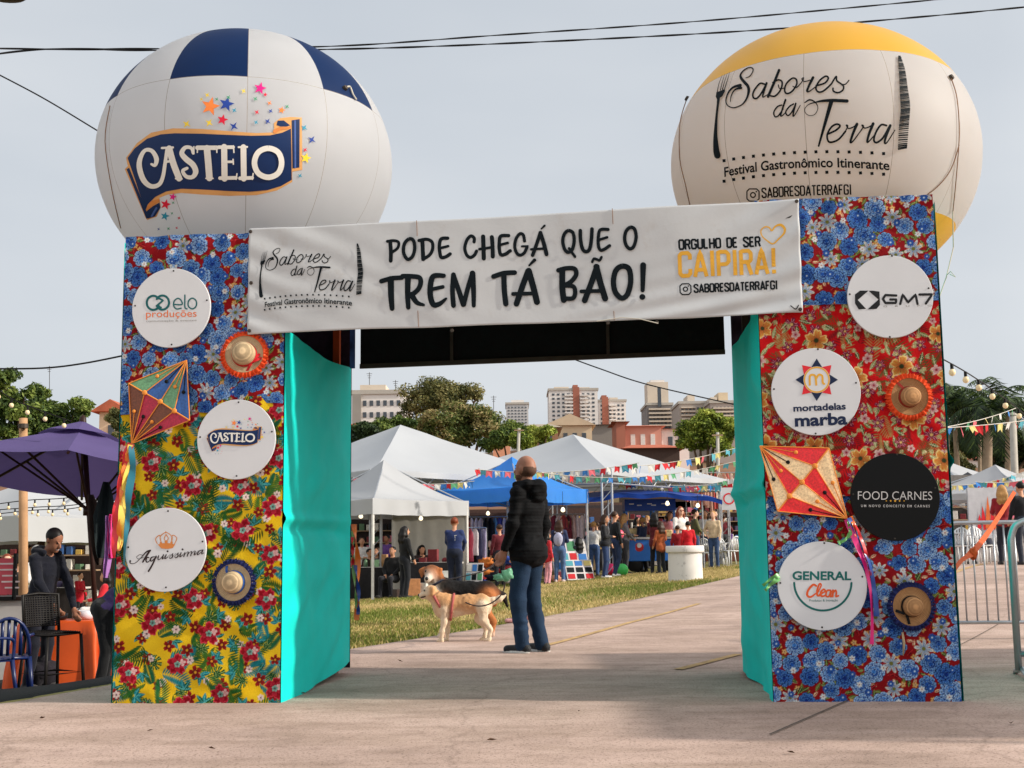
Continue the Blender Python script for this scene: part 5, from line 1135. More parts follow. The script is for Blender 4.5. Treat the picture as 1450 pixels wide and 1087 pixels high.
def tower_block(label, x0, x1, y0, y1, d, wall, depth=14, stripe=None, pent=None, grid=(5, 8), win=GLS, balc=None, side=None, cat='building'):
    X0, X1, Z0, Z1 = pbox(x0, x1, y0, y1, d); gz = tz((X0 + X1) / 2, d) - 3; Zb = min(Z0 - 4, gz)
    t = thing('apartment_tower', label, cat, ((X0 + X1) / 2, d + depth / 2, Zb))
    mb = MB(); mb.box(((X0 + X1) / 2, d + depth / 2, (Zb + Z1) / 2), (X1 - X0, depth, Z1 - Zb)); mb.build('wall', [wall], t)
    mb = MB(); mb.box(((X0 + X1) / 2, d + depth / 2, Z1 + .3), (X1 - X0 + .6, depth + .6, .7)); mb.build('roof', [rgb('concrete parapet', 176, 168, 158)], t)
    for i, (a, b, yt, yb, m_) in enumerate(pent or []):
        A, B, q0, q1 = pbox(a, b, yt, yb, d); mb = MB(); mb.box(((A + B) / 2, d + depth * .45, (Z1 + q1) / 2 + .3), (B - A, depth * (.5 - .05 * i), q1 - Z1 + .5)); mb.build('rooftop_block', [m_], t)
    for (a, b, yt, yb, m_) in (stripe or []):
        A, B, q0, q1 = pbox(a, b, yt, yb, d); mb = MB(); mb.box(((A + B) / 2, d - .2, (q0 - 3 + q1) / 2), (B - A, .9, q1 - q0 + 3)); mb.build('wall_band', [m_], t)
    windows(t, win, X0 + (X1 - X0) * .04, X0 + (X1 - X0) * .96, Z0 - 2, Z1 - .6, d, *grid, .52, .46)
    for (a, b, yt, yb, n, m_) in (balc or []):
        A, B, q0, q1 = pbox(a, b, yt, yb, d); hh = (q1 - q0) / n
        for k in range(n): mb = MB(); mb.box(((A + B) / 2, d - .5, q0 + hh * (k + .25)), (B - A, 1.2, hh * .36)); mb.build('balcony', [m_], t)
    return t
WH, CR, GY, RB, BE = rgb('white render', 222, 214, 208, var=.06, scale=.3), rgb('cream render', 206, 190, 172, var=.08, scale=.3), rgb('grey render', 150, 142, 134, var=.1, scale=.3), rgb('brick red render', 158, 98, 80, var=.1, scale=.3), rgb('beige render', 208, 186, 156, var=.08, scale=.3)
DGY = rgb('dark grey render', 124, 118, 116, var=.15, scale=.3)
tower_block('broad white building with a rooftop block beyond the left tent', 499, 572, 557, 612, 210, WH, 18, pent=[(506, 543, 545, 556, CR)], grid=(7, 4), stripe=[(499, 512, 558, 612, GY)])
tower_block('slim pale tower with many small windows beyond the trees', 717, 748, 572, 605, 420, rgb('pale grey render', 196, 192, 190), 14, pent=[(724, 742, 567, 572, WH)], grid=(6, 9), win=rgb('grey glass', 96, 100, 106, rough=.3))
tower_block('wide white apartment tower with one brick red stripe and balconies', 778, 846, 552, 606, 380, WH, 16, pent=[(785, 806, 548, 553, CR), (812, 819, 545, 553, RB), (822, 836, 548, 553, CR)], stripe=[(812, 820, 548, 606, RB)], grid=(9, 10), balc=[(800, 811, 556, 606, 10, WH), (822, 833, 556, 606, 10, WH)])
tower_block('smaller white apartment tower with a red stripe on its left', 848, 886, 568, 606, 400, WH, 16, pent=[(853, 860, 560, 568, RB), (864, 876, 563, 568, CR)], stripe=[(853, 861, 562, 606, RB)], grid=(6, 7), balc=[(863, 872, 570, 606, 7, WH)])
tower_block('tall grey tower with a pale upper half and dark centre slot', 917, 952, 573, 606, 350, DGY, 16, pent=[(919, 948, 541, 573, CR), (923, 943, 538, 542, WH)], grid=(6, 6), balc=[(919, 950, 575, 604, 5, CR)], stripe=[(931, 935.5, 549, 561, GLS)])
tower_block('square grey apartment block with one tall rooftop box', 963, 998, 571, 612, 330, rgb('taupe render', 172, 160, 150), 16, pent=[(976, 986, 560, 571, CR)], grid=(6, 6), balc=[(965, 984, 573, 606, 6, CR)])
tower_block('brown apartment block half hidden by the right tower cloth', 1007, 1046, 570, 612, 320, rgb('brownish render', 160, 146, 138), 16, pent=[(1009, 1018, 563, 571, CR), (1021, 1034, 556, 571, BE)], grid=(7, 6), balc=[(1010, 1040, 574, 606, 6, CR)])
def house(label, x0, x1, ytop, yb, d, wall, roofm=TILE, rooftop=None, depth=9, nwin=3, shut=None, gable=False, cat='house'):
    X0, X1, Z0, Z1 = pbox(x0, x1, ytop, yb, d); Zb = min(Z0 - 1.5, tz((X0 + X1) / 2, d) - 1)
    t = thing('house', label, cat, ((X0 + X1) / 2, d + depth / 2, Zb))
    mb = MB(); mb.box(((X0 + X1) / 2, d + depth / 2, (Zb + Z1) / 2), (X1 - X0, depth, Z1 - Zb)); mb.build('wall', [wall], t)
    rz = at((x0 + x1) / 2, rooftop if rooftop else ytop - 6, d)[2]; e = .5; mb = MB()
    if gable:
        mb.add([(X0 - e, d - e, Z1), (X1 + e, d - e, Z1), (X1 + e, d + depth + e, Z1), (X0 - e, d + depth + e, Z1), ((X0 + X1) / 2, d - e, rz), ((X0 + X1) / 2, d + depth + e, rz)], [(0, 1, 4), (1, 2, 5, 4), (2, 3, 5), (3, 0, 4, 5), (3, 2, 1, 0)])
    else:
        k = (X1 - X0) * .18; mb.add([(X0 - e, d - e, Z1), (X1 + e, d - e, Z1), (X1 + e, d + depth + e, Z1), (X0 - e, d + depth + e, Z1), (X0 + k, d + depth * .5, rz), (X1 - k, d + depth * .5, rz)], [(0, 1, 5, 4), (1, 2, 5), (2, 3, 4, 5), (3, 0, 4), (3, 2, 1, 0)])
    mb.build('roof', [roofm], t)
    if nwin: windows(t, shut or GLS, X0 + .4, X1 - .4, Z1 - min(2.6, (Z1 - Zb) * .8), Z1 - .5, d, nwin, 1, .45, .62)
    return t
BROOF = rgb('weathered beige roof sheet', 190, 168, 142, rough=.85, var=.15, scale=.6)
house('beige house with a broad low gable below the striped tower', 776, 838, 602, 616, 150, BE, BROOF, 586, 12, 4, gable=True)
house('long house with sagging grey roof left of the beige gable', 742, 790, 605, 620, 140, rgb('brown wall', 150, 110, 84), rgb('grey roof sheet', 160, 146, 128, var=.2), 594, 10, 3)
house('salmon pink house with three white shutters', 884, 936, 603, 622, 140, rgb('salmon wall', 206, 142, 124, var=.08, scale=.5), rgb('pink tiles', 206, 140, 120, var=.2), 597, 8, 3, rgb('white shutters', 214, 206, 200))
house('brick red annex at the left end of the pink house', 873, 885, 597, 626, 138, RB, RB, 596, 6, 0)
house('low white house with flat roof right of the pink one', 937, 975, 607, 624, 145, WH, rgb('rusty roof', 160, 110, 90), 602, 8, 2)
house('house with wide terracotta roof and dark eaves behind the tent', 888, 962, 634, 648, 105, rgb('dark eave wall', 70, 54, 48), TILE, 623, 9, 0)
house('small orange walled house between the trees', 698, 722, 602, 616, 190, rgb('orange wall', 214, 150, 118), TILE, 597, 8, 2)
house('red roofed hut beside the teal cloth of the left tower', 490, 513, 602, 614, 160, rgb('orange wall', 214, 150, 118), TILE, 595, 8, 1)
house('long grey shed with flat roof below the towers', 838, 874, 601, 614, 170, rgb('shed wall', 128, 122, 116), rgb('shed roof', 98, 98, 100), 599, 8, 0)
house('terracotta roofed house over the purple umbrella', 140, 176, 583, 612, 85, BE, TILE, 566, 9, 1, gable=True)
house('low red roofed house left of the purple umbrella top', 66, 112, 618, 636, 80, rgb('red brown wall', 150, 82, 64), TILE, 606, 8, 1)
house('white walled house behind the palms', 1362, 1412, 650, 668, 150, WH, TILE, 642, 8, 2)

# ================================================================ trees
BARK = rgb('grey brown bark', 92, 74, 60, rough=.95, var=.3, scale=6, bump=.5, bscale=14)
def leafset(n, cs): return [rgb('%s leaf %d' % (n, i), *c, rough=.65, var=.25, scale=2, trans=.22, spec=.3) for i, c in enumerate(cs)]
LV = {'mid': leafset('mid green', [(56, 74, 34), (86, 106, 46), (124, 138, 66)]), 'olive': leafset('olive', [(74, 78, 44), (112, 110, 62), (150, 140, 90)]), 'rust': leafset('rusty', [(76, 90, 44), (112, 118, 62), (150, 134, 88)]),
      'lime': leafset('lime green', [(84, 100, 38), (130, 146, 54), (170, 176, 80)]), 'dark': leafset('dark green', [(32, 46, 26), (50, 68, 36), (76, 94, 50)])}
def tree(label, px, d, ytop, spread_px, clusters, leaf, n=7000, lsz=.2, seed=0, trunk_r=.22, gap=.55, sink=0.):
    """clusters: (dx_px, y_px, radius_px, weight, flatten)"""
    r = np.random.default_rng(seed + 100); b = gpt(px, d); b[2] -= .2 + sink; t = thing('leafy_tree', label, 'tree', b)
    s_ = d / FPX; cl = []
    for dx, y, rad, w_, fl in clusters:
        c = at(px + dx, y, d + r.uniform(-.5, .5) * rad * s_); cl.append((c, rad * s_, w_, fl))
    fork = b + (cl[0][0] - b) * .42; fork[:2] = b[:2] + .1; mb = MB()
    mb.tube(spline([b, b + (fork - b) * .5 + r.normal(0, .06, 3), fork], 5), np.linspace(trunk_r * 1.25, trunk_r * .75, 11), 9)
    sub = []
    for c, R, w_, fl in cl:
        md = fork + (c - fork) * .5 + r.normal(0, R * .15, 3); md[2] += R * .1; mb.tube(spline([fork, md, c], 4), np.linspace(trunk_r * .6, trunk_r * .16, 9), 6)
        for _ in range(7):
            q = r.normal(0, 1, 3); q /= np.linalg.norm(q); q[2] = abs(q[2]) * .8 - .15; e = c + q * R * r.uniform(.55, .95) * np.array([1, 1, fl]); mb.tube([c + (e - c) * .02, c + (e - c) * .5 + r.normal(0, R * .06, 3), e], [trunk_r * .15, trunk_r * .1, trunk_r * .04], 5); sub.append((e, R * r.uniform(.3, .55), w_))
        for _ in range(5): e = c + r.normal(0, .45, 3) * R * np.array([1, 1, fl]); sub.append((e, R * r.uniform(.3, .5), w_))
    mb.build('trunk', [BARK], t, True)
    n = int(n * 2.2); lsz *= .62
    W = np.array([q[2] * q[1] ** 2 for q in sub]); W /= W.sum(); idx = r.choice(len(sub), n, p=W)
    cen = np.array([sub[i][0] for i in idx]); rad = np.array([sub[i][1] for i in idx]); dirs = r.normal(0, 1, (n, 3)); dirs /= np.linalg.norm(dirs, axis=1)[:, None]
    n = n
    P = cen + dirs * (rad * (.15 + 1.15 * r.random(n) ** gap))[:, None] * np.array([1, 1, .72])
    nn = dirs * .5 + r.normal(0, .6, (n, 3)) + np.array([0, 0, .5]); nn /= np.linalg.norm(nn, axis=1)[:, None]
    a = np.cross(nn, r.normal(0, 1, (n, 3))); a /= np.linalg.norm(a, axis=1)[:, None]; bb = np.cross(nn, a); L = lsz * r.uniform(.6, 1.3, n)[:, None]
    v = np.stack([P - a * L, P + bb * L * .45 + nn * L * .12, P + a * L, P - bb * L * .45 + nn * L * .12], 1).reshape(-1, 3)
    tone = np.clip(.5 + .5 * vnoise(P[:, 0] / (lsz * 6), P[:, 1] / (lsz * 6), P[:, 2] / (lsz * 6), seed) + r.normal(0, .22, n), 0, .99)
    fast_mesh('crown', v, np.arange(4 * n).reshape(-1, 4), LV[leaf], t, False, midx=(tone * 3).astype(int)); return t
tree('tall airy tree with open spreading crown above the white tent', 622, 80, 533, 0, [(-20, 562, 26, .55, .6), (8, 550, 28, .5, .55), (38, 556, 24, .45, .5), (-34, 580, 20, .6, .6), (16, 572, 30, .9, .7), (52, 562, 14, .35, .5)], 'olive', 6500, .17, 1, .3, .5)
tree('dense rusty green tree beside the airy one', 655, 76, 565, 0, [(-30, 600, 30, 1, .9), (5, 592, 34, 1, .9), (30, 590, 26, 1, .9), (36, 616, 26, 1, .9), (-5, 622, 30, 1, .8), (-52, 610, 26, 1, .8)], 'rust', 9000, .19, 2, .3)
tree('bushy green tree left of the white tent peak', 548, 70, 590, 0, [(-8, 606, 20, 1, .7), (14, 602, 16, 1, .7), (-30, 612, 20, 1, .7), (30, 600, 12, .8, .7)], 'mid', 5200, .17, 3, .2)
tree('low dark tree against the teal cloth', 512, 66, 600, 0, [(0, 616, 20, 1, .8), (-14, 620, 16, 1, .8), (14, 612, 14, .8, .8)], 'dark', 3600, .16, 4, .18)
tree('green tree behind the leaning pole', 722, 72, 605, 0, [(-10, 618, 18, 1, .8), (10, 612, 20, 1, .8), (26, 622, 18, 1, .7), (-24, 628, 18, 1, .7)], 'mid', 5200, .17, 5, .2)
tree('yellowish green tree right of the leaning pole', 758, 68, 603, 0, [(0, 618, 18, 1, .8), (16, 612, 14, .8, .8), (-16, 626, 18, 1, .8)], 'lime', 4200, .16, 6, .18)
tree('bright lime green tree against the right tower', 1000, 62, 580, 0, [(-8, 606, 24, 1, .8), (14, 600, 22, 1, .8), (28, 614, 22, 1, .8), (-20, 622, 20, 1, .8), (12, 628, 22, 1, .7), (2, 590, 14, .8, .8)], 'lime', 8200, .16, 7, .2)
tree('broad leaved tree at the left edge above the umbrella', 12, 36, 520, 0, [(-6, 540, 24, .8, .9), (-20, 575, 34, 1, .9), (14, 590, 26, .9, .8), (-6, 612, 28, 1, .8), (22, 560, 14, .6, .8)], 'mid', 5200, .13, 8, .14)
tree('knobbly leafed tree with rounded clumps left of the arch', 62, 40, 540, 0, [(-8, 556, 15, .9, .9), (-2, 580, 22, 1, .9), (18, 588, 18, 1, .9), (46, 576, 18, 1, .9), (34, 600, 16, .7, .8), (-22, 600, 22, 1, .8), (2, 612, 20, 1, .8)], 'mid', 5600, .13, 9, .14)
tree('small shrub tree in front of the terracotta house', 166, 60, 575, 0, [(0, 592, 14, 1, .9), (6, 604, 14, 1, .9)], 'olive', 1800, .15, 10, .1)
tree('dark spreading tree behind the palms', 1400, 74, 575, 0, [(-50, 624, 26, 1, .8), (-20, 622, 26, 1, .8), (14, 624, 28, 1, .8), (44, 626, 28, 1, .8), (-45, 640, 24, 1, .7), (10, 640, 28, 1, .7), (60, 640, 28, 1, .7)], 'dark', 9000, .24, 11, .3)
tree('low bush on the brown slope right of the arch', 1352, 52, 640, 0, [(0, 655, 16, 1, .9), (-6, 668, 14, 1, .8), (14, 662, 12, 1, .8)], 'olive', 2600, .13, 12, .1)
PALM = leafset('palm', [(24, 40, 22), (40, 58, 28), (74, 92, 44)])
PBK = rgb('grey palm trunk', 150, 132, 112, rough=.9, var=.25, scale=5, bump=.3, bscale=20)
def palm(label, px, d, ycrown, L=2.6, seed=0, lean=0., r0=.16, nf=20, big=True):
    r = np.random.default_rng(seed + 500); b = gpt(px, d); b[2] -= .2; c = at(px + lean, ycrown, d); t = thing('palm_tree', label, 'palm', b)
    md = (b + c) / 2; md[0] = b[0] + (c[0] - b[0]) * .3; p = spline([b, md, c], 10)
    MB().tube(p, np.linspace(r0 * 1.3, r0 * .7, len(p)), 10).build('trunk', [PBK], t, True)
    MB().tube([c - UZ * .75, c - UZ * .3, c + UZ * .2], [r0 * .75, r0 * .8, r0 * .3], 8).build('crownshaft', [rgb('green crownshaft', 110, 120, 74)], t, True)
    vs = []; fs = []; mi = []; k = 0
    for i in range(nf):
        az = 2 * math.pi * i / nf + r.uniform(-.2, .2); el = r.uniform(-.25, 1.25); l_ = L * r.uniform(.8, 1.1); n = 26
        hd = np.array([math.cos(az), math.sin(az), 0]); pos = c.copy(); an = el; sd = np.cross(hd, UZ)
        for j in range(n):
            s_ = j / n; an = el - 1.9 * s_ ** 1.3 - .1; dr = hd * math.cos(an) + UZ * math.sin(an); nx = pos + dr * l_ / n; lf = l_ * .27 * math.sin(math.pi * (.1 + .88 * s_)) ** .6
            for sg in (-1, 1):
                e = pos + sd * sg * lf * .72 + dr * lf * .45 - UZ * lf * r.uniform(.25, .7); w_ = dr * .03 * (1 + L * .2); vs += [pos - w_, pos + w_, e]; fs.append((k, k + 1, k + 2)); mi.append(int(np.clip(r.normal(1.1, .8) + .6 * (el > .6), 0, 2))); k += 3
            vs += [pos - sd * .02, pos + sd * .02, nx]; fs.append((k, k + 1, k + 2)); mi.append(2); k += 3; pos = nx
    fast_mesh('crown', np.array(vs), np.array(fs), PALM, t, False, midx=mi, n=3); return t
palm('palm with tall grey trunk rising behind the small white tent', 1400, 48, 580, 2.6, 1, 0, .2, 22)
palm('palm with thin trunk next to the right tower edge', 1364, 50, 576, 2.4, 2, -14, .11, 18)
palm('palm close to the tower with fronds crossing the lamp string', 1347, 54, 560, 2.4, 3, -8, .13, 18)
palm('tall palm with feathery fronds at the right edge', 1432, 54, 574, 2.6, 4, -4, .15, 20)
palm('slender palm between two thicker trunks', 1390, 58, 596, 2.2, 5, -2, .09, 14)
# poles
def pole(name, label, p0, p1, r, m_, cat='pole', extra=None):
    t = thing(name, label, cat, p0); MB().tube([p0, p1], [r * 1.15, r], 10).build('shaft', [m_], t, True)
    if extra: extra(t)
    return t
WD = rgb('weathered wooden pole', 156, 130, 104, rough=.9, var=.25, scale=3)
CN = rgb('concrete pole', 170, 164, 154, rough=.9)
b = gpt(728, 64); pole('utility_pole', 'leaning pale pole between the trees beyond the tents', b, at(735, 606, 64), .08, CN, extra=lambda t: MB().box(at(735, 609, 63.9), (.5, .06, .06)).build('crossarm', [WD], t))
b = gpt(1019, 46); pole('utility_pole', 'straight grey pole in front of the lime green tree', b, at(1016, 612, 46), .06, CN, extra=lambda t: MB().box(at(1016, 616, 45.9), (.4, .05, .05)).build('crossarm', [WD], t))
b = gpt(1441, 38); pole('wooden_post', 'pale post carrying the flag strings at the right edge', b, at(1434, 588, 38), .1, CN, 'post', extra=lambda t: MB().lathe([(0, .1), (.11, .06), (.13, 0)], 10, c=at(1434, 588, 38)).build('post_cap', [CN], t))
b = gpt(33, 17); pole('wooden_post', 'tan wooden post behind the man at the orange table', b, at(33, 592, 17), .055, rgb('tan wood', 176, 136, 100, rough=.85, var=.2, scale=5), 'post', extra=lambda t: MB().tube([at(33, 600, 16.9), at(33, 606, 16.9)], .065, 10).build('wire_wrap', [_steel], t))

# ================================================================ wires overhead
def wire(name, label, pts, d, r, cat='cable', twist=False):
    P = np.array([at(x, y, dd) for (x, y), dd in zip(spline(pts, 10), np.interp(np.linspace(0, 1, len(spline(pts, 10))), np.linspace(0, 1, len(np.atleast_1d(d))), np.atleast_1d(np.asarray(d, float))))])
    t = thing(name, label, cat, P[0])
    if twist:
        s_ = np.concatenate([[0], np.cumsum(np.linalg.norm(np.diff(P, axis=0), axis=1))]); q = np.interp(np.linspace(0, s_[-1], 160), s_, np.arange(len(P))); PP = np.array([[np.interp(k, np.arange(len(P)), P[:, j]) for j in range(3)] for k in q]); sl_ = np.linspace(0, s_[-1], 160)
        for ph in (0, math.pi): MB().tube(PP + np.stack([0 * sl_, np.cos(sl_ * 5 + ph), np.sin(sl_ * 5 + ph)], 1) * r * .55, r * .6, 5).build('strand', [rgb('black cable', 26, 26, 28, rough=.6)], t, True)
    else: MB().tube(P, r, 6).build('strand', [rgb('black cable', 26, 26, 28, rough=.6)], t, True)
    return t
wire('power_cable', 'upper of two twisted black cables crossing the sky', [(-30, 68), (100, 69), (450, 66), (700, 50), (1000, 29), (1340, -2)], (13, 15), .010, twist=True)
wire('power_cable', 'lower of two twisted black cables crossing the sky', [(-30, 80), (60, 70), (210, 71), (450, 70), (700, 62), (1050, 44), (1300, 24), (1480, 7)], (13.2, 15), .011, twist=True)
wire('telephone_wire', 'thin wire slanting down to the left balloon', [(-20, 96), (60, 138), (140, 186)], 14, .009)
wire('telephone_wire', 'thin wire sagging to the left tower at tree top height', [(-20, 522), (60, 521), (120, 514), (190, 500)], 24, .018)
wire('telephone_wire', 'thin wire sloping from under the header across the town', [(790, 500), (850, 522), (920, 545), (1060, 577)], 30, .016)
t = thing('street_lamp', 'dark street lamp head at the top left corner of the sky', 'lamp', at(-60, -10, 12))
MB().tube([at(-80, 8, 12), at(-20, -3, 12)], .03, 8).build('arm', [_steel], t, True)
MB().lathe([(0, .04), (.1, .035), (.13, 0), (.1, -.03), (0, -.035)], 14, c=at(14, -4, 12), M=np.diag([1.4, .7, 1])).build('lamp_head', [_steel], t, True)
MB().tube([at(-78, 800, 12.2), at(-80, 8, 12)], .05, 8).build('post', [_steel], t, True)

for px, d, y0, y1, lb in ((70, 79, 518, 612, 'thin television antenna mast over the left trees'), (523, 214, 527, 548, 'left antenna mast on the white building roof'), (560, 214, 538, 560, 'right antenna mast on the white building roof'), (699, 200, 560, 600, 'thin antenna mast beside the slim pale tower')):
    a, b = at(px, y1, d), at(px, y0, d); w_ = d / FPX; t = thing('antenna_mast', lb, 'antenna', a); MB().tube([a, b], .45 * w_, 5).build('mast', [_steel], t)
    mb = MB()
    for k, q in enumerate((2, 5, 8)): mb.tube([b - UZ * q * w_ - np.array((4 - k, 0, 0)) * w_, b - UZ * q * w_ + np.array((4 - k, 0, 0)) * w_], .3 * w_, 4)
    mb.build('crossbars', [_steel], t)
# ================================================================ tents
CANV = rgb('white tent vinyl', 184, 185, 188, rough=.5, var=.05, scale=.8, bump=.15, bscale=3, trans=.2)
CANM = rgb('white marquee vinyl', 182, 184, 188, rough=.5, var=.06, scale=.5, bump=.15, bscale=3, trans=.15)
CANB = rgb('blue tent vinyl', 70, 150, 238, rough=.5, var=.08, scale=1.2, bump=.2, bscale=3, trans=.4)
CANG = rgb('dark grey tent cloth', 74, 74, 78, rough=.6, var=.08, trans=.1)
ALU = rgb('galvanised steel', 176, 178, 182, rough=.35, metal=.8, var=.12, scale=8)
WPOLE = rgb('white tent pole', 214, 210, 204, rough=.5)
def tent(name, label, px, d, hd, rot, zE, zP, canv, val=.25, p=1.35, legs=True, pole_r=.035, truss=False, group=None, cat='tent', legm=WPOLE):
    c = gpt(px, d); c[2] = 0; t = thing(name, label, cat, (c[0], c[1], tz(c[0], c[1])), group); cs = [c + np.array([hd * math.cos(rot + k * math.pi / 2), hd * math.sin(rot + k * math.pi / 2), 0]) for k in range(4)]
    n, k_ = 15, 13; vs = []; fs = []; q = 0
    for i in range(4):
        a, b = cs[i], cs[(i + 1) % 4]
        for ti in range(k_):
            s_ = ti / (k_ - 1)
            for si in range(n):
                u = si / (n - 1); e = a + (b - a) * u; pt = e + (c - e) * s_; mid = math.sin(math.pi * u); z = zE + (zP - zE) * s_ ** p - .05 * mid * math.sin(math.pi * s_) * hd / 3 - .035 * mid * (1 - s_) * hd / 3
                vs.append((pt[0], pt[1], z + .012 * vnoise(pt[0] * 1.5, pt[1] * 1.5)))
        fs += (grid_quads(n, k_) + q).tolist(); q += n * k_
    mb = MB(); mb.add(vs, fs); mb.build('canopy', [canv], t, True)
    mb = MB()
    for i in range(4):
        a, b = cs[i] + (cs[i] - c) * .004, cs[(i + 1) % 4] + (cs[(i + 1) % 4] - c) * .004; nn = 25; V = []
        nr = np.cross((b - a) / np.linalg.norm(b - a), UZ)
        for r_, zz in enumerate((0, .5, 1)):
            for j in range(nn):
                u = j / (nn - 1); pt = a + (b - a) * u; V.append((*(pt + nr * .02 * math.sin(u * 29 + i) * zz)[:2], zE - .035 * math.sin(math.pi * u) * hd / 3 + .01 - zz * val * (1 - .05 * abs(math.sin(u * 12)))))
        mb.add(V, grid_quads(nn, 3).tolist())
    mb.build('valance', [canv], t, True)
    if legs:
        for i, s_ in enumerate(cs):
            pc = s_ + (c - s_) * .02; g = tz(pc[0], pc[1])
            if truss:
                for dx, dy in ((-.14, -.14), (.14, -.14), (.14, .14), (-.14, .14)): MB().tube([(pc[0] + dx, pc[1] + dy, g - .05), (pc[0] + dx, pc[1] + dy, zE)], .024, 6).build('leg_tube', [legm], t)
                mb = MB()
                for z in np.arange(g, zE - .3, .3):
                    mb.tube([(pc[0] - .14, pc[1] - .14, z), (pc[0] + .14, pc[1] - .14, z + .3)], .012, 5); mb.tube([(pc[0] - .14, pc[1] + .14, z + .3), (pc[0] - .14, pc[1] - .14, z)], .012, 5)
                mb.build('leg_bracing', [legm], t)
            else: MB().tube([(pc[0], pc[1], g - .02), (pc[0], pc[1], zE)], pole_r, 8).build('pole', [legm], t)
        mb = MB()
        for i in range(4):
            a, b = cs[i], cs[(i + 1) % 4]; a = a + (c - a) * .03; b = b + (c - b) * .03
            if truss:
                for dz in (.05, .38): mb.tube([(*a[:2], zE - dz), (*b[:2], zE - dz)], .025, 6)
                for j in range(16): u0, u1 = j / 16, (j + 1) / 16; pa, pb = a + (b - a) * u0, a + (b - a) * u1; mb.tube([(*pa[:2], zE - (.05 if j % 2 else .38)), (*pb[:2], zE - (.38 if j % 2 else .05))], .014, 5)
            else:
                m_ = (a + b) / 2
                mb.tube([(*a[:2], zE - .06), (*m_[:2], zE - .3), (*b[:2], zE - .06)], .014, 6); mb.tube([(*a[:2], zE - .36), (*m_[:2], zE - .08), (*b[:2], zE - .36)], .014, 6)
            mb.tube([(*a[:2], zE - .03), (c[0], c[1], zP - .1)], .018, 6)
        mb.build('roof_frame', [ALU], t)
    return t, c, cs
tent('marquee', 'largest white pyramid marquee, behind the small white gazebo', 567, 38, 4.95, R_(-92.5), 3.16, 4.84, CANM, .16, 1.08, True, truss=True, legm=ALU)
tent('marquee', 'white pyramid marquee right of the blue gazebo', 815, 40, 5.0, R_(-82), 3.22, 4.66, CANM, .16, 1.08, True, truss=True, legm=ALU)
g1, gc, gcs = tent('gazebo', 'small white gazebo with a pale back wall and hanging bulb', 543, 31.5, 2.12, R_(-91), 2.22, 3.28, CANV, .38, 1.5)
# back walls of the gazebo
def wall_panel(t, a, b, z0, z1, m_, name='wall_panel'):
    nx, ny = 40, 16; T, V = np.meshgrid(np.linspace(0, 1, nx), np.linspace(0, 1, ny)); d = (np.asarray(b) - a); nr = np.cross(d / np.linalg.norm(d), UZ)
    P = np.asarray(a) + T[..., None] * d + nr * (.03 * np.sin(T * 31 + 2 * vnoise(T * 5, V * 2)) * (1 - V * .6))[..., None]; P[..., 2] = z0 + (z1 - z0) * V
    return fast_mesh(name, P.reshape(-1, 3), grid_quads(nx, ny), [m_], t, True)
GWALL = rgb('grey tent side cloth', 168, 164, 156, rough=.8, var=.08, trans=.25)
ins = lambda p, f=.97: gc + (p - gc) * f
wall_panel(g1, ins(gcs[1]), ins(gcs[2]), tz(*gcs[2][:2]), 2.1, GWALL)
t2, c2_, cs2 = tent('gazebo', 'bright blue gazebo behind the man in the black jacket', 727, 35, 2.12, R_(-86), 2.66, 3.6, CANB, .4, 1.55)
tent('gazebo', 'white gazebo seen right of the arch behind the barriers', 1418, 31, 2.2, R_(-95), 2.22, 2.95, CANV, .16, 1.5)
tent('gazebo', 'white gazebo peeking out beside the right tower edge', 1325, 40, 3.0, R_(-90), 2.85, 3.9, CANV, .2, 1.2)
tent('gazebo', 'dark grey gazebo beside the small white one at the right', 1378, 38, 1.8, R_(-80), 2.5, 3.2, CANG, .3, 1.4)
tent('gazebo', 'white gazebo under the purple umbrella at the left edge', 30, 26, 2.6, R_(-70), 1.72, 2.5, CANV, .5, 1.3)
lt, ltc, ltcs = tent('gazebo', 'white gazebo with printed front right of the tan post', 128, 27, 2.3, R_(-94), 1.78, 2.62, CANV, .5, 1.3)
tent('gazebo', 'white gazebo just beyond the right picture edge that shades the concrete', 2660, 7.7, 3.6, R_(45), 2.6, 3.6, CANV, .3, 1.3)  # unseen canopy, added only to cast shade on the right foreground
# printed festival marks on the left gazebo valances
def flat_surf(a, b, z0, z1):
    a = np.asarray(a); b = np.asarray(b); N = np.cross((b - a) / np.linalg.norm(b - a), UZ)
    def f(u, v_): return a + np.outer(u, (b - a)) + np.outer(z0 + (z1 - z0) * v_, UZ) * 1 - np.array([0, 0, 1]) * a[2] * 0, np.tile(N, (len(u), 1))
    return f
def front_edge(cs, k): return cs[k].copy(), cs[(k + 1) % 4].copy()
for (cs_, k, zt, u0, u1, par) in ((ltcs, 0, 1.78, .08, .5, lt), (ltcs, 3, 1.78, .45, .9, lt)):
    a, b = front_edge(cs_, k); cm = ltc.copy(); a = a + (a - cm) * .02; b = b + (b - cm) * .02; a[2] = b[2] = 0
    N = np.cross((b - a) / np.linalg.norm(b - a), UZ); N = N if N[1] < 0 else -N
    fs_ = affine([(1010, 80), (1285, 80), (1010, 255), (1285, 255)], [(u0, .06), (u1, .06), (u0, .42), (u1, .42)])
    D = Decal(); add_logo(D, None, 1.6, tagline=False)
    srf = lambda x, y, a=a, b=b, N=N, fs_=fs_, zt=zt: (a + np.outer(fs_(np.column_stack([x, y]))[:, 0], b - a) + np.outer(zt - fs_(np.column_stack([x, y]))[:, 1], UZ), np.tile(N, (len(x), 1)))
    D.build('printed_logo', [INK], srf, par, off=.03)
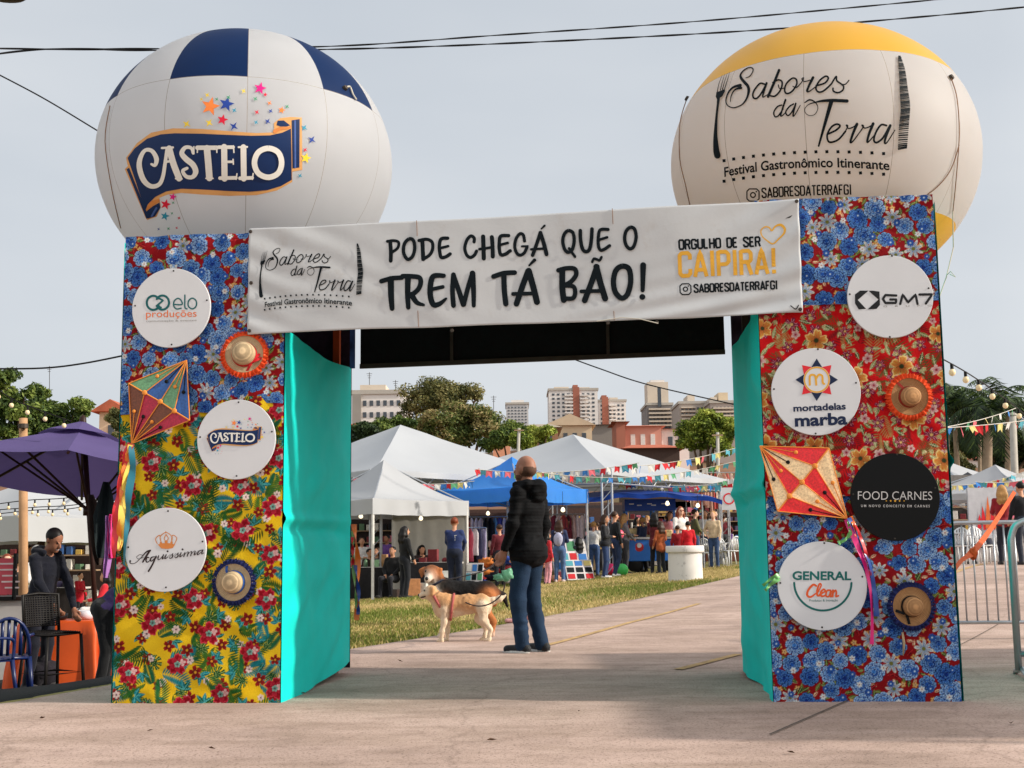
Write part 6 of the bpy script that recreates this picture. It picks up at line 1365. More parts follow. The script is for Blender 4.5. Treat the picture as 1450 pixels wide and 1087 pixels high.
# hanging bulbs
BULB = mat('lit bulb', lin((255, 236, 200)), .3, var=0, emit=1.6); BULBO = mat('frosted festoon bulb', lin((240, 214, 170)), .3, var=.05, emit=.08); SOCK = rgb('black socket', 20, 18, 18, rough=.6)
def lamp(label, p, r=.055, hang=.5):
    t = thing('hanging_bulb', label, 'bulb', p)
    MB().lathe([(0.001, -r), (r * .8, -r * .6), (r, 0), (r * .7, r * .7), (r * .35, r * 1.3), (0.001, r * 1.3)], 12, c=p).build('glass', [BULB], t, True); MB().tube([p + UZ * r * 1.2, p + UZ * r * 2], r * .4, 8).build('socket', [SOCK], t); MB().tube([p + UZ * r * 2, p + UZ * hang], .006, 4).build('cord', [SOCK], t)
lamp('bare lit bulb hanging in the small white gazebo', at(596, 734, 31)); lamp('lit bulb under the blue gazebo left of the man', at(691, 727, 34.5)); lamp('lit bulb at the left corner of the white gazebo', at(511, 731, 30.5)); lamp('lit bulb under the kiosk awning, middle', at(945, 713, 35.5), .06, .3); lamp('lit bulb under the right end of the kiosk awning', at(988, 716, 35.5), .06, .3); lamp('lit bulb at the right leg of the blue gazebo', at(797, 722, 34), .06)

# ================================================================ flag bunting
FLC = [rgb('paper flag ' + n, *c, rough=.8, var=.08, trans=.3) for n, c in (('red', (210, 54, 60)), ('yellow', (232, 214, 140)), ('teal', (96, 172, 186)), ('white', (226, 222, 214)), ('green', (96, 160, 116)), ('pink', (224, 110, 120)), ('blue', (70, 130, 200)))]
_fm = []
for m_ in FLC:
    mb = MB(); v = [(-.11, 0, 0), (0, .012, 0), (.11, 0, 0), (.11, .01, -.26), (0, -.012, -.17), (-.11, -.01, -.26)]; mb.add(v, [(0, 1, 4, 5), (1, 2, 3, 4)]); o = mb.build('flag', [m_]); _fm.append(o.data); bpy.data.objects.remove(o)
CORD = rgb('pale twine', 196, 190, 180, rough=.9)
def bunting(label, a, b, sag, n, s_=1., seed=0, mid=None):
    n = int(n * 1.55); s_ *= .78
    r = np.random.default_rng(seed); a = np.asarray(a); b = np.asarray(b); u = np.linspace(0, 1, 40); P = a + np.outer(u, b - a); P[:, 2] -= sag * 4 * u * (1 - u)
    t = thing('flag_bunting', label, 'bunting', a, 'strings of paper flags'); MB().tube(P, .008, 4).build('twine', [CORD], t)
    for i in range(n):
        q = (i + .5 + r.uniform(-.25, .25)) / n; p = a + (b - a) * q; p[2] -= sag * 4 * q * (1 - q)
        o = bpy.data.objects.new('flag', _fm[int(r.integers(0, len(_fm)))]); C.objects.link(o); o.parent = t; o.matrix_parent_inverse = parent_world(t).inverted(); o.location = p; ang = math.atan2(b[1] - a[1], b[0] - a[0]); o.rotation_euler = (r.normal(.1, .3), r.normal(0, .15), ang + r.normal(0, .35)); o.scale = (s_ * r.uniform(.8, 1.1),) * 3
bunting('flag string along the lower edge of the largest white tent', at(500, 676, 32), at(672, 681, 32), .12, 14, .95, 1)
bunting('flag string from the blue gazebo top across the second white tent', at(672, 664, 30), at(905, 655, 30), .15, 17, .8, 2)
bunting('flag string in front of the second white tent, nearest its eave', at(760, 668, 29), at(1045, 652, 30), .25, 17, .8, 3)
bunting('flag string climbing to the grey pole before the lime tree', at(878, 661, 31), at(1045, 633, 33), .1, 10, 1., 4)
bunting('reddish flag string hanging inside the second white tent', at(840, 676, 38), at(1046, 684, 38), .15, 16, 1.1, 5)
bunting('flag string high between the right tower and the pale post', at(1330, 606, 22), at(1440, 577, 30), .05, 6, .8, 6)
bunting('flag string just below the high one right of the arch', at(1330, 606, 21), at(1460, 594, 26), .02, 8, .85, 7)
bunting('flag string low over the right gazebos', at(1335, 687, 30), at(1460, 664, 30), .12, 12, .8, 8)
bunting('flag string above the small white gazebo at the right', at(1380, 682, 29), at(1460, 678, 29), .05, 9, .7, 9)
bunting('flag string in front of the hanging red garments', at(930, 690, 38), at(1046, 676, 38), .1, 10, .9, 10)
# festoon lights
def festoon(label, pts, d, n, r=.035):
    p2 = spline(pts, 10); dd = np.interp(np.linspace(0, 1, len(p2)), np.linspace(0, 1, len(np.atleast_1d(d))), np.atleast_1d(np.asarray(d, float))); P = np.array([at(x, y, k) for (x, y), k in zip(p2, dd)])
    t = thing('festoon_lights', label, 'string lights', P[0], 'strings of festoon bulbs'); MB().tube(P, .007, 5).build('cord', [SOCK], t)
    for i in range(n):
        k = (i + .5) / n * (len(P) - 1); q = P[int(k)] + (P[min(int(k) + 1, len(P) - 1)] - P[int(k)]) * (k % 1); b = MB().lathe([(0.001, -r * 2.1), (r * .7, -r * 1.8), (r, -r * 1.1), (r * .8, -r * .3), (r * .4, 0.), (0.001, 0)], 12, c=q - UZ * .05).build('bulb', [BULBO], t, True); MB().tube([q, q - UZ * .055], r * .5, 8).build('socket', [SOCK], b)
festoon('bulb string sloping down from the right tower past the palms', [(1325, 503), (1370, 528), (1420, 562), (1465, 598)], (11, 17), 8, .034)
festoon('bulb string through the tree at the left edge', [(-8, 548), (20, 566), (60, 582), (100, 596)], 14, 5, .026)
festoon('bulb string under the umbrella, uppermost of three', [(-8, 714), (40, 708), (100, 704), (150, 690)], 18, 9, .024)
festoon('bulb string under the umbrella, middle of three', [(-8, 722), (50, 718), (110, 714), (160, 700)], 18.5, 8, .024)
festoon('bulb string under the umbrella, lowest of three', [(-8, 728), (50, 722), (100, 720), (165, 708)], 19, 7, .024)
# ================================================================ people
def skinm(n, c): return rgb('skin ' + n, *c, rough=.55, var=.05, scale=30, spec=.35)
SK = {'tan': skinm('tan', (196, 142, 112)), 'light': skinm('light', (218, 170, 144)), 'brown': skinm('brown', (150, 100, 76)), 'mid': skinm('mid', (160, 110, 88)), 'pink': skinm('ruddy', (206, 138, 112))}
_cm = {}
def cl(c, rough=.85, var=.22, quilt=False):
    k = (tuple(c), quilt)
    if k not in _cm: _cm[k] = rgb('fabric %d %d %d%s' % (*c, ' quilted' if quilt else ''), *c, rough=rough, var=var, scale=14, bump=.3, bscale=45, sheen=.15)
    return _cm[k]
HAIRM = {'stubble': rgb('cropped stubble', 96, 68, 54, rough=.7, var=.2, scale=70), 'black': rgb('black hair', 22, 18, 17, rough=.5, var=.3, scale=60), 'brown': rgb('brown hair', 58, 38, 26, rough=.5, var=.3, scale=60), 'red': rgb('auburn hair', 122, 58, 34, rough=.5, var=.3, scale=60), 'blond': rgb('blond hair', 176, 132, 80, rough=.5, var=.3, scale=60), 'grey': rgb('grey hair', 150, 146, 142, rough=.6, var=.2, scale=60)}
def Rz(a): return np.array([[math.cos(a), -math.sin(a), 0], [math.sin(a), math.cos(a), 0], [0, 0, 1.]])
def Rx(a): return np.array([[1, 0, 0], [0, math.cos(a), -math.sin(a)], [0, math.sin(a), math.cos(a)]])
def person(label, pos, H, face, top, bottom, hair='black', hlen='short', skin='tan', shoe=(40, 38, 38), arms=('down', 'down'), stride=0., sit=False, lean=0., nod=0., turn=0., coat=0., extra=None, leg=1., h=.021, fat=1., fold=0., bag=None, glasses=False, beard=None, hood=False, group=None, sole=False, sk2=None):
    """local frame: faces -Y, feet at the origin; tags 0 skin 1 hair 2 top 3 bottom 4 shoe 5 extra"""
    k = H / 1.72; s = SDF(.022); V = lambda *p: np.array(p, float)
    hz = .92 if not sit else .50; hip = V(0, 0, hz); B = lambda p: Rx(lean) @ (np.asarray(p, float) - V(0, 0, .95)) + hip + V(0, 0, .03)   # torso points are given standing
    fine = h < .012
    # legs
    for sd in (-1, 1):
        hp = hip + V(sd * (.075 if coat else .09), 0, -.02)
        if sit: kn = V(sd * .13, -.43, .50); an = V(sd * .13, -.42 + .06 * sd, .09)
        else:
            st = stride * sd; kn = V(sd * .095, -.03 - .22 * max(st, 0) + .10 * min(st, 0), .49); an = V(sd * .1, .03 - .30 * st, .09 + .05 * max(-st, 0))
        s.cap(hp, (.086 if coat else .098) * fat, kn, .066 * leg, 3); s.cap(kn, .066 * leg, an - V(0, 0, .02 * (leg > 1)), .053 * leg, 3)
        toe = an + V(sd * .025, -.15, -.05); heel = an + V(0, .04, -.045); s.cap(heel, .042, toe, .036, 4, .012); s.cap(an, .042, heel, .042, 4, .01)
        if sole: s.ell((heel + toe) / 2 * V(1, 1, 0) + V(0, -.01, .016), (.056, .15, .018), 5, k=.004)
    s.ell(hip + V(0, .01, .02), (.165 * fat, .125 * fat, .13) if not coat else (.13 * fat, .1 * fat, .1), 3)
    # torso
    s.ell(B((0, -.01 * fat, 1.08)), (.155 * fat, .118 * fat, .17), 2, k=.05); s.ell(B((0, 0, 1.27)), (.178 * fat, .12 * fat, .18), 2, k=.05); s.cap(B((-.145, .01, 1.4)), .062, B((.145, .01, 1.4)), .062, 2, .04); s.ell(B((0, -.005, .97)), (.165 * fat, .125 * fat, .09), 2, k=.03)
    if coat:
        for q_ in np.linspace(.93, 1.02 - coat, 4): s.ell(B((0, .005, q_)), (.178 * fat, .142 * fat, .1), 2, k=.03)
    s.cap(B((0, .015, 1.43)), .055, B((0, -.005, 1.53)), .05, 0, .02)
    # head
    Hd = Rz(turn) @ Rx(nod); hc = B((0, -.01, 1.53)) + Rx(lean * .6) @ (Hd @ V(0, -.012, .09)); q = lambda *p: hc + Rx(lean * .6) @ (Hd @ V(*p)); Mh = Rx(lean * .6) @ Hd
    s.ell(hc + Mh @ V(0, .012, .025), (.077, .094, .095), 0, Mh); s.ell(q(0, -.035, -.04), (.058, .062, .07), 0, Mh); s.cap(q(0, -.095, .012), .011, q(0, -.113, -.018), .016, 0, .01)
    for sd in (-1, 1): s.ell(q(sd * .079, .012, -.005), (.012, .022, .032), 0, Mh, .006)
    if fine:
        for sd in (-1, 1): s.ell(q(sd * .031, -.085, .018), (.011, .008, .0065), 1, Mh, .003); s.cap(q(sd * .018, -.09, .036), .005, q(sd * .044, -.08, .038), .004, 1, .004)
        s.cap(q(-.02, -.089, -.055), .007, q(.02, -.089, -.055), .007, 5 if beard is None else 0, .004); s.ell(q(0, -.075, -.088), (.026, .022, .02), 0, Mh)
    if beard: s.ell(q(0, -.038, -.064), (.06, .062, .044), 1, Mh, .01); s.cap(q(-.035, -.086, -.04), .008, q(.035, -.086, -.04), .008, 1, .006)
    if beard: s.ell(hc + Mh @ V(0, .035, -.012), (.079, .075, .062), 1, Mh, .02)
    if hlen != 'bald':
        s.ell(hc + Mh @ V(0, .028, .045), (.086, .095, .09), 1, Mh, .012)
        if hlen == 'long':
            for x in (-.045, 0, .045): s.chain([q(x, .075, .03), q(x * 1.3, .1, -.09), q(x * 1.5, .11, -.22), q(x * 1.2, .1, -.32)], [.05, .058, .05, .028], 1, .03)
            for sd in (-1, 1): s.chain([q(sd * .07, .02, .02), q(sd * .085, .02, -.09), q(sd * .09, -.01, -.2)], [.03, .034, .022], 1, .02)
        if hlen == 'bun': s.ell(q(0, .12, .05), (.045, .045, .045), 1, Mh)
        if hlen == 'cap': s.ell(q(0, -.09, .06), (.06, .07, .012), 1, Mh)
    if glasses:
        for sd in (-1, 1): s.ell(q(sd * .034, -.092, .02), (.03, .014, .022), 1, Mh, .004)
    if hood: s.chain([B(p) for p in ((-.105, -.04, 1.475), (-.1, .075, 1.47), (0, .125, 1.46), (.1, .075, 1.47), (.105, -.04, 1.475))], [.036, .05, .06, .05, .036], 2, .02); s.ell(B((0, .13, 1.42)), (.1, .05, .1), 2, k=.03)
    # arms: upper, fore, hand targets in standing torso coordinates
    A = {'down': ((.225, .02, 1.14), (.235, -.05, .88)), 'back': ((.23, .10, 1.15), (.2, .07, .9)), 'fwd': ((.21, -.08, 1.16), (.14, -.33, 1.12)), 'phone': ((.2, -.1, 1.18), (.06, -.24, 1.38)), 'fold': ((.22, -.04, 1.15), (-.05, -.2, 1.14)), 'hip': ((.30, .06, 1.16), (.19, -.03, 1.0)), 'reach': ((.22, -.14, 1.14), (.17, -.40, 1.0)), 'table': ((.21, -.16, 1.18), (.13, -.36, .98)), 'lap': ((.22, -.06, 1.15), (.1, -.24, 1.0)), 'up': ((.26, -.1, 1.5), (.22, -.2, 1.75)), 'low': ((.215, -.03, 1.15), (.22, -.13, .93)), 'held': ((.225, .03, 1.14), (.22, -.08, .885))}
    hands = []
    for sd, a in zip((-1, 1), arms):
        e, w_ = A[a] if isinstance(a, str) else a; e = B((sd * e[0], e[1], e[2])); w_ = B((sd * w_[0], w_[1], w_[2])); sh = B((sd * .165, .01, 1.395))
        s.cap(sh, .062 * (.7 + .3 * fat), e, .05, 2, .03); s.cap(e, .05, w_ + (e - w_) * .12, .038, 2); d = (w_ - e) / np.linalg.norm(w_ - e); s.cap(w_ + (e - w_) * .1, .026, w_, .025, 0, .008); hands.append((w_, d, sd))
        if not fine: s.cap(w_, .03, w_ + d * .10, .022, 0)
        else:
            up = np.cross(d, V(sd, 0, 0)); up /= np.linalg.norm(up); lat = np.cross(d, up); pc = w_ + d * .05; s.cap(w_, .026, w_ + d * .075, .03, 0, .01); s.ell(pc, (.02, .036, .046), 0, np.column_stack([lat, up, d]), .01)
            cv = -lat * (1 if sd > 0 else -1)
            for j, L in enumerate((.062, .072, .068, .052)):
                f0 = w_ + d * .085 + up * (.027 - .018 * j); f1 = f0 + d * L * .5 + cv * .012; f2 = f1 + d * L * .3 + cv * .03; s.chain([f0, f1, f2], [.0095, .009, .0075], 0, .004)
            s.chain([w_ + d * .03 + up * .03, w_ + d * .065 + up * .05 + cv * .012, w_ + d * .095 + up * .05 + cv * .02], [.012, .011, .009], 0, .006)
    if bag:  # backpack
        s.ell(B((0, .17, 1.2)), (.13, .085, .19), 5, k=.01)
        for sd in (-1, 1): s.chain([B((sd * .09, .13, 1.4)), B((sd * .1, -.09, 1.42)), B((sd * .11, -.12, 1.22))], [.018, .018, .018], 5, .008)
    mats = [SK[skin], HAIRM[hair] if not beard else HAIRM.get(beard, HAIRM['brown']), top if not isinstance(top, tuple) else cl(top), bottom if not isinstance(bottom, tuple) else cl(bottom), cl(shoe, .6), cl(extra) if isinstance(extra, tuple) else cl((200, 190, 184))]
    fo = None
    if fold: fo = lambda P: fold * (np.abs(vnoise(P[:, 0] * 7 + P[:, 2] * 5, P[:, 1] * 7, P[:, 2] * 16, 9)) - .3) * (P[:, 2] < 1.5) * (P[:, 2] > .1) * (1 - .35 * (P[:, 2] < .8))
    o = s.mesh('person', h, mats, None, noise=.0065 if not fine else .0015, nscale=9, fold=fo)
    o.location = [float(v) for v in pos]; o.rotation_euler = (0, 0, face); o.scale = (k, k, k); tag(o, label, 'person', group); o['_'] = 0; del o['_']
    return o, [(np.asarray(pos) + k * (Rz(face) @ w_), Rz(face) @ d) for w_, d, _ in hands]
def P_(label, px, d, H, deg, top, bottom, **k):
    g = gpt(px, d); return person(label, g, H, R_(deg), top, bottom, **k)
BLK_, NVY, DGR, JNS, WHT, REDC = (22, 22, 24), (28, 36, 62), (62, 62, 66), (52, 72, 108), (214, 208, 202), (176, 34, 44)
# the man with the dogs
JKT = rgb('black quilted jacket', 15, 15, 17, rough=.8, var=.1, scale=14, bump=.2, bscale=30, spec=.12)
_n = JKT.node_tree.nodes; _l = JKT.node_tree.links; _t = _n.new('ShaderNodeTexCoord'); _w = _n.new('ShaderNodeTexWave'); _w.bands_direction = 'Z'; _w.inputs['Scale'].default_value = 11; _w.inputs['Distortion'].default_value = .6
_l.new(_t.outputs['Object'], _w.inputs['Vector']); _b = _n.new('ShaderNodeBump'); _b.inputs['Strength'].default_value = .16; _b.inputs['Distance'].default_value = .008; _l.new(_w.outputs['Fac'], _b.inputs['Height']); _l.new(_n['Bump'].outputs[0], _b.inputs['Normal']); _l.new(_b.outputs[0], _n['Principled BSDF'].inputs['Normal'])
JEAN = rgb('faded blue jeans', 30, 50, 74, rough=.85, var=.4, scale=4, bump=.3, bscale=120)
man, mh = person('bald man in black quilted hooded jacket and jeans holding two dog leashes', gpt(750, 11.5), 1.755, R_(-128), JKT, JEAN, hlen='bald', skin='mid', beard='stubble', shoe=(28, 30, 34), hood=True, sole=True, extra=(206, 204, 200), stride=.1, leg=1.15, arms=(((.225, .02, 1.13), (.22, -.06, .87)), ((.225, .0, 1.13), (.215, -.1, .90))), fat=1.04, h=.0085, fold=.02, nod=.02, coat=.17)
# walker hidden behind him
P_('walker in black leggings and pale pink shoes mostly hidden behind the bald man', 744, 16.2, 1.58, -95, (30, 30, 34), (24, 24, 28), shoe=(206, 150, 150), stride=.42, hlen='short', arms=('low', 'low'), h=.018)
# inside and around the white gazebo
woman1, _ = P_('woman with long dark hair, black tee and trousers beside the white gazebo', 573, 29.2, 1.62, 125, BLK_, (24, 26, 32), hlen='long', arms=('low', 'low'), skin='tan', extra=BLK_, h=.017)
p, _ = P_('man in blue jacket with a white stroke on the back, at the gazebo corner', 644, 30.3, 1.77, 172, (34, 48, 92), (26, 32, 50), hair='red', arms=('table', 'table'), fat=1.12, h=.017)
mb = MB(); mb.box((-.05, .128, 1.33), (.06, .006, .012), M=np.eye(3)); mb.box((-.035, .13, 1.27), (.012, .006, .12)); o = mb.build('back_mark', [WHITE]); o.parent = p
P_('seated vendor in black with a white badge at the left of the gazebo table', 556, 30.8, 1.6, -20, BLK_, (30, 30, 36), sit=True, hlen='short', arms=('lap', 'lap'), fat=1.1)
P_('seated woman with black hair looking down behind the dogs', 597, 31.8, 1.6, 20, (60, 46, 44), (30, 30, 34), sit=True, hlen='long', nod=.4, arms=('phone', 'lap'))
P_('seated person in dark brown near the teal cloth', 523, 32.5, 1.62, 40, (52, 40, 36), (30, 30, 36), sit=True, hlen='short', arms=('lap', 'fold'))
P_('seated woman in grey behind the person in dark brown', 534, 34, 1.66, -30, (92, 86, 84), (40, 40, 46), sit=True, hlen='long', hair='brown', arms=('lap', 'lap'))
P_('person in white apron standing deep in the left stall', 512, 36, 1.6, 10, WHT, (40, 40, 44), hlen='short', hair='brown', arms=('fold', 'fold'))
P_('woman in black seated among the blankets under the blue gazebo', 696, 36.0, 1.66, -40, BLK_, (30, 30, 34), sit=True, hlen='bun', arms=('fold', 'fold'), skin='light')
P_('shopper in maroon right of the woman among the blankets', 708, 33.2, 1.6, 200, (96, 30, 40), (34, 36, 44), hlen='short', hair='brown', arms=('fwd', 'down'))
# right of the man
P_('woman with pale backpack and blue shoulder bag looking at picture boards', 793, 32.5, 1.58, 168, (34, 44, 78), (74, 100, 140), hlen='long', hair='brown', bag=True, extra=(168, 168, 190), shoe=(214, 190, 184), arms=('fold', 'fwd'))
P_('child in red jacket and pink skirt close behind the bald man', 776, 31.5, 1.28, 120, (186, 40, 50), (214, 150, 160), hlen='long', coat=.2, extra=(220, 160, 160))
P_('woman in dark coat crouched beside the picture boards', 820, 35, 1.5, -150, (40, 40, 46), (36, 36, 44), sit=True, hlen='long', arms=('fwd', 'fold'))
P_('person in pale yellow hat and jeans behind the two standing women', 842, 36.5, 1.55, 170, (206, 204, 200), (60, 84, 124), hair='blond', hlen='cap', arms=('fwd', 'down'))
P_('boy in dark top and jeans left of the long haired woman', 834, 37.5, 1.42, 150, (44, 44, 52), (56, 80, 120), hlen='short', arms=('down', 'fold'))
P_('woman with very long brown hair, jeans and white sneakers', 858, 33.2, 1.64, 75, (28, 28, 32), (38, 56, 92), hlen='long', hair='brown', shoe=(232, 230, 228), arms=('fold', 'low'), coat=.06, h=.017)
P_('man in black jacket and jeans right behind the long haired woman', 872, 33.9, 1.72, 120, (24, 26, 28), (40, 54, 84), hair='brown', shoe=(210, 206, 200), arms=('down', 'fold'), stride=.25)
P_('woman in dark red coat with long black hair beside the blue cart', 929, 34.3, 1.62, 160, (96, 28, 34), (26, 26, 30), hlen='long', arms=('fold', 'fwd'), coat=.2, extra=(180, 40, 40))
P_('girl in rust orange coat held by the woman beside the cart', 937, 33.6, 1.36, -150, (164, 84, 46), (32, 34, 40), hlen='long', hair='brown', arms=('fold', 'low'), coat=.2)
P_('woman in white with auburn hair and sunglasses above the two red jackets', 966, 35.0, 1.74, 15, (220, 214, 208), (60, 60, 70), hair='red', hlen='long', skin='light', arms=('fwd', 'low'), glasses=True, h=.015)
P_('child in dark red jacket, left of two behind the concrete planter', 961, 33.5, 1.22, 175, (140, 24, 34), (40, 40, 50), hair='brown', hlen='bun', coat=.2)
P_('child in bright red jacket, right of two behind the concrete planter', 976, 33.2, 1.3, 185, (196, 24, 36), (40, 40, 50), hlen='short', coat=.2)
# crowd in the shade of the tents: each in a different pair of colours
CW = [('white', WHT), ('teal', (60, 140, 150)), ('maroon', (110, 34, 44)), ('grey', (120, 118, 120)), ('orange', (206, 96, 46)), ('navy', NVY), ('pink', (220, 140, 150)), ('olive', (96, 96, 64)), ('sky blue', (120, 160, 204)), ('black', BLK_), ('beige', (196, 172, 140)), ('purple', (98, 62, 128))]
rr = np.random.default_rng(42); spots = [(1001, 41), (1013, 43), (1026, 42), (1006, 46), (986, 44), (812, 42), (826, 44), (846, 43), (885, 43), (904, 44), (918, 42), (947, 45), (760, 40), (748, 43), (672, 42), (660, 40), (684, 44), (612, 40), (628, 42), (503, 40), (545, 38), (865, 45), (805, 46), (1034, 45), (752, 37), (768, 38.5), (807, 37.5), (886, 36.8), (896, 38.5), (911, 37.5), (951, 38), (986, 36.8), (668, 37.5), (622, 36.5), (1012, 35.6), (548, 35.5)]
_HN = {'brown': 'brown haired', 'black': 'black haired', 'blond': 'blond'}
for i, (px, d) in enumerate(spots):
    a = CW[i % 12]; b = [('jeans', JNS), ('black trousers', BLK_), ('grey trousers', DGR)][(i // 12 + i) % 3]; hr = ('brown', 'black', 'brown', 'blond')[(i * 7 // 3) % 4]; lg = ('long', 'short', 'bun')[i % 3]
    st = i % 5 == 3
    P_('%s %sperson in %s top and %s in the tent crowd' % (_HN[hr], 'seated ' if st else '', a[0], b[0]), px, d, rr.uniform(1.56, 1.78), rr.uniform(-180, 180), a[1], b[1], hair=hr, hlen=lg, skin=('tan', 'light', 'brown')[i % 3], sit=st, arms=(('fold', 'low'), ('phone', 'down'), ('hip', 'low'), ('lap', 'fwd'))[i % 4], h=.026, group='people in the shade of the tents')
# left of the arch
tman, th = P_('man in navy hoodie leaning over the orange draped table', 52, 14.4, 1.80, 62, (13, 15, 28), (18, 20, 32), hair='black', hlen='short', skin='brown', lean=.2, nod=.42, hood=True, arms=('table', ((.21, -.15, 1.16), (.12, -.40, .93))), fold=.012, h=.011, shoe=(60, 56, 56))
P_('person in purple top and black trousers bending beside the left tower', 147, 13.6, 1.62, 95, (44, 32, 74), (18, 18, 20), hair='black', hlen='short', lean=1.0, arms=('reach', 'reach'), fat=1.3, h=.014)
P_('girl with dark bob hair in red coat and black leggings', 111, 28, 1.1, 70, (184, 26, 44), (28, 26, 30), hair='brown', hlen='short', coat=.22, shoe=(220, 208, 204), arms=('fwd', 'low'), skin='light', h=.015)
P_('toddler in white top and pale trousers following the red coat girl', 130, 27.4, .88, -140, (220, 216, 212), (206, 190, 170), hair='black', hlen='short', arms=('fwd', 'down'), shoe=(206, 200, 196), h=.014)
P_('woman in red and white beside the lilac ribbon', 147, 24, 1.5, -80, (196, 36, 48), (214, 208, 204), hlen='long', arms=('fwd', 'fwd'), sit=True)
P_('grey haired man in white shirt and glasses seated left of the navy hoodie', 47, 21.5, 1.72, 70, (210, 206, 204), (120, 112, 104), hair='grey', hlen='short', skin='pink', arms=('fold', 'lap'), glasses=False)
P_('dark haired man behind the grey haired man', 55, 25, 1.78, -120, (70, 60, 60), (40, 40, 46), hair='brown', arms=('fold', 'down'))
P_('woman with auburn hair and red top above the pink sign', 4, 20.5, 1.62, 30, (150, 34, 44), (40, 40, 46), hair='red', hlen='long', skin='light', arms=('fold', 'down'))
P_('man in black jacket and cap right of the pink sign', 20, 20, 1.6, 140, (32, 30, 32), (40, 40, 46), hair='black', hlen='cap', arms=('fold', 'down'))
P_('person with black hair in black at the far left table', 36, 26, 1.66, 60, (34, 32, 34), (40, 40, 46), hlen='long', arms=('phone', 'down'))
# right of the arch
P_('woman with long blond hair in red plaid shirt behind the barriers', 1425, 27.5, 1.7, 170, (140, 30, 40), (36, 38, 48), hair='blond', hlen='long', arms=('fold', 'fwd'), coat=.1, h=.016)
P_('person in black with brown bun seated near the white chairs', 1398, 29, 1.66, -150, (40, 36, 40), (44, 50, 70), sit=True, hlen='bun', hair='brown', arms=('lap', 'lap'))
P_('person in pink shirt seated beside the right tower edge', 1352, 36, 1.64, 100, (206, 150, 150), (60, 60, 70), sit=True, hlen='short', arms=('lap', 'fwd'))
P_('man in black jacket at the right picture edge', 1452, 27, 1.74, -170, (22, 22, 26), (40, 44, 56), arms=('low', 'low'))
P_('person in maroon sweater behind the white chairs', 1366, 40, 1.7, 20, (120, 40, 50), (40, 40, 46), hlen='long', arms=('fold', 'low'))

# ================================================================ dogs
COAT = vcol_mat('short dog fur', .8, .5, 160, .2, var=.18)
def dog(label, px, py, d, sc, cols, pts, extra=None):
    o = at(px, py, d); o[2] = tz(o[0], o[1]) + .002 if d > 0 else o[2]
    s = SDF(.03); pts(s)
    b = s.mesh('dog', .0085, [COAT], None, noise=.006, nscale=26, cols=[lin(c) for c in cols], colw=.012)
    b.location = [float(v) for v in o]; b.scale = (sc,) * 3; tag(b, label, 'dog'); return b, o
def gold(s):
    T, Cc, D_ = 0, 1, 2     # tan, cream, dark
    s.ell((-.385, 0, .525), (.068, .058, .06), 1); s.cap((-.40, 0, .512), .046, (-.475, 0, .487), .027, 1, .025); s.cap((-.41, 0, .49), .03, (-.462, 0, .462), .017, 1, .012); s.ell((-.36, 0, .562), (.05, .045, .025), 0)
    for y in (-1, 1): s.chain([(-.35, y * .045, .565), (-.335, y * .07, .545), (-.338, y * .078, .5)], [.022, .024, .012], 0, .012)
    s.cap((-.345, 0, .5), .062, (-.22, 0, .41), .092, 0, .05); s.cap((-.33, 0, .46), .05, (-.25, 0, .34), .07, 1, .03)
    s.ell((-.2, 0, .365), (.12, .092, .125), 0, k=.05); s.ell((-.2, 0, .32), (.1, .07, .09), 1, k=.02); s.cap((-.16, 0, .395), .098, (.06, 0, .4), .088, 0, .05); s.cap((.05, 0, .4), .09, (.22, 0, .405), .088, 0, .05); s.cap((-.12, 0, .33), .075, (.1, 0, .355), .058, 1, .03); s.ell((.24, 0, .385), (.085, .085, .1), 0, k=.04); s.ell((.29, 0, .37), (.05, .06, .08), 1, k=.03)
    s.chain([(.29, 0, .43), (.36, 0, .425), (.43, 0, .445), (.50, 0, .475)], [.026, .034, .034, .012], 1, .03)
    for y, f in ((-.058, -.03), (.058, .025)):
        s.chain([(-.2, y, .34), (-.195 + f * .3, y, .22), (-.2 + f, y, .115), (-.205 + f, y, .035)], [.058, .036, .027, .024], 1, .02); s.cap((-.205 + f, y, .028), .027, (-.245 + f, y, .02), .02, 1, .01)
    for y, f in ((-.06, .035), (.06, -.02)):
        s.chain([(.235, y, .36), (.205 + f, y, .24), (.285 + f, y, .14), (.27 + f, y, .035)], [.08, .048, .027, .022], 1, .022); s.cap((.268 + f, y, .028), .026, (.225 + f, y, .02), .02, 1, .01)
gdog, go = dog('golden and cream dog with pink harness standing in profile on the path edge', 655, 905, 13.05, 1.0, [(200, 150, 104), (228, 206, 178), (40, 30, 26)], gold); gdog.scale = (.89, 1, .97)
def small(b, name, c, r, m_, M=None): o = MB().lathe([(0.001, -r), (r * .7, -r * .7), (r, 0), (r * .7, r * .7), (0.001, r)], 10, c=c).build(name, [m_], b, True, local=True); return o
WET = rgb('wet black nose', 16, 13, 13, rough=.25, spec=.6)
small(gdog, 'nose', (-.498, 0, .492), .016, WET)
for y in (-1, 1): small(gdog, 'eye', (-.432, y * .04, .543), .011, WET)
mb = MB(); mb.tube([(-.478, -.022, .47), (-.445, -.034, .472), (-.418, -.042, .482)], .006, 5); mb.build('mouth', [rgb('dark lip', 60, 32, 32)], gdog, True, local=True)
PNK = rgb('pink harness webbing', 170, 88, 84, rough=.7)
def ring(c, ry, rz_, tilt, r, n=24): a = np.linspace(0, 2 * math.pi, n, endpoint=False); return np.stack([c[0] + tilt * np.sin(a) * rz_, ry * np.cos(a), c[2] + rz_ * np.sin(a)], 1)
for c, ry, rz_, tl in (((-.115, 0, .365), .104, .132, .15), ((-.275, 0, .41), .09, .12, -.65)): mb = MB(); mb.tube(ring(c, ry, rz_, tl, 0), .016, 6, closed=True); mb.build('harness', [PNK], gdog, True, local=True)
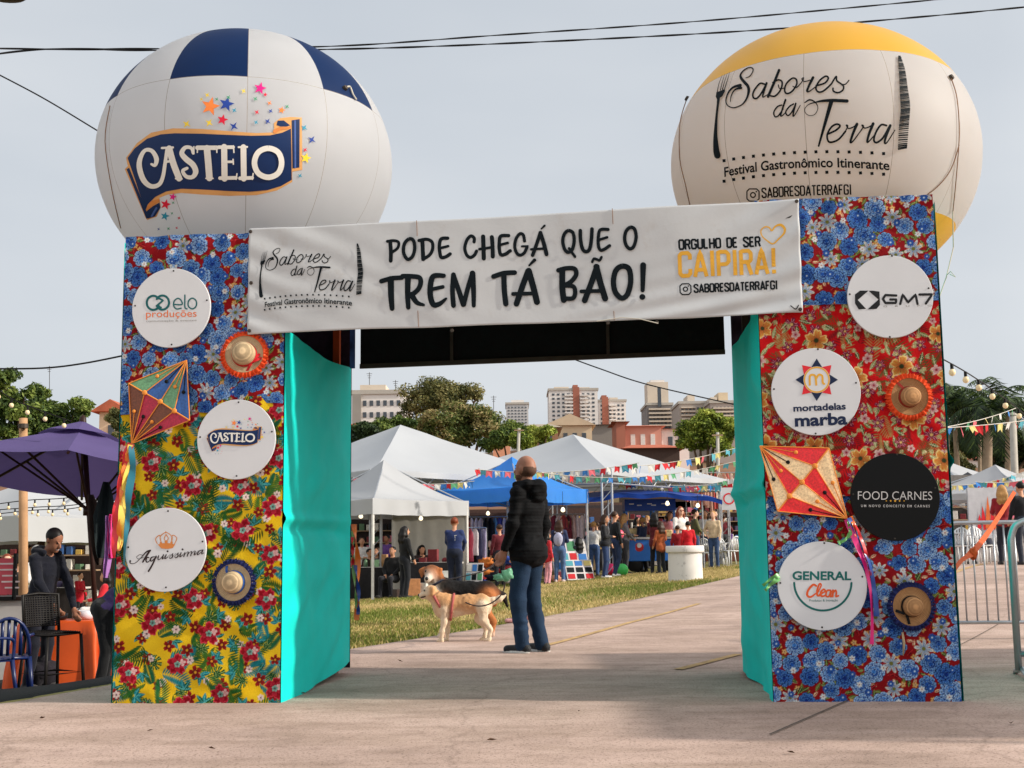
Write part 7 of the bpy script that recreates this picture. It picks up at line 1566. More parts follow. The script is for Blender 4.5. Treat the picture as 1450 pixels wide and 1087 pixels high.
def blackd(s):
    s.ell((-.31, -.06, .60), (.062, .068, .066), 1); s.cap((-.32, -.09, .58), .046, (-.335, -.155, .545), .032, 2, .02); s.ell((-.305, -.05, .635), (.058, .05, .035), 0)
    for y in (-1, 1): s.chain([(-.31 + y * .055, -.03, .64), (-.31 + y * .085, -.04, .62), (-.31 + y * .09, -.055, .57)], [.02, .025, .014], 1, .012)
    s.cap((-.29, -.01, .56), .068, (-.2, 0, .44), .095, 0, .05); s.cap((-.3, -.05, .52), .04, (-.26, -.05, .42), .06, 2, .02)
    s.ell((-.18, 0, .4), (.12, .1, .13), 0, k=.05); s.cap((-.15, 0, .43), .1, (.2, 0, .42), .095, 0, .05); s.ell((.22, 0, .4), (.09, .09, .11), 0, k=.04); s.ell((.27, 0, .37), (.05, .07, .09), 1, k=.02)
    s.chain([(.28, .02, .44), (.36, .06, .38), (.4, .08, .28)], [.03, .03, .014], 0, .03)
    for y in (-.065, .065):
        s.chain([(-.19, y, .36), (-.185, y, .23), (-.19, y, .12), (-.195, y, .035)], [.06, .037, .028, .025], 1, .02); s.cap((-.195, y, .028), .028, (-.235, y, .02), .021, 2, .01)
        s.chain([(.22, y, .38), (.19, y, .25), (.27, y, .145), (.255, y, .035)], [.08, .05, .028, .023], 1, .022); s.cap((.255, y, .028), .027, (.215, y, .02), .021, 2, .01)
bdog, bo = dog('black backed dog with tan and white face behind the golden dog', 658, 897, 13.75, 1.15, [(20, 18, 18), (176, 108, 62), (214, 200, 184)], blackd)
small(bdog, 'nose', (-.34, -.185, .552), .017, WET)
for y in (-1, 1): small(bdog, 'eye', (-.322 + y * .032, -.112, .618), .011, WET)
mb = MB(); mb.tube([(-.26 + .06 * math.cos(a) * 1.15, -.02 + .085 * math.sin(a) * 1.05, .5 + .04 * math.cos(a)) for a in np.linspace(0, 6.28, 22, endpoint=False)], .012, 6, closed=True); mb.build('collar', [cl((40, 44, 60))], bdog, True, local=True)
# leashes and the green bag in his hand
hand = mh[1][0] + mh[1][1] * .07; hand0 = mh[0][0] + mh[0][1] * .07
nearh = hand if hand[1] < hand0[1] else hand0
def leash(label, pts, c):
    t = thing('leash', label, 'leash', pts[0]); MB().tube(spline(pts, 10), .007, 6).build('strap', [cl(c, .5)], t, True); return t
ring_ = np.array(go) + np.array((-.075, 0, .485))
leash('brown leash drooping from the golden dog to the man', [nearh, at(714, 832, 11.9), at(700, 851, 12.3), at(680, 858, 12.7), at(660, 853, 12.95), ring_], (52, 40, 36))
leash('dark leash running taut from the black dog to the man', [nearh + np.array((0, .02, .03)), at(690, 806, 12.4), at(655, 816, 13.2), np.array(bo) + np.array((-.27, -.06, .6))], (34, 38, 48))
GB = rgb('pale green plastic bag', 140, 206, 170, rough=.3, var=.15, scale=20, spec=.5, trans=.4)
t = thing('plastic_bag', 'small pale green plastic bag hanging from the hand of the bald man', 'bag', nearh)
def crumple(c, r, seed, n=18, m_=12):
    vs = []
    for i in range(m_):
        ph = math.pi * i / (m_ - 1)
        for j in range(n): a = 2 * math.pi * j / n; vs.append((math.sin(ph) * math.cos(a), math.sin(ph) * math.sin(a), math.cos(ph)))
    v = np.array(vs); v *= (1 + .45 * vnoise(v[:, 0] * 2.5, v[:, 1] * 2.5, v[:, 2] * 2.5, seed))[:, None]; v = v * r + c
    return v, [(i * n + j, (i + 1) * n + j, (i + 1) * n + (j + 1) % n, i * n + (j + 1) % n) for i in range(m_ - 1) for j in range(n)]
v, f = crumple(at(709, 817, 11.35), np.array((.06, .04, .035)), 12); MB().add(v, f).build('pouch', [GB], t, True)
v, f = crumple(at(718, 814, 11.33), np.array((.05, .035, .055)), 7); MB().add(v, f).build('twisted_neck', [GB], t, True)
# ================================================================ props in the open
# concrete planter ring
g = gpt(971, 26.6); t = thing('concrete_planter', 'white painted concrete pipe planter with flaking sides on the lawn edge', 'planter', g)
PLW = dirty_white('flaking white paint on concrete', (216, 210, 204), .85, (96, 82, 74), .85)
MB().lathe([(.36, -.05), (.355, .3), (.352, .58)], 40, c=g).build('drum', [PLW], t, True)
MB().lathe([(.352, .57), (.392, .58), (.4, .6), (.4, .7), (.39, .72), (.33, .72), (.32, .7), (.31, .5), (.0, .5)], 40, c=g).build('rim', [PLW], t, True)
# purple parasol
PUR = rgb('purple parasol cloth', 98, 84, 134, rough=.8, var=.08, scale=2, bump=.15, bscale=60, trans=.3); DWD = rgb('dark varnished wood', 48, 26, 20, rough=.45, var=.3, scale=10)
ap = at(117, 604, 15.0); c0 = ap + np.array([.05, .1, -.62]); t = thing('parasol', 'large purple parasol on a dark wooden pole over the orange table', 'parasol', gpt(140, 15.1))
tilt = Rx(-.13) @ np.array([[math.cos(.06), 0, math.sin(.06)], [0, 1, 0], [-math.sin(.06), 0, math.cos(.06)]]); RB_ = 1.62
rim = [ap + tilt @ np.array([RB_ * math.cos(a), RB_ * math.sin(a), -.60]) for a in np.arange(8) * math.pi / 4 + .28]
vs, fs, q = [], [], 0
for i in range(8):
    a, b = rim[i], rim[(i + 1) % 8]
    for s_ in np.linspace(0, 1, 9):
        for u in np.linspace(0, 1, 9): e = a + (b - a) * u; p = ap + (e - ap) * s_; vs.append(p - UZ * (.05 * math.sin(math.pi * u) * s_ * (1 - s_ * .3)) - UZ * .0)
    fs += (grid_quads(9, 9) + q).tolist(); q += 81
MB().add(vs, fs).build('canopy', [PUR], t, True)
vs, fs, q = [], [], 0
for i in range(8):
    a, b = ap + (rim[i] - ap) * .3 + UZ * .05, ap + (rim[(i + 1) % 8] - ap) * .3 + UZ * .05
    for s_ in np.linspace(0, 1, 5):
        for u in np.linspace(0, 1, 5): e = a + (b - a) * u; vs.append(ap + UZ * .07 + (e - ap - UZ * .07) * s_)
    fs += (grid_quads(5, 5) + q).tolist(); q += 25
MB().add(vs, fs).build('vent_cap', [PUR], t, True)
mb = MB()
ft = gpt(142, 15.1); hub = ap + (ft - ap) * .33
for r in rim: MB().tube([ap - UZ * .04, r - UZ * .03], .017, 6).build('rib', [DWD], t); MB().tube([hub, ap + (r - ap) * .55 - UZ * .05], .014, 6).build('strut', [DWD], t)
MB().tube([ap + UZ * .1, ft], .03, 10).build('pole', [DWD], t, True); MB().tube([hub + UZ * .05, hub - UZ * .06], .06, 10).build('hub', [DWD], t, True); MB().lathe([(0.001, .1), (.04, .06), (.045, 0)], 10, c=ap + UZ * .05).build('finial', [DWD], t, True)
# folded dark flags hanging by the pole
def hang(name, label, rows, cat):
    t = thing(name, label, cat, rows[0][1][0])
    for m_, pts, wd in rows:
        p = spline(np.array(pts), 8); n = len(p); s_ = np.linspace(0, 1, n); w_ = np.interp(s_, np.linspace(0, 1, len(wd)), wd); vs = []
        for u in np.linspace(-1, 1, 9): vs += [p[i] + np.array([u * w_[i] / 2, .05 * math.sin(u * 5 + s_[i] * 4), 0]) for i in range(n)]
        MB().add(vs, [(r * n + i, r * n + i + 1, (r + 1) * n + i + 1, (r + 1) * n + i) for r in range(8) for i in range(n - 1)]).build('cloth', [m_], t, True)
    return t
hang('folded_parasol', 'folded dark green parasol hanging point down beside the pole', [(rgb('dark bottle cloth', 30, 40, 42, rough=.8), [at(150, 682, 14.6), at(148, 730, 14.6), at(143, 790, 14.6)], [.1, .26, .05]), (rgb('brown cloth', 66, 52, 46, rough=.8), [at(128, 700, 14.7), at(136, 745, 14.7), at(141, 800, 14.7)], [.1, .2, .05])], 'parasol')
hang('ribbon_tail', 'lilac ribbon hanging beside the left tower', [(sL, [at(152, 730, 14.3), at(154, 770, 14.3), at(150, 818, 14.3)], [.05, .08, .03]), (sP, [at(157, 728, 14.3), at(156, 760, 14.3), at(158, 790, 14.3)], [.03, .05, .03])], 'ribbon')
# table with orange cloth
g = gpt(101, 14.9); t = thing('draped_table', 'table under a crumpled orange cloth beneath the purple parasol', 'table', g)
ORT = rgb('bright orange satin', 232, 92, 30, rough=.5, var=.06, spec=.5, trans=.12); n = 96; vs = []; a = np.linspace(0, 2 * math.pi, n, endpoint=False)
sq = lambda r, a: (np.sign(np.cos(a)) * np.abs(np.cos(a)) ** .45 * r, np.sign(np.sin(a)) * np.abs(np.sin(a)) ** .45 * r * .72)
for r, z, wv in ((.001, .76, 0), (.3, .76, 0), (.40, .757, 0), (.42, .74, .0), (.44, .6, .05), (.45, .4, .08), (.47, .2, .1), (.48, .02, .12)):
    x, y = sq(r * (1 + wv * np.sin(a * 9 + 3 * vnoise(a * 4, a * 0)) + wv * .6 * vnoise(a * 7, a * 0 + z * 2)), a); vs.append(np.stack([x * 1.05, y, 0 * a + z + (.03 * np.sin(a * 3) if z < .1 else 0)], 1))
v = np.concatenate(vs) * (1.3, 1.1, 1) + g; MB().add(v, [(i * n + j, i * n + (j + 1) % n, (i + 1) * n + (j + 1) % n, (i + 1) * n + j) for i in range(7) for j in range(n)]).build('tablecloth', [ORT], t, True)
for dx in (-.3, .3):
    for dy in (-.2, .2): MB().tube([g + np.array((dx, dy, 0)), g + np.array((dx, dy, .75))], .015, 6).build('leg', [_steel], t)
tp = g + np.array((0, 0, .765))
def pot(label, off, r, h, m_, lid=None):
    c = tp + np.array(off); t = thing('bowl', label, 'bowl', c); MB().lathe([(0, 0), (r * .8, 0), (r, h * .4), (r * 1.02, h), (r * .95, h), (r * .9, h * .3), (0, h * .15)], 20, c=c).build('body', [m_], t, True)
    MB().lathe([(0, h * .7), (r * .93, h * .7)], 16, c=c).build('contents', [lid or DWD], t, True)
pot('black tray bowl on the orange table near the hands', (-.16, -.1, 0), .12, .07, rgb('black plastic', 22, 22, 24, rough=.4)); pot('white bowl with blue rim on the orange table', (.13, .02, 0), .1, .1, rgb('white enamel', 220, 220, 226, rough=.2), cl((50, 60, 120)))
t = thing('drinking_glass', 'clear glass standing on the orange table', 'glass', tp + np.array((-.02, .1, 0)))
GL = mat('clear glass', (1, 1, 1), .05, var=0); GL.node_tree.nodes['Principled BSDF'].inputs['Transmission Weight'].default_value = .9
MB().lathe([(0, 0), (.03, 0), (.036, .12), (.033, .12), (.028, .01), (0, .01)], 16, c=tp + np.array((-.02, .1, 0))).build('tumbler', [GL], t, True)
# dark bag under the table
t = thing('dark_bag', 'dark bag slumped under the orange table edge', 'bag', g + np.array((-.2, -.42, 0))); v, f = crumple(g + np.array((-.2, -.44, .2)), np.array((.16, .12, .2)), 8); MB().add(v, f).build('sack', [cl((30, 26, 34))], t, True); MB().tube(spline([g + np.array(p) for p in ((-.28, -.45, .36), (-.24, -.46, .52), (-.16, -.46, .5), (-.12, -.45, .36))], 6), .01, 6).build('handle', [cl((30, 26, 34))], t, True)
# rattan bar stool
g = gpt(72, 13.6); t = thing('bar_stool', 'dark rattan bar stool with low back beside the orange table', 'stool', g)
RAT = rgb('black rattan', 26, 22, 20, rough=.5, var=.4, scale=40); M_ = Rz(.95)
def Lp(x, y, z): return g + M_ @ np.array((x, y, z))
def weave(P, n1, n2, m_, name, t, r=.008):
    mb = MB()
    for i in range(n1): u = (i + .5) / n1; mb.tube([P(u, k / 10) + (0.006 * (-1) ** k) * UZ for k in range(11)], r, 5)
    for j in range(n2): v_ = (j + .5) / n2; mb.tube([P(k / 10, v_) for k in range(11)], r, 5)
    mb.build(name, [m_], t, True)
weave(lambda u, v_: Lp(-.2 + .4 * u, -.2 + .4 * v_, .66 + .015 * math.sin(math.pi * u)), 14, 14, RAT, 'seat', t, .012)
weave(lambda u, v_: Lp(-.2 + .4 * u, .2 + .05 * v_ - .05 * math.sin(math.pi * u) * -1, .72 + .33 * v_), 12, 14, RAT, 'backrest', t, .0085)
mb = MB(); mb.tube([Lp(-.21, .2, .64), Lp(-.215, .25, 1.06), Lp(0, .3, 1.075), Lp(.215, .25, 1.06), Lp(.21, .2, .64)], .017, 8); mb.tube([Lp(x, y, .65) for x, y in ((-.21, -.21), (.21, -.21), (.21, .21), (-.21, .21))], .02, 8, closed=True); mb.build('frame', [RAT], t, True)
for x, y in ((-.2, -.2), (.2, -.2), (.2, .2), (-.2, .2)): MB().tube([Lp(x, y, .65), Lp(x * 1.2, y * 1.2, 0)], .018, 8).build('leg', [RAT], t, True)
MB().tube([Lp(x, y, .25) for x, y in ((-.22, -.22), (.22, -.22), (.22, .22), (-.22, .22))], .012, 6, closed=True).build('footrest', [RAT], t, True)
# plastic chairs
def chair_mesh(m_, label, group=None, sc=1.):
    t = thing('plastic_chair', label, 'chair', (0, 0, 0), group)
    nx = 12; T, V = np.meshgrid(np.linspace(-1, 1, nx), np.linspace(-1, 1, nx)); P = np.stack([T * .22 * (1 - .06 * V), V * .21, .44 - .02 * (1 - T ** 2) * (1 - V ** 2) + .01 * V * -1], -1).reshape(-1, 3); q = grid_quads(nx, nx)
    mb = MB(); mb.add(P, q.tolist()); mb.add(P - (0, 0, .02), q[:, ::-1].tolist()); mb.tube([(-.22, -.21, .43), (.22, -.21, .43), (.21, .21, .43), (-.21, .21, .43)], .013, 6, closed=True); mb.build('seat', [m_], t, True)
    mb = MB(); arc = [(.215 * math.cos(a), .2 + .03 * math.sin(a), .44 + .40 * math.sin(a) ** .8) for a in np.linspace(0.02, math.pi - .02, 15)]; mb.tube([(p[0], p[1] + (p[2] - .44) * .22, p[2]) for p in arc], .018, 7)
    for x in (-.12, -.06, 0, .06, .12): top = .44 + .40 * math.sin(math.acos(min(1, abs(x) / .215))) ** .8; mb.box((x, .215 + (top - .44) * .11, (.45 + top) / 2), (.034, .012, top - .46), M=Rx(-.2))
    mb.build('backrest', [m_], t, True)
    for sx in (-1, 1):
        MB().tube(spline([(sx * .2, .25, .66), (sx * .25, .1, .66), (sx * .255, -.12, .65), (sx * .235, -.2, .6), (sx * .225, -.2, .44)], 5), .017, 6).build('armrest', [m_], t, True)
        for y, dy in ((-.2, -.05), (.2, .07)): mb = MB(); mb.tube([(sx * .215, y, .44), (sx * .255, y + dy, 0)], [.024, .017], 7); mb.build('leg', [m_], t, True)
    return t
WPL = rgb('white chair plastic', 222, 222, 222, rough=.35, var=.04, spec=.5); BPL = rgb('blue chair plastic', 16, 34, 84, rough=.35, var=.06, spec=.5)
first = chair_mesh(WPL, 'white plastic chair', 'white plastic garden chairs')
CH = [(990, 38.5, 20, 'leftmost white plastic chair right of the concrete planter'), (1000, 37, 160, 'white plastic chair turned away, second from the planter'), (1009, 39, -60, 'white plastic chair angled left behind the second from the planter'), (1017, 37.2, 175, 'white plastic chair, middle of the row right of the planter'), (1026, 38.6, 30, 'white plastic chair facing the camera, near the right tower cloth'), (1034, 37, -150, 'white plastic chair touching the right tower cloth in view'), (1346, 30, 150, 'white plastic chair peeking out behind the right tower edge'), (1360, 29, -30, 'white plastic chair left of the far table, behind the barrier'), (1377, 31, 170, 'white plastic chair right of the far table, behind the barrier'), (1392, 28, 10, 'white plastic chair beside the blond woman in plaid'), (1408, 30, 190, 'white plastic chair farthest right behind the barriers')]
for i, (px, d, a, lb) in enumerate(CH):
    t = first if i == 0 else copy_tree(first); t['label'] = lb; g = gpt(px, d); t.location = g; t.rotation_euler = (0, 0, R_(a))
t = chair_mesh(BPL, 'blue plastic chair at the left edge beside the bar stool'); t.location = gpt(6, 13.4); t.rotation_euler = (0, 0, R_(205))
t = copy_tree(t); t['label'] = 'second blue plastic chair, cut by the left picture edge'; t.location = gpt(-30, 12.8); t.rotation_euler = (0, 0, R_(150))
g = gpt(1368, 29.6); t = thing('plastic_table', 'white plastic table between chairs behind the barrier', 'table', g); MB().box(g + UZ * .72, (.75, .75, .035), bev=.012).build('tabletop', [WPL], t)
for x in (-.3, .3):
    for y in (-.3, .3): MB().tube([g + np.array((x, y, .71)), g + np.array((x * 1.1, y * 1.1, 0))], .022, 7).build('leg', [WPL], t, True)
# white counter with pink sign at the left edge
g = gpt(-4, 16.2); t = thing('counter', 'white sided counter at the left edge under a pink sign', 'counter', g); WPN = rgb('white panel', 196, 190, 184, rough=.6, var=.05)
MB().box(g + np.array((-.1, .3, .5)), (1.0, .6, 1.0)).build('front_panel', [WPN], t); MB().box(g + np.array((-.1, .3, 1.02)), (1.06, .66, .05), bev=.01).build('top', [rgb('dark counter top', 60, 44, 38, rough=.5, var=.3)], t)
t = thing('menu_sign', 'pink printed sign in a black frame standing on the counter', 'sign', g + np.array((0, 0, 1.05)))
a = at(-14, 842, 16.1); b = at(22, 790, 16.1); MB().box(((a + b) / 2), (b[0] - a[0], .03, b[2] - a[2])).build('panel', [rgb('pink print', 206, 84, 96, rough=.5, var=.2, scale=6)], t)
mb = MB(); 
for k in (a[0], b[0]): mb.box((k, a[1] - .0, (a[2] + b[2]) / 2), (.035, .05, b[2] - a[2] + .12))
mb.box(((a[0] + b[0]) / 2, a[1], a[2] - .05), (b[0] - a[0], .05, .05)); mb.build('frame', [SOCK], t)
mb = MB()
for i in range(5): mb.box((a[0] + .2 + .02 * i, a[1] - .02, b[2] - .07 - .075 * i), (.18 + .05 * (i % 2), .004, .02))
mb.build('print_lines', [rgb('white print', 226, 206, 204)], t)
# straw bales behind the children
HAY = rgb('straw bale', 196, 150, 108, rough=.95, var=.35, scale=16, bump=.6, bscale=40)
for i, (px, d, z, lb) in enumerate(((96, 33, 0, 'straw bale on the ground, left end of the stack'), (118, 33, 0, 'straw bale on the ground, middle of the stack'), (140, 33, 0, 'straw bale on the ground, right end of the stack'), (106, 33, .42, 'straw bale on top of the stack, left one'), (129, 33, .42, 'straw bale on top of the stack, right one'))):
    c = gpt(px, d) + UZ * z; o = MB().box((0, 0, .21), (.42, .5, .41), bev=.03).build('straw_bale', [HAY]); o.location = c; tag(o, lb, 'straw bale', 'stacked straw bales')
# barriers
def barrier(label, p0, p1, h=1.06, bars=10, r=.02):
    p0 = np.asarray(p0); p1 = np.asarray(p1); t = thing('crowd_barrier', label, 'barrier', (p0 + p1) / 2); d = (p1 - p0) / np.linalg.norm(p1 - p0); rc = .14; z = lambda p, q: np.array([p[0], p[1], q + p[2]])
    fr = [z(p0, 0.06), z(p0, h - rc), z(p0 + d * .04, h - .04), z(p0 + d * rc, h), z(p1 - d * rc, h), z(p1 - d * .04, h - .04), z(p1, h - rc), z(p1, .06)]
    MB().tube(np.vstack([fr[:1], spline(fr[1:4], 5), spline(fr[4:7], 5), fr[7:]]), r, 10).build('frame', [ALU], t, True)
    MB().tube([z(p0, .17), z(p1, .17)], r * .85, 8).build('lower_rail', [ALU], t, True)
    for i in range(bars): q = p0 + (p1 - p0) * (i + 1) / (bars + 1); MB().tube([z(q, .17), z(q, h)], r * .42, 6).build('bar', [ALU], t, True)
    nr = np.array([-d[1], d[0], 0])
    for q in (p0 + d * .02, p1 - d * .02): MB().tube([z(q + nr * .3, .0), z(q + nr * .26, .035), z(q, .07), z(q - nr * .26, .035), z(q - nr * .3, 0)], r * .8, 8).build('foot', [ALU], t, True)
    return t
bz = lambda px, d: np.array([*at(px, 800, d)[:2], tz(*at(px, 800, d)[:2])])
barrier('steel crowd barrier joining the right tower, with an orange ribbon', bz(1335, 12.3), bz(1560, 12.1), 1.12, 14)
barrier('nearer steel crowd barrier with thick rounded frame at the right edge', bz(1433, 8.75), bz(1900, 8.3), 1.08, 12, .024)
t = thing('orange_strap', 'orange fabric strap tied from the right tower up to the barrier', 'strap', at(1350, 810, 9.6)); q = spline([at(1347, 815, 9.3), at(1360, 795, 9.8), at(1376, 783, 10.3), at(1392, 764, 11), at(1412, 735, 11.6), at(1437, 696, 12.1)], 8); n = len(q); w_ = np.interp(np.linspace(0, 1, n), [0, .3, .4, .5, 1], [.012, .018, .03, .024, .018])[:, None]
nn = np.array([.75, 0, -.66]); v = np.vstack([q + nn * w_, q - nn * w_, q + nn * w_ + (0, .006, 0), q - nn * w_ + (0, .006, 0)]); MB().add(v, [(i, i + 1, n + i + 1, n + i) for i in range(n - 1)] + [(2 * n + i, 3 * n + i, 3 * n + i + 1, 2 * n + i + 1) for i in range(n - 1)]).build('webbing', [rgb('orange webbing', 214, 96, 48, rough=.7, var=.15, scale=30, trans=.15)], t, True)
v, f = crumple(at(1378, 783, 10.3), np.array((.032, .03, .045)), 4); MB().add(v, f).build('knot', [rgb('orange webbing', 214, 96, 48)], t, True)

# ================================================================ market goods
# blue snack cart
g = gpt(923, 37.2); t = thing('snack_cart', 'bright blue snack cart with glass upper half under a wide awning', 'cart', g); CB = rgb('bright blue paint', 28, 104, 190, rough=.4, var=.08, spec=.5); CBD = rgb('deep blue paint', 22, 62, 140, rough=.4, var=.08)
b = lambda x, z, y=0.: g + np.array((x, y, z))
MB().box(b(0, .62, .4), (1.42, .8, .62), bev=.02).build('body', [CB], t); MB().box(b(0, .98, .4), (1.5, .86, .06)).build('counter', [rgb('steel counter', 190, 190, 190, rough=.3, metal=.6)], t)
for x in (-.7, 0.1, .7):
    for y in (.02, .78): MB().box(b(x, 1.4, y), (.06, .05, .8)).build('post', [CB], t)
MB().box(b(0, 1.95, .4), (1.5, .86, .34)).build('sign_box', [CBD], t); MB().box(b(-.4, 1.15, .5), (.5, .5, .26), bev=.03).build('snack_tray', [rgb('popcorn', 226, 196, 140, rough=.9, var=.3, scale=14, bump=.5)], t); MB().box(b(.42, 1.12, .5), (.5, .5, .2), bev=.03).build('snack_tray', [rgb('popcorn', 226, 196, 140)], t)
mb = MB()
for i, x in enumerate((-.55, -.32, -.02, .1, .4, .52)): mb.box(b(x, 1.98 - .04 * (i % 2), -.035), (.14, .004, .03))
mb.build('sign_print', [WHITE], t)
mb = MB(); mb.lathe([(0, .004), (.13, .004)], 20, c=b(-.35, .72, -.006), M=FR); mb.build('printed_badge', [rgb('red badge', 190, 50, 50)], t); mb = MB(); mb.lathe([(0, .006), (.07, .006)], 16, c=b(-.35, .77, -.006), M=FR); mb.build('printed_badge', [WHITE], t)
for x in (-.5, .5): MB().lathe([(0.001, .03), (.2, .03), (.22, .02), (.22, -.02), (.2, -.03), (0.001, -.03)], 20, c=b(x, .22, .05), M=FR).build('wheel', [SOCK], t, True)
AWB = rgb('dark blue awning sheet', 18, 62, 150, rough=.45, var=.12, scale=2, bump=.2, bscale=4, trans=.2)
nx, ny = 30, 8; T, V = np.meshgrid(np.linspace(-1.95, 1.95, nx), np.linspace(-1.1, 1.5, ny)); Z = 2.36 + .14 * (V - .2) / 1.5 - .16 * np.abs(T / 1.95) ** 2 + .03 * np.sin(T * 5) * (V < 0) - .05 * T / 1.95
MB().add(np.stack([g[0] + T, g[1] + V, g[2] + Z], -1).reshape(-1, 3), grid_quads(nx, ny).tolist()).build('awning', [AWB], t, True)
V2 = np.array([[(g[0] + x, g[1] - 1.1 - .02 * math.sin(x * 9), g[2] + 2.36 - .12 - .16 * (x / 1.95) ** 2 + .03 * math.sin(x * 5) - .05 * x / 1.95 - dz) for x in np.linspace(-1.95, 1.95, nx)] for dz in (0, .13)]).reshape(-1, 3); MB().add(V2, grid_quads(nx, 2).tolist()).build('awning_valance', [AWB], t, True)
for x in (-1.3, 1.4): MB().tube([b(x, 0, -.9), b(x, 2.2, -.9)], .025, 8).build('awning_pole', [ALU], t)
# toy balls by the cart
for px, d, z, r, c, lb in ((881, 34.6, .17, .17, (72, 186, 92), 'green toy ball hanging low by the blue cart'), (866, 35.2, .2, .16, (226, 52, 110), 'pink toy ball behind the long haired woman'), (878, 36, 1.15, .14, (240, 96, 120), 'pink toy balloon above the green ball'), (871, 36, 1.3, .13, (240, 140, 60), 'orange toy balloon above the green ball')):
    c_ = gpt(px, d) + UZ * z; o = MB().lathe([(0.001, -r)] + [(r * math.cos(a), r * math.sin(a)) for a in np.linspace(-1.4, 1.4, 13)] + [(0.001, r)], 20).build('toy_ball', [rgb('toy rubber %d' % c[0], *c, rough=.3)], None, True); o.location = c_; tag(o, lb, 'ball')
# picture boards leaning on the lawn
def board(label, px, d, w_, h_, rz, seed):
    g = gpt(px, d); t = thing('picture_board', label, 'display board', g); r = np.random.default_rng(seed); M = Rz(rz) @ Rx(-.35); F_ = lambda x, y, z: g + M @ np.array((x, y, z)) + UZ * .02
    MB().box(g + M @ np.array((0, 0, h_ / 2)) + UZ * .02, (w_, .03, h_), M=M).build('panel', [rgb('pale board', 196, 190, 190, rough=.6)], t)
    for i in range(3):
        for j in range(3):
            c = F_(-w_ / 3 + w_ / 3 * i, -.02, h_ * (.18 + .32 * j)); MB().box(c, (w_ * .26, .012, h_ * .24), M=M).build('picture', [FLC[int(r.integers(0, 7))] if r.random() < .6 else INK], t)
    MB().tube([F_(0, .02, h_ * .9), g + Rz(rz) @ np.array((0, .5, 0))], .014, 6).build('prop', [WD], t)
board('picture board with small prints, left of two on the lawn', 806, 33.5, .8, .8, .5, 1); board('picture board with pink prints, right of two on the lawn', 823, 33.0, .8, .55, .45, 2)
board('upright picture board behind the two leaning ones', 816, 34.6, .9, 1.15, .4, 3)
# tables of stall goods
GC = [(214, 206, 196), (30, 30, 34), (176, 130, 90), (120, 40, 44), (60, 96, 150), (220, 180, 90), (90, 120, 90), (206, 110, 130), (70, 60, 90)]
def stall(label, px, d, w_, cloth, n, seed, shelf=False, back=None, h_=.78):
    g = gpt(px, d); t = thing('stall_table', label, 'stall', g); r = np.random.default_rng(seed)
    MB().box(g + np.array((0, 0, h_ - .02)), (w_, .7, .04)).build('tabletop', [WPN], t)
    nx = 40; T, V = np.meshgrid(np.linspace(-.5, .5, nx), np.linspace(0, 1, 6)); MB().add(np.stack([g[0] + T * w_, g[1] - .36 - .02 * np.sin(T * w_ * 22) * (1 - V), g[2] + .03 + (h_ - .04) * V], -1).reshape(-1, 3), grid_quads(nx, 6).tolist()).build('table_skirt', [cl(cloth)], t, True)
    for sx in (-1, 1): MB().box(g + np.array((sx * w_ * .48, .3, h_ / 2)), (.04, .04, h_)).build('leg', [ALU], t)
    if back: MB().box(g + np.array((0, 1.1, 1.2)), (w_ * 1.2, .05, 2.4)).build('back_board', [cl(back)], t)
    x = -w_ / 2 + .05
    while x < w_ / 2 - .1:
        a = r.uniform(.09, .24); hh = r.uniform(.08, .32); c = GC[int(r.integers(0, 9))]; lb = g + np.array((x + a / 2, r.uniform(-.18, .1), h_))
        if r.random() < .6: MB().box(lb + UZ * hh / 2, (a, r.uniform(.12, .25), hh), rz=r.uniform(-.4, .4), bev=.01).build('goods_box', [cl(c, .5)], t)
        else: MB().lathe([(0.001, 0), (a * .4, 0), (a * .5, hh * .4), (a * .35, hh * .8), (a * .18, hh), (0.001, hh)], 12, c=lb).build('jar', [cl(c, .35)], t, True)
        x += a + r.uniform(.01, .08)
    if shelf:
        for z in (1.15, 1.5, 1.85):
            MB().box(g + np.array((0, .85, z)), (w_, .3, .03)).build('shelf', [WD], t)
            for i in range(int(w_ / .22)): hh = r.uniform(.1, .26); MB().box(g + np.array((-w_ / 2 + .12 + i * .22, .82, z + .015 + hh / 2)), (.15, .15, hh), rz=r.uniform(-.3, .3), bev=.01).build('goods_box', [cl(GC[int(r.integers(0, 9))], .5)], t)
    return t
stall('dark skirted vendor table piled with boxes inside the white gazebo', 612, 30.9, 1.5, (44, 42, 44), 12, 1); stall('dark vendor table left of the gazebo pole', 523, 31.2, 1.1, (30, 28, 30), 6, 2)
stall('black cloth table with shelves beside the teal cloth', 512, 37, 2.2, (34, 32, 36), 9, 3, True, (60, 50, 48)); stall('maroon cloth stall with shelves in the shade of the largest tent', 585, 43, 4.2, (92, 34, 38), 15, 4, True, (54, 46, 44))
stall('stall with shelves of goods behind the blue gazebo', 665, 44, 4.2, (50, 60, 92), 15, 5, True, (70, 50, 46)); stall('beige cloth stall between the blue gazebo and the cart', 762, 45, 4.2, (176, 152, 120), 15, 6, True, (82, 60, 54)); stall('dark stall with shelves left of the blue cart', 845, 46, 4., (44, 40, 42), 15, 7, True, (64, 56, 58)); stall('white cloth stall behind the blue cart', 925, 47, 4., (196, 188, 182), 15, 8, True, (92, 70, 62)); stall('brown stall behind the white chairs', 1008, 47, 4.2, (110, 66, 50), 15, 9, True, (70, 52, 46))
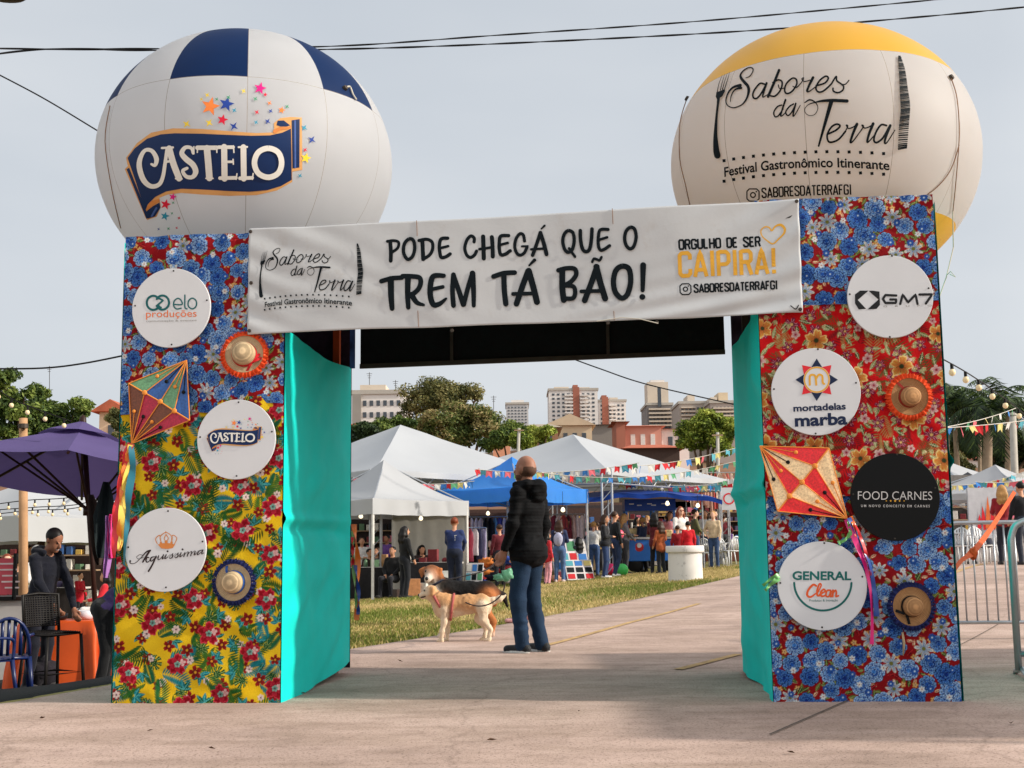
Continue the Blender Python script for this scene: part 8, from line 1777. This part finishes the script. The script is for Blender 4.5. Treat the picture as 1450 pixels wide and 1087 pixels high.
stall('dark stall right of the arch under the grey gazebo', 1358, 40, 3.2, (40, 36, 40), 12, 10, True, (56, 44, 46)); stall('white cloth stall at the far right under the white gazebo', 1428, 34, 2.4, (188, 184, 180), 9, 11, True, (120, 116, 112)); stall('dark stall behind the seated crowd at the far left', 20, 29, 3.2, (44, 38, 38), 12, 12, True, (58, 42, 38)); stall('dark stall behind the straw bales', 120, 36, 3., (50, 40, 40), 11, 13, True, (60, 46, 42))
# clothes racks and blankets
def rack(label, px, d, w_, zt, seed, cols, rz=0., L=(.6, .95)):
    g = gpt(px, d); t = thing('clothes_rack', label, 'clothes rack', g); r = np.random.default_rng(seed); M = Rz(rz)
    for sx in (-1, 1): MB().tube([g + M @ np.array((sx * w_ / 2, 0, 0)), g + M @ np.array((sx * w_ / 2, 0, zt))], .018, 6).build('post', [ALU], t)
    MB().tube([g + M @ np.array((-w_ / 2, 0, zt)), g + M @ np.array((w_ / 2, 0, zt))], .016, 6).build('rail', [ALU], t)
    n = int(w_ / .13)
    for i in range(n):
        x = -w_ / 2 + w_ * (i + .5) / n; l_ = r.uniform(*L); wd = r.uniform(.1, .2); nx = 8; T, V = np.meshgrid(np.linspace(-1, 1, nx), np.linspace(0, 1, 7)); sh = np.where(V < .12, .3 + V / .12 * .7, 1 + .1 * V)
        P = np.stack([x + T * wd * sh * .6, .06 * np.sin(T * 3 + i) - .05 + .03 * vnoise(T * 2, V * 3, i * 1.), zt - .03 - V * l_], -1).reshape(-1, 3) @ M.T + g; MB().add(P, grid_quads(nx, 7).tolist()).build('garment', [cl(cols[int(r.integers(0, len(cols)))])], t, True)
    return t
GM = [(170, 40, 90), (60, 60, 120), (206, 190, 196), (30, 30, 36), (150, 120, 160), (180, 60, 50), (90, 130, 160)]
rack('clothes rack of bright garments under the blue gazebo', 682, 36.3, 2.0, 1.95, 1, GM); rack('clothes rack of pale garments left of the bald man', 668, 33.6, .9, 1.6, 2, [(206, 196, 200), (150, 140, 170), (60, 60, 90), (190, 90, 110)], .5); rack('clothes rack of red gingham cloth right of the kiosk', 1017, 42, 2.0, 3.0, 3, [(206, 110, 96), (220, 170, 150), (190, 80, 70), (226, 200, 180)], 0, (.9, 1.3)); rack('clothes rack with red garments right of the bald man', 786, 37.5, 1.8, 1.9, 4, [(190, 80, 80), (206, 170, 160), (120, 40, 60), (220, 200, 200)])
def pile(label, px, d, cols, n, seed, r0=.22):
    g = gpt(px, d); t = thing('blanket_pile', label, 'blankets', g); r = np.random.default_rng(seed)
    for i in range(n): v, f = crumple(g + np.array((r.uniform(-.5, .5), r.uniform(-.3, .3), .12 + .75 * i / n * r.uniform(.5, 1))), np.array((r0 * r.uniform(.8, 1.3), r0, r0 * .55)), seed * 10 + i); MB().add(v, f).build('blanket', [cl(cols[i % len(cols)])], t, True)
pile('heap of blue, red and patterned blankets under the blue gazebo', 700, 33.6, [(40, 70, 150), (170, 40, 50), (206, 196, 200), (40, 40, 60), (220, 130, 60)], 11, 3)
pile('heap of plush toys beside the pink skirted child', 771, 32.6, [(206, 150, 120), (190, 90, 80), (220, 190, 160)], 6, 5, .15)
board('white price board standing at the blue gazebo front', 670, 30.6, .42, .7, -.2, 6)
# flame printed banner on the right gazebo and a flag
t = thing('printed_flag', 'white flag with red round print hanging by the right tower cloth', 'flag', at(1033, 715, 37)); a = at(1022, 722, 37); b2_ = at(1042, 690, 37); MB().box((a + b2_) / 2, (b2_[0] - a[0], .012, b2_[2] - a[2])).build('sheet', [WHITE], t); mb = MB(); mb.lathe([(.13, .004), (.17, .004)], 20, c=(a + b2_) / 2 - np.array((0, .012, 0)), M=np.column_stack([[1, 0, 0], [0, 0, 1], [0, -1, 0]])); mb.build('round_print', [RED], t); MB().tube([(a[0], a[1], a[2] - 1.4), (a[0], a[1], b2_[2] + .05)], .014, 6).build('pole', [ALU], t)
t = thing('flame_banner', 'pale banner printed with red and orange flames behind the barriers', 'banner', gpt(1398, 28.6)); a = at(1374, 762, 28.7); b2_ = at(1418, 690, 28.7); MB().box((a + b2_) / 2, (b2_[0] - a[0], .015, b2_[2] - a[2])).build('sheet', [rgb('pale grey sheet', 190, 190, 194, rough=.6)], t)
fl = lambda x, y: at(1400 + (x - 1400) * .9, y, 28.67); mb = MB()
for k, (x, y, hgt) in enumerate(((1392, 750, 34), (1399, 748, 46), (1406, 750, 40), (1412, 748, 30), (1386, 748, 20))): p = [fl(x - 4, y), fl(x + 4, y), fl(x + 3, y - hgt * .5), fl(x - 2 + k % 3, y - hgt), fl(x - 3, y - hgt * .55)]; mb.add(np.array(p) - (0, .004 * k, 0), [(0, 1, 2, 3, 4)], k % 2)
mb.build('flame_print', [RED, ORNG], t); mb = MB(); q = [(1384, 749), (1377, 752), (1380, 757), (1386, 759), (1381, 764), (1376, 762)]; mb.tube([fl(*p) - (0, .01, 0) for p in q], .014, 5); mb.build('letter_print', [INK], t)
for k in (a[0], b2_[0]): MB().tube([(k, a[1] + .03, tz(k, a[1])), (k, a[1] + .03, b2_[2])], .02, 6).build('post', [ALU], t)

# dry leaves and scraps on the concrete
LF = rgb('dry brown leaf', 84, 62, 44, rough=.9, var=.3, scale=30); lf0 = None
for i, (x, y) in enumerate(((697, 1054), (430, 986), (392, 996), (566, 939), (955, 893), (60, 1022), (212, 1040), (925, 861), (1120, 1072), (1362, 964), (1432, 1030), (300, 1066), (820, 1012))):
    c = g0(x, y) + UZ * .021
    if lf0 is None: lf0 = MB().add([(-.04, 0, 0), (-.01, .016, .012), (.035, .004, .004), (.0, -.014, .01), (.0, .0, -.002)], [(0, 4, 1), (1, 4, 2), (2, 4, 3), (3, 4, 0)]).build('dry_leaf', [LF]); o = lf0
    else: o = lf0.copy(); C.objects.link(o)
    o.location = c; o.rotation_euler = (rng.normal(0, .15), rng.normal(0, .15), rng.uniform(0, 6)); o.scale = (rng.uniform(.4, .9),) * 3; tag(o, 'curled dry leaf lying on the worn concrete', 'leaf', 'dry leaves on the concrete')

for px, d, sz, c, rz, lb in ((584, 30.0, (.34, .3, .42), (176, 120, 78), .2, 'brown cardboard box standing on the grass by the gazebo table'), (598, 30.1, (.3, .3, .3), (206, 200, 192), -.3, 'white carton on the grass in front of the gazebo table'), (566, 29.9, (.26, .26, .2), (60, 44, 38), .5, 'small dark crate on the grass left of the cardboard box'), (626, 30.2, (.28, .2, .55), (214, 212, 208), .1, 'tall white carton beside the man in the blue jacket')):
    g = gpt(px, d); t = thing('carton', lb, 'box', g); MB().box(g + UZ * sz[2] / 2, sz, rz=rz, bev=.008).build('box_body', [cl(c, .7)], t); MB().box(g + UZ * (sz[2] + .004), (sz[0] * 1.02, sz[1] * .98, .012), rz=rz).build('lid', [cl(tuple(int(q * .9) for q in c), .7)], t)
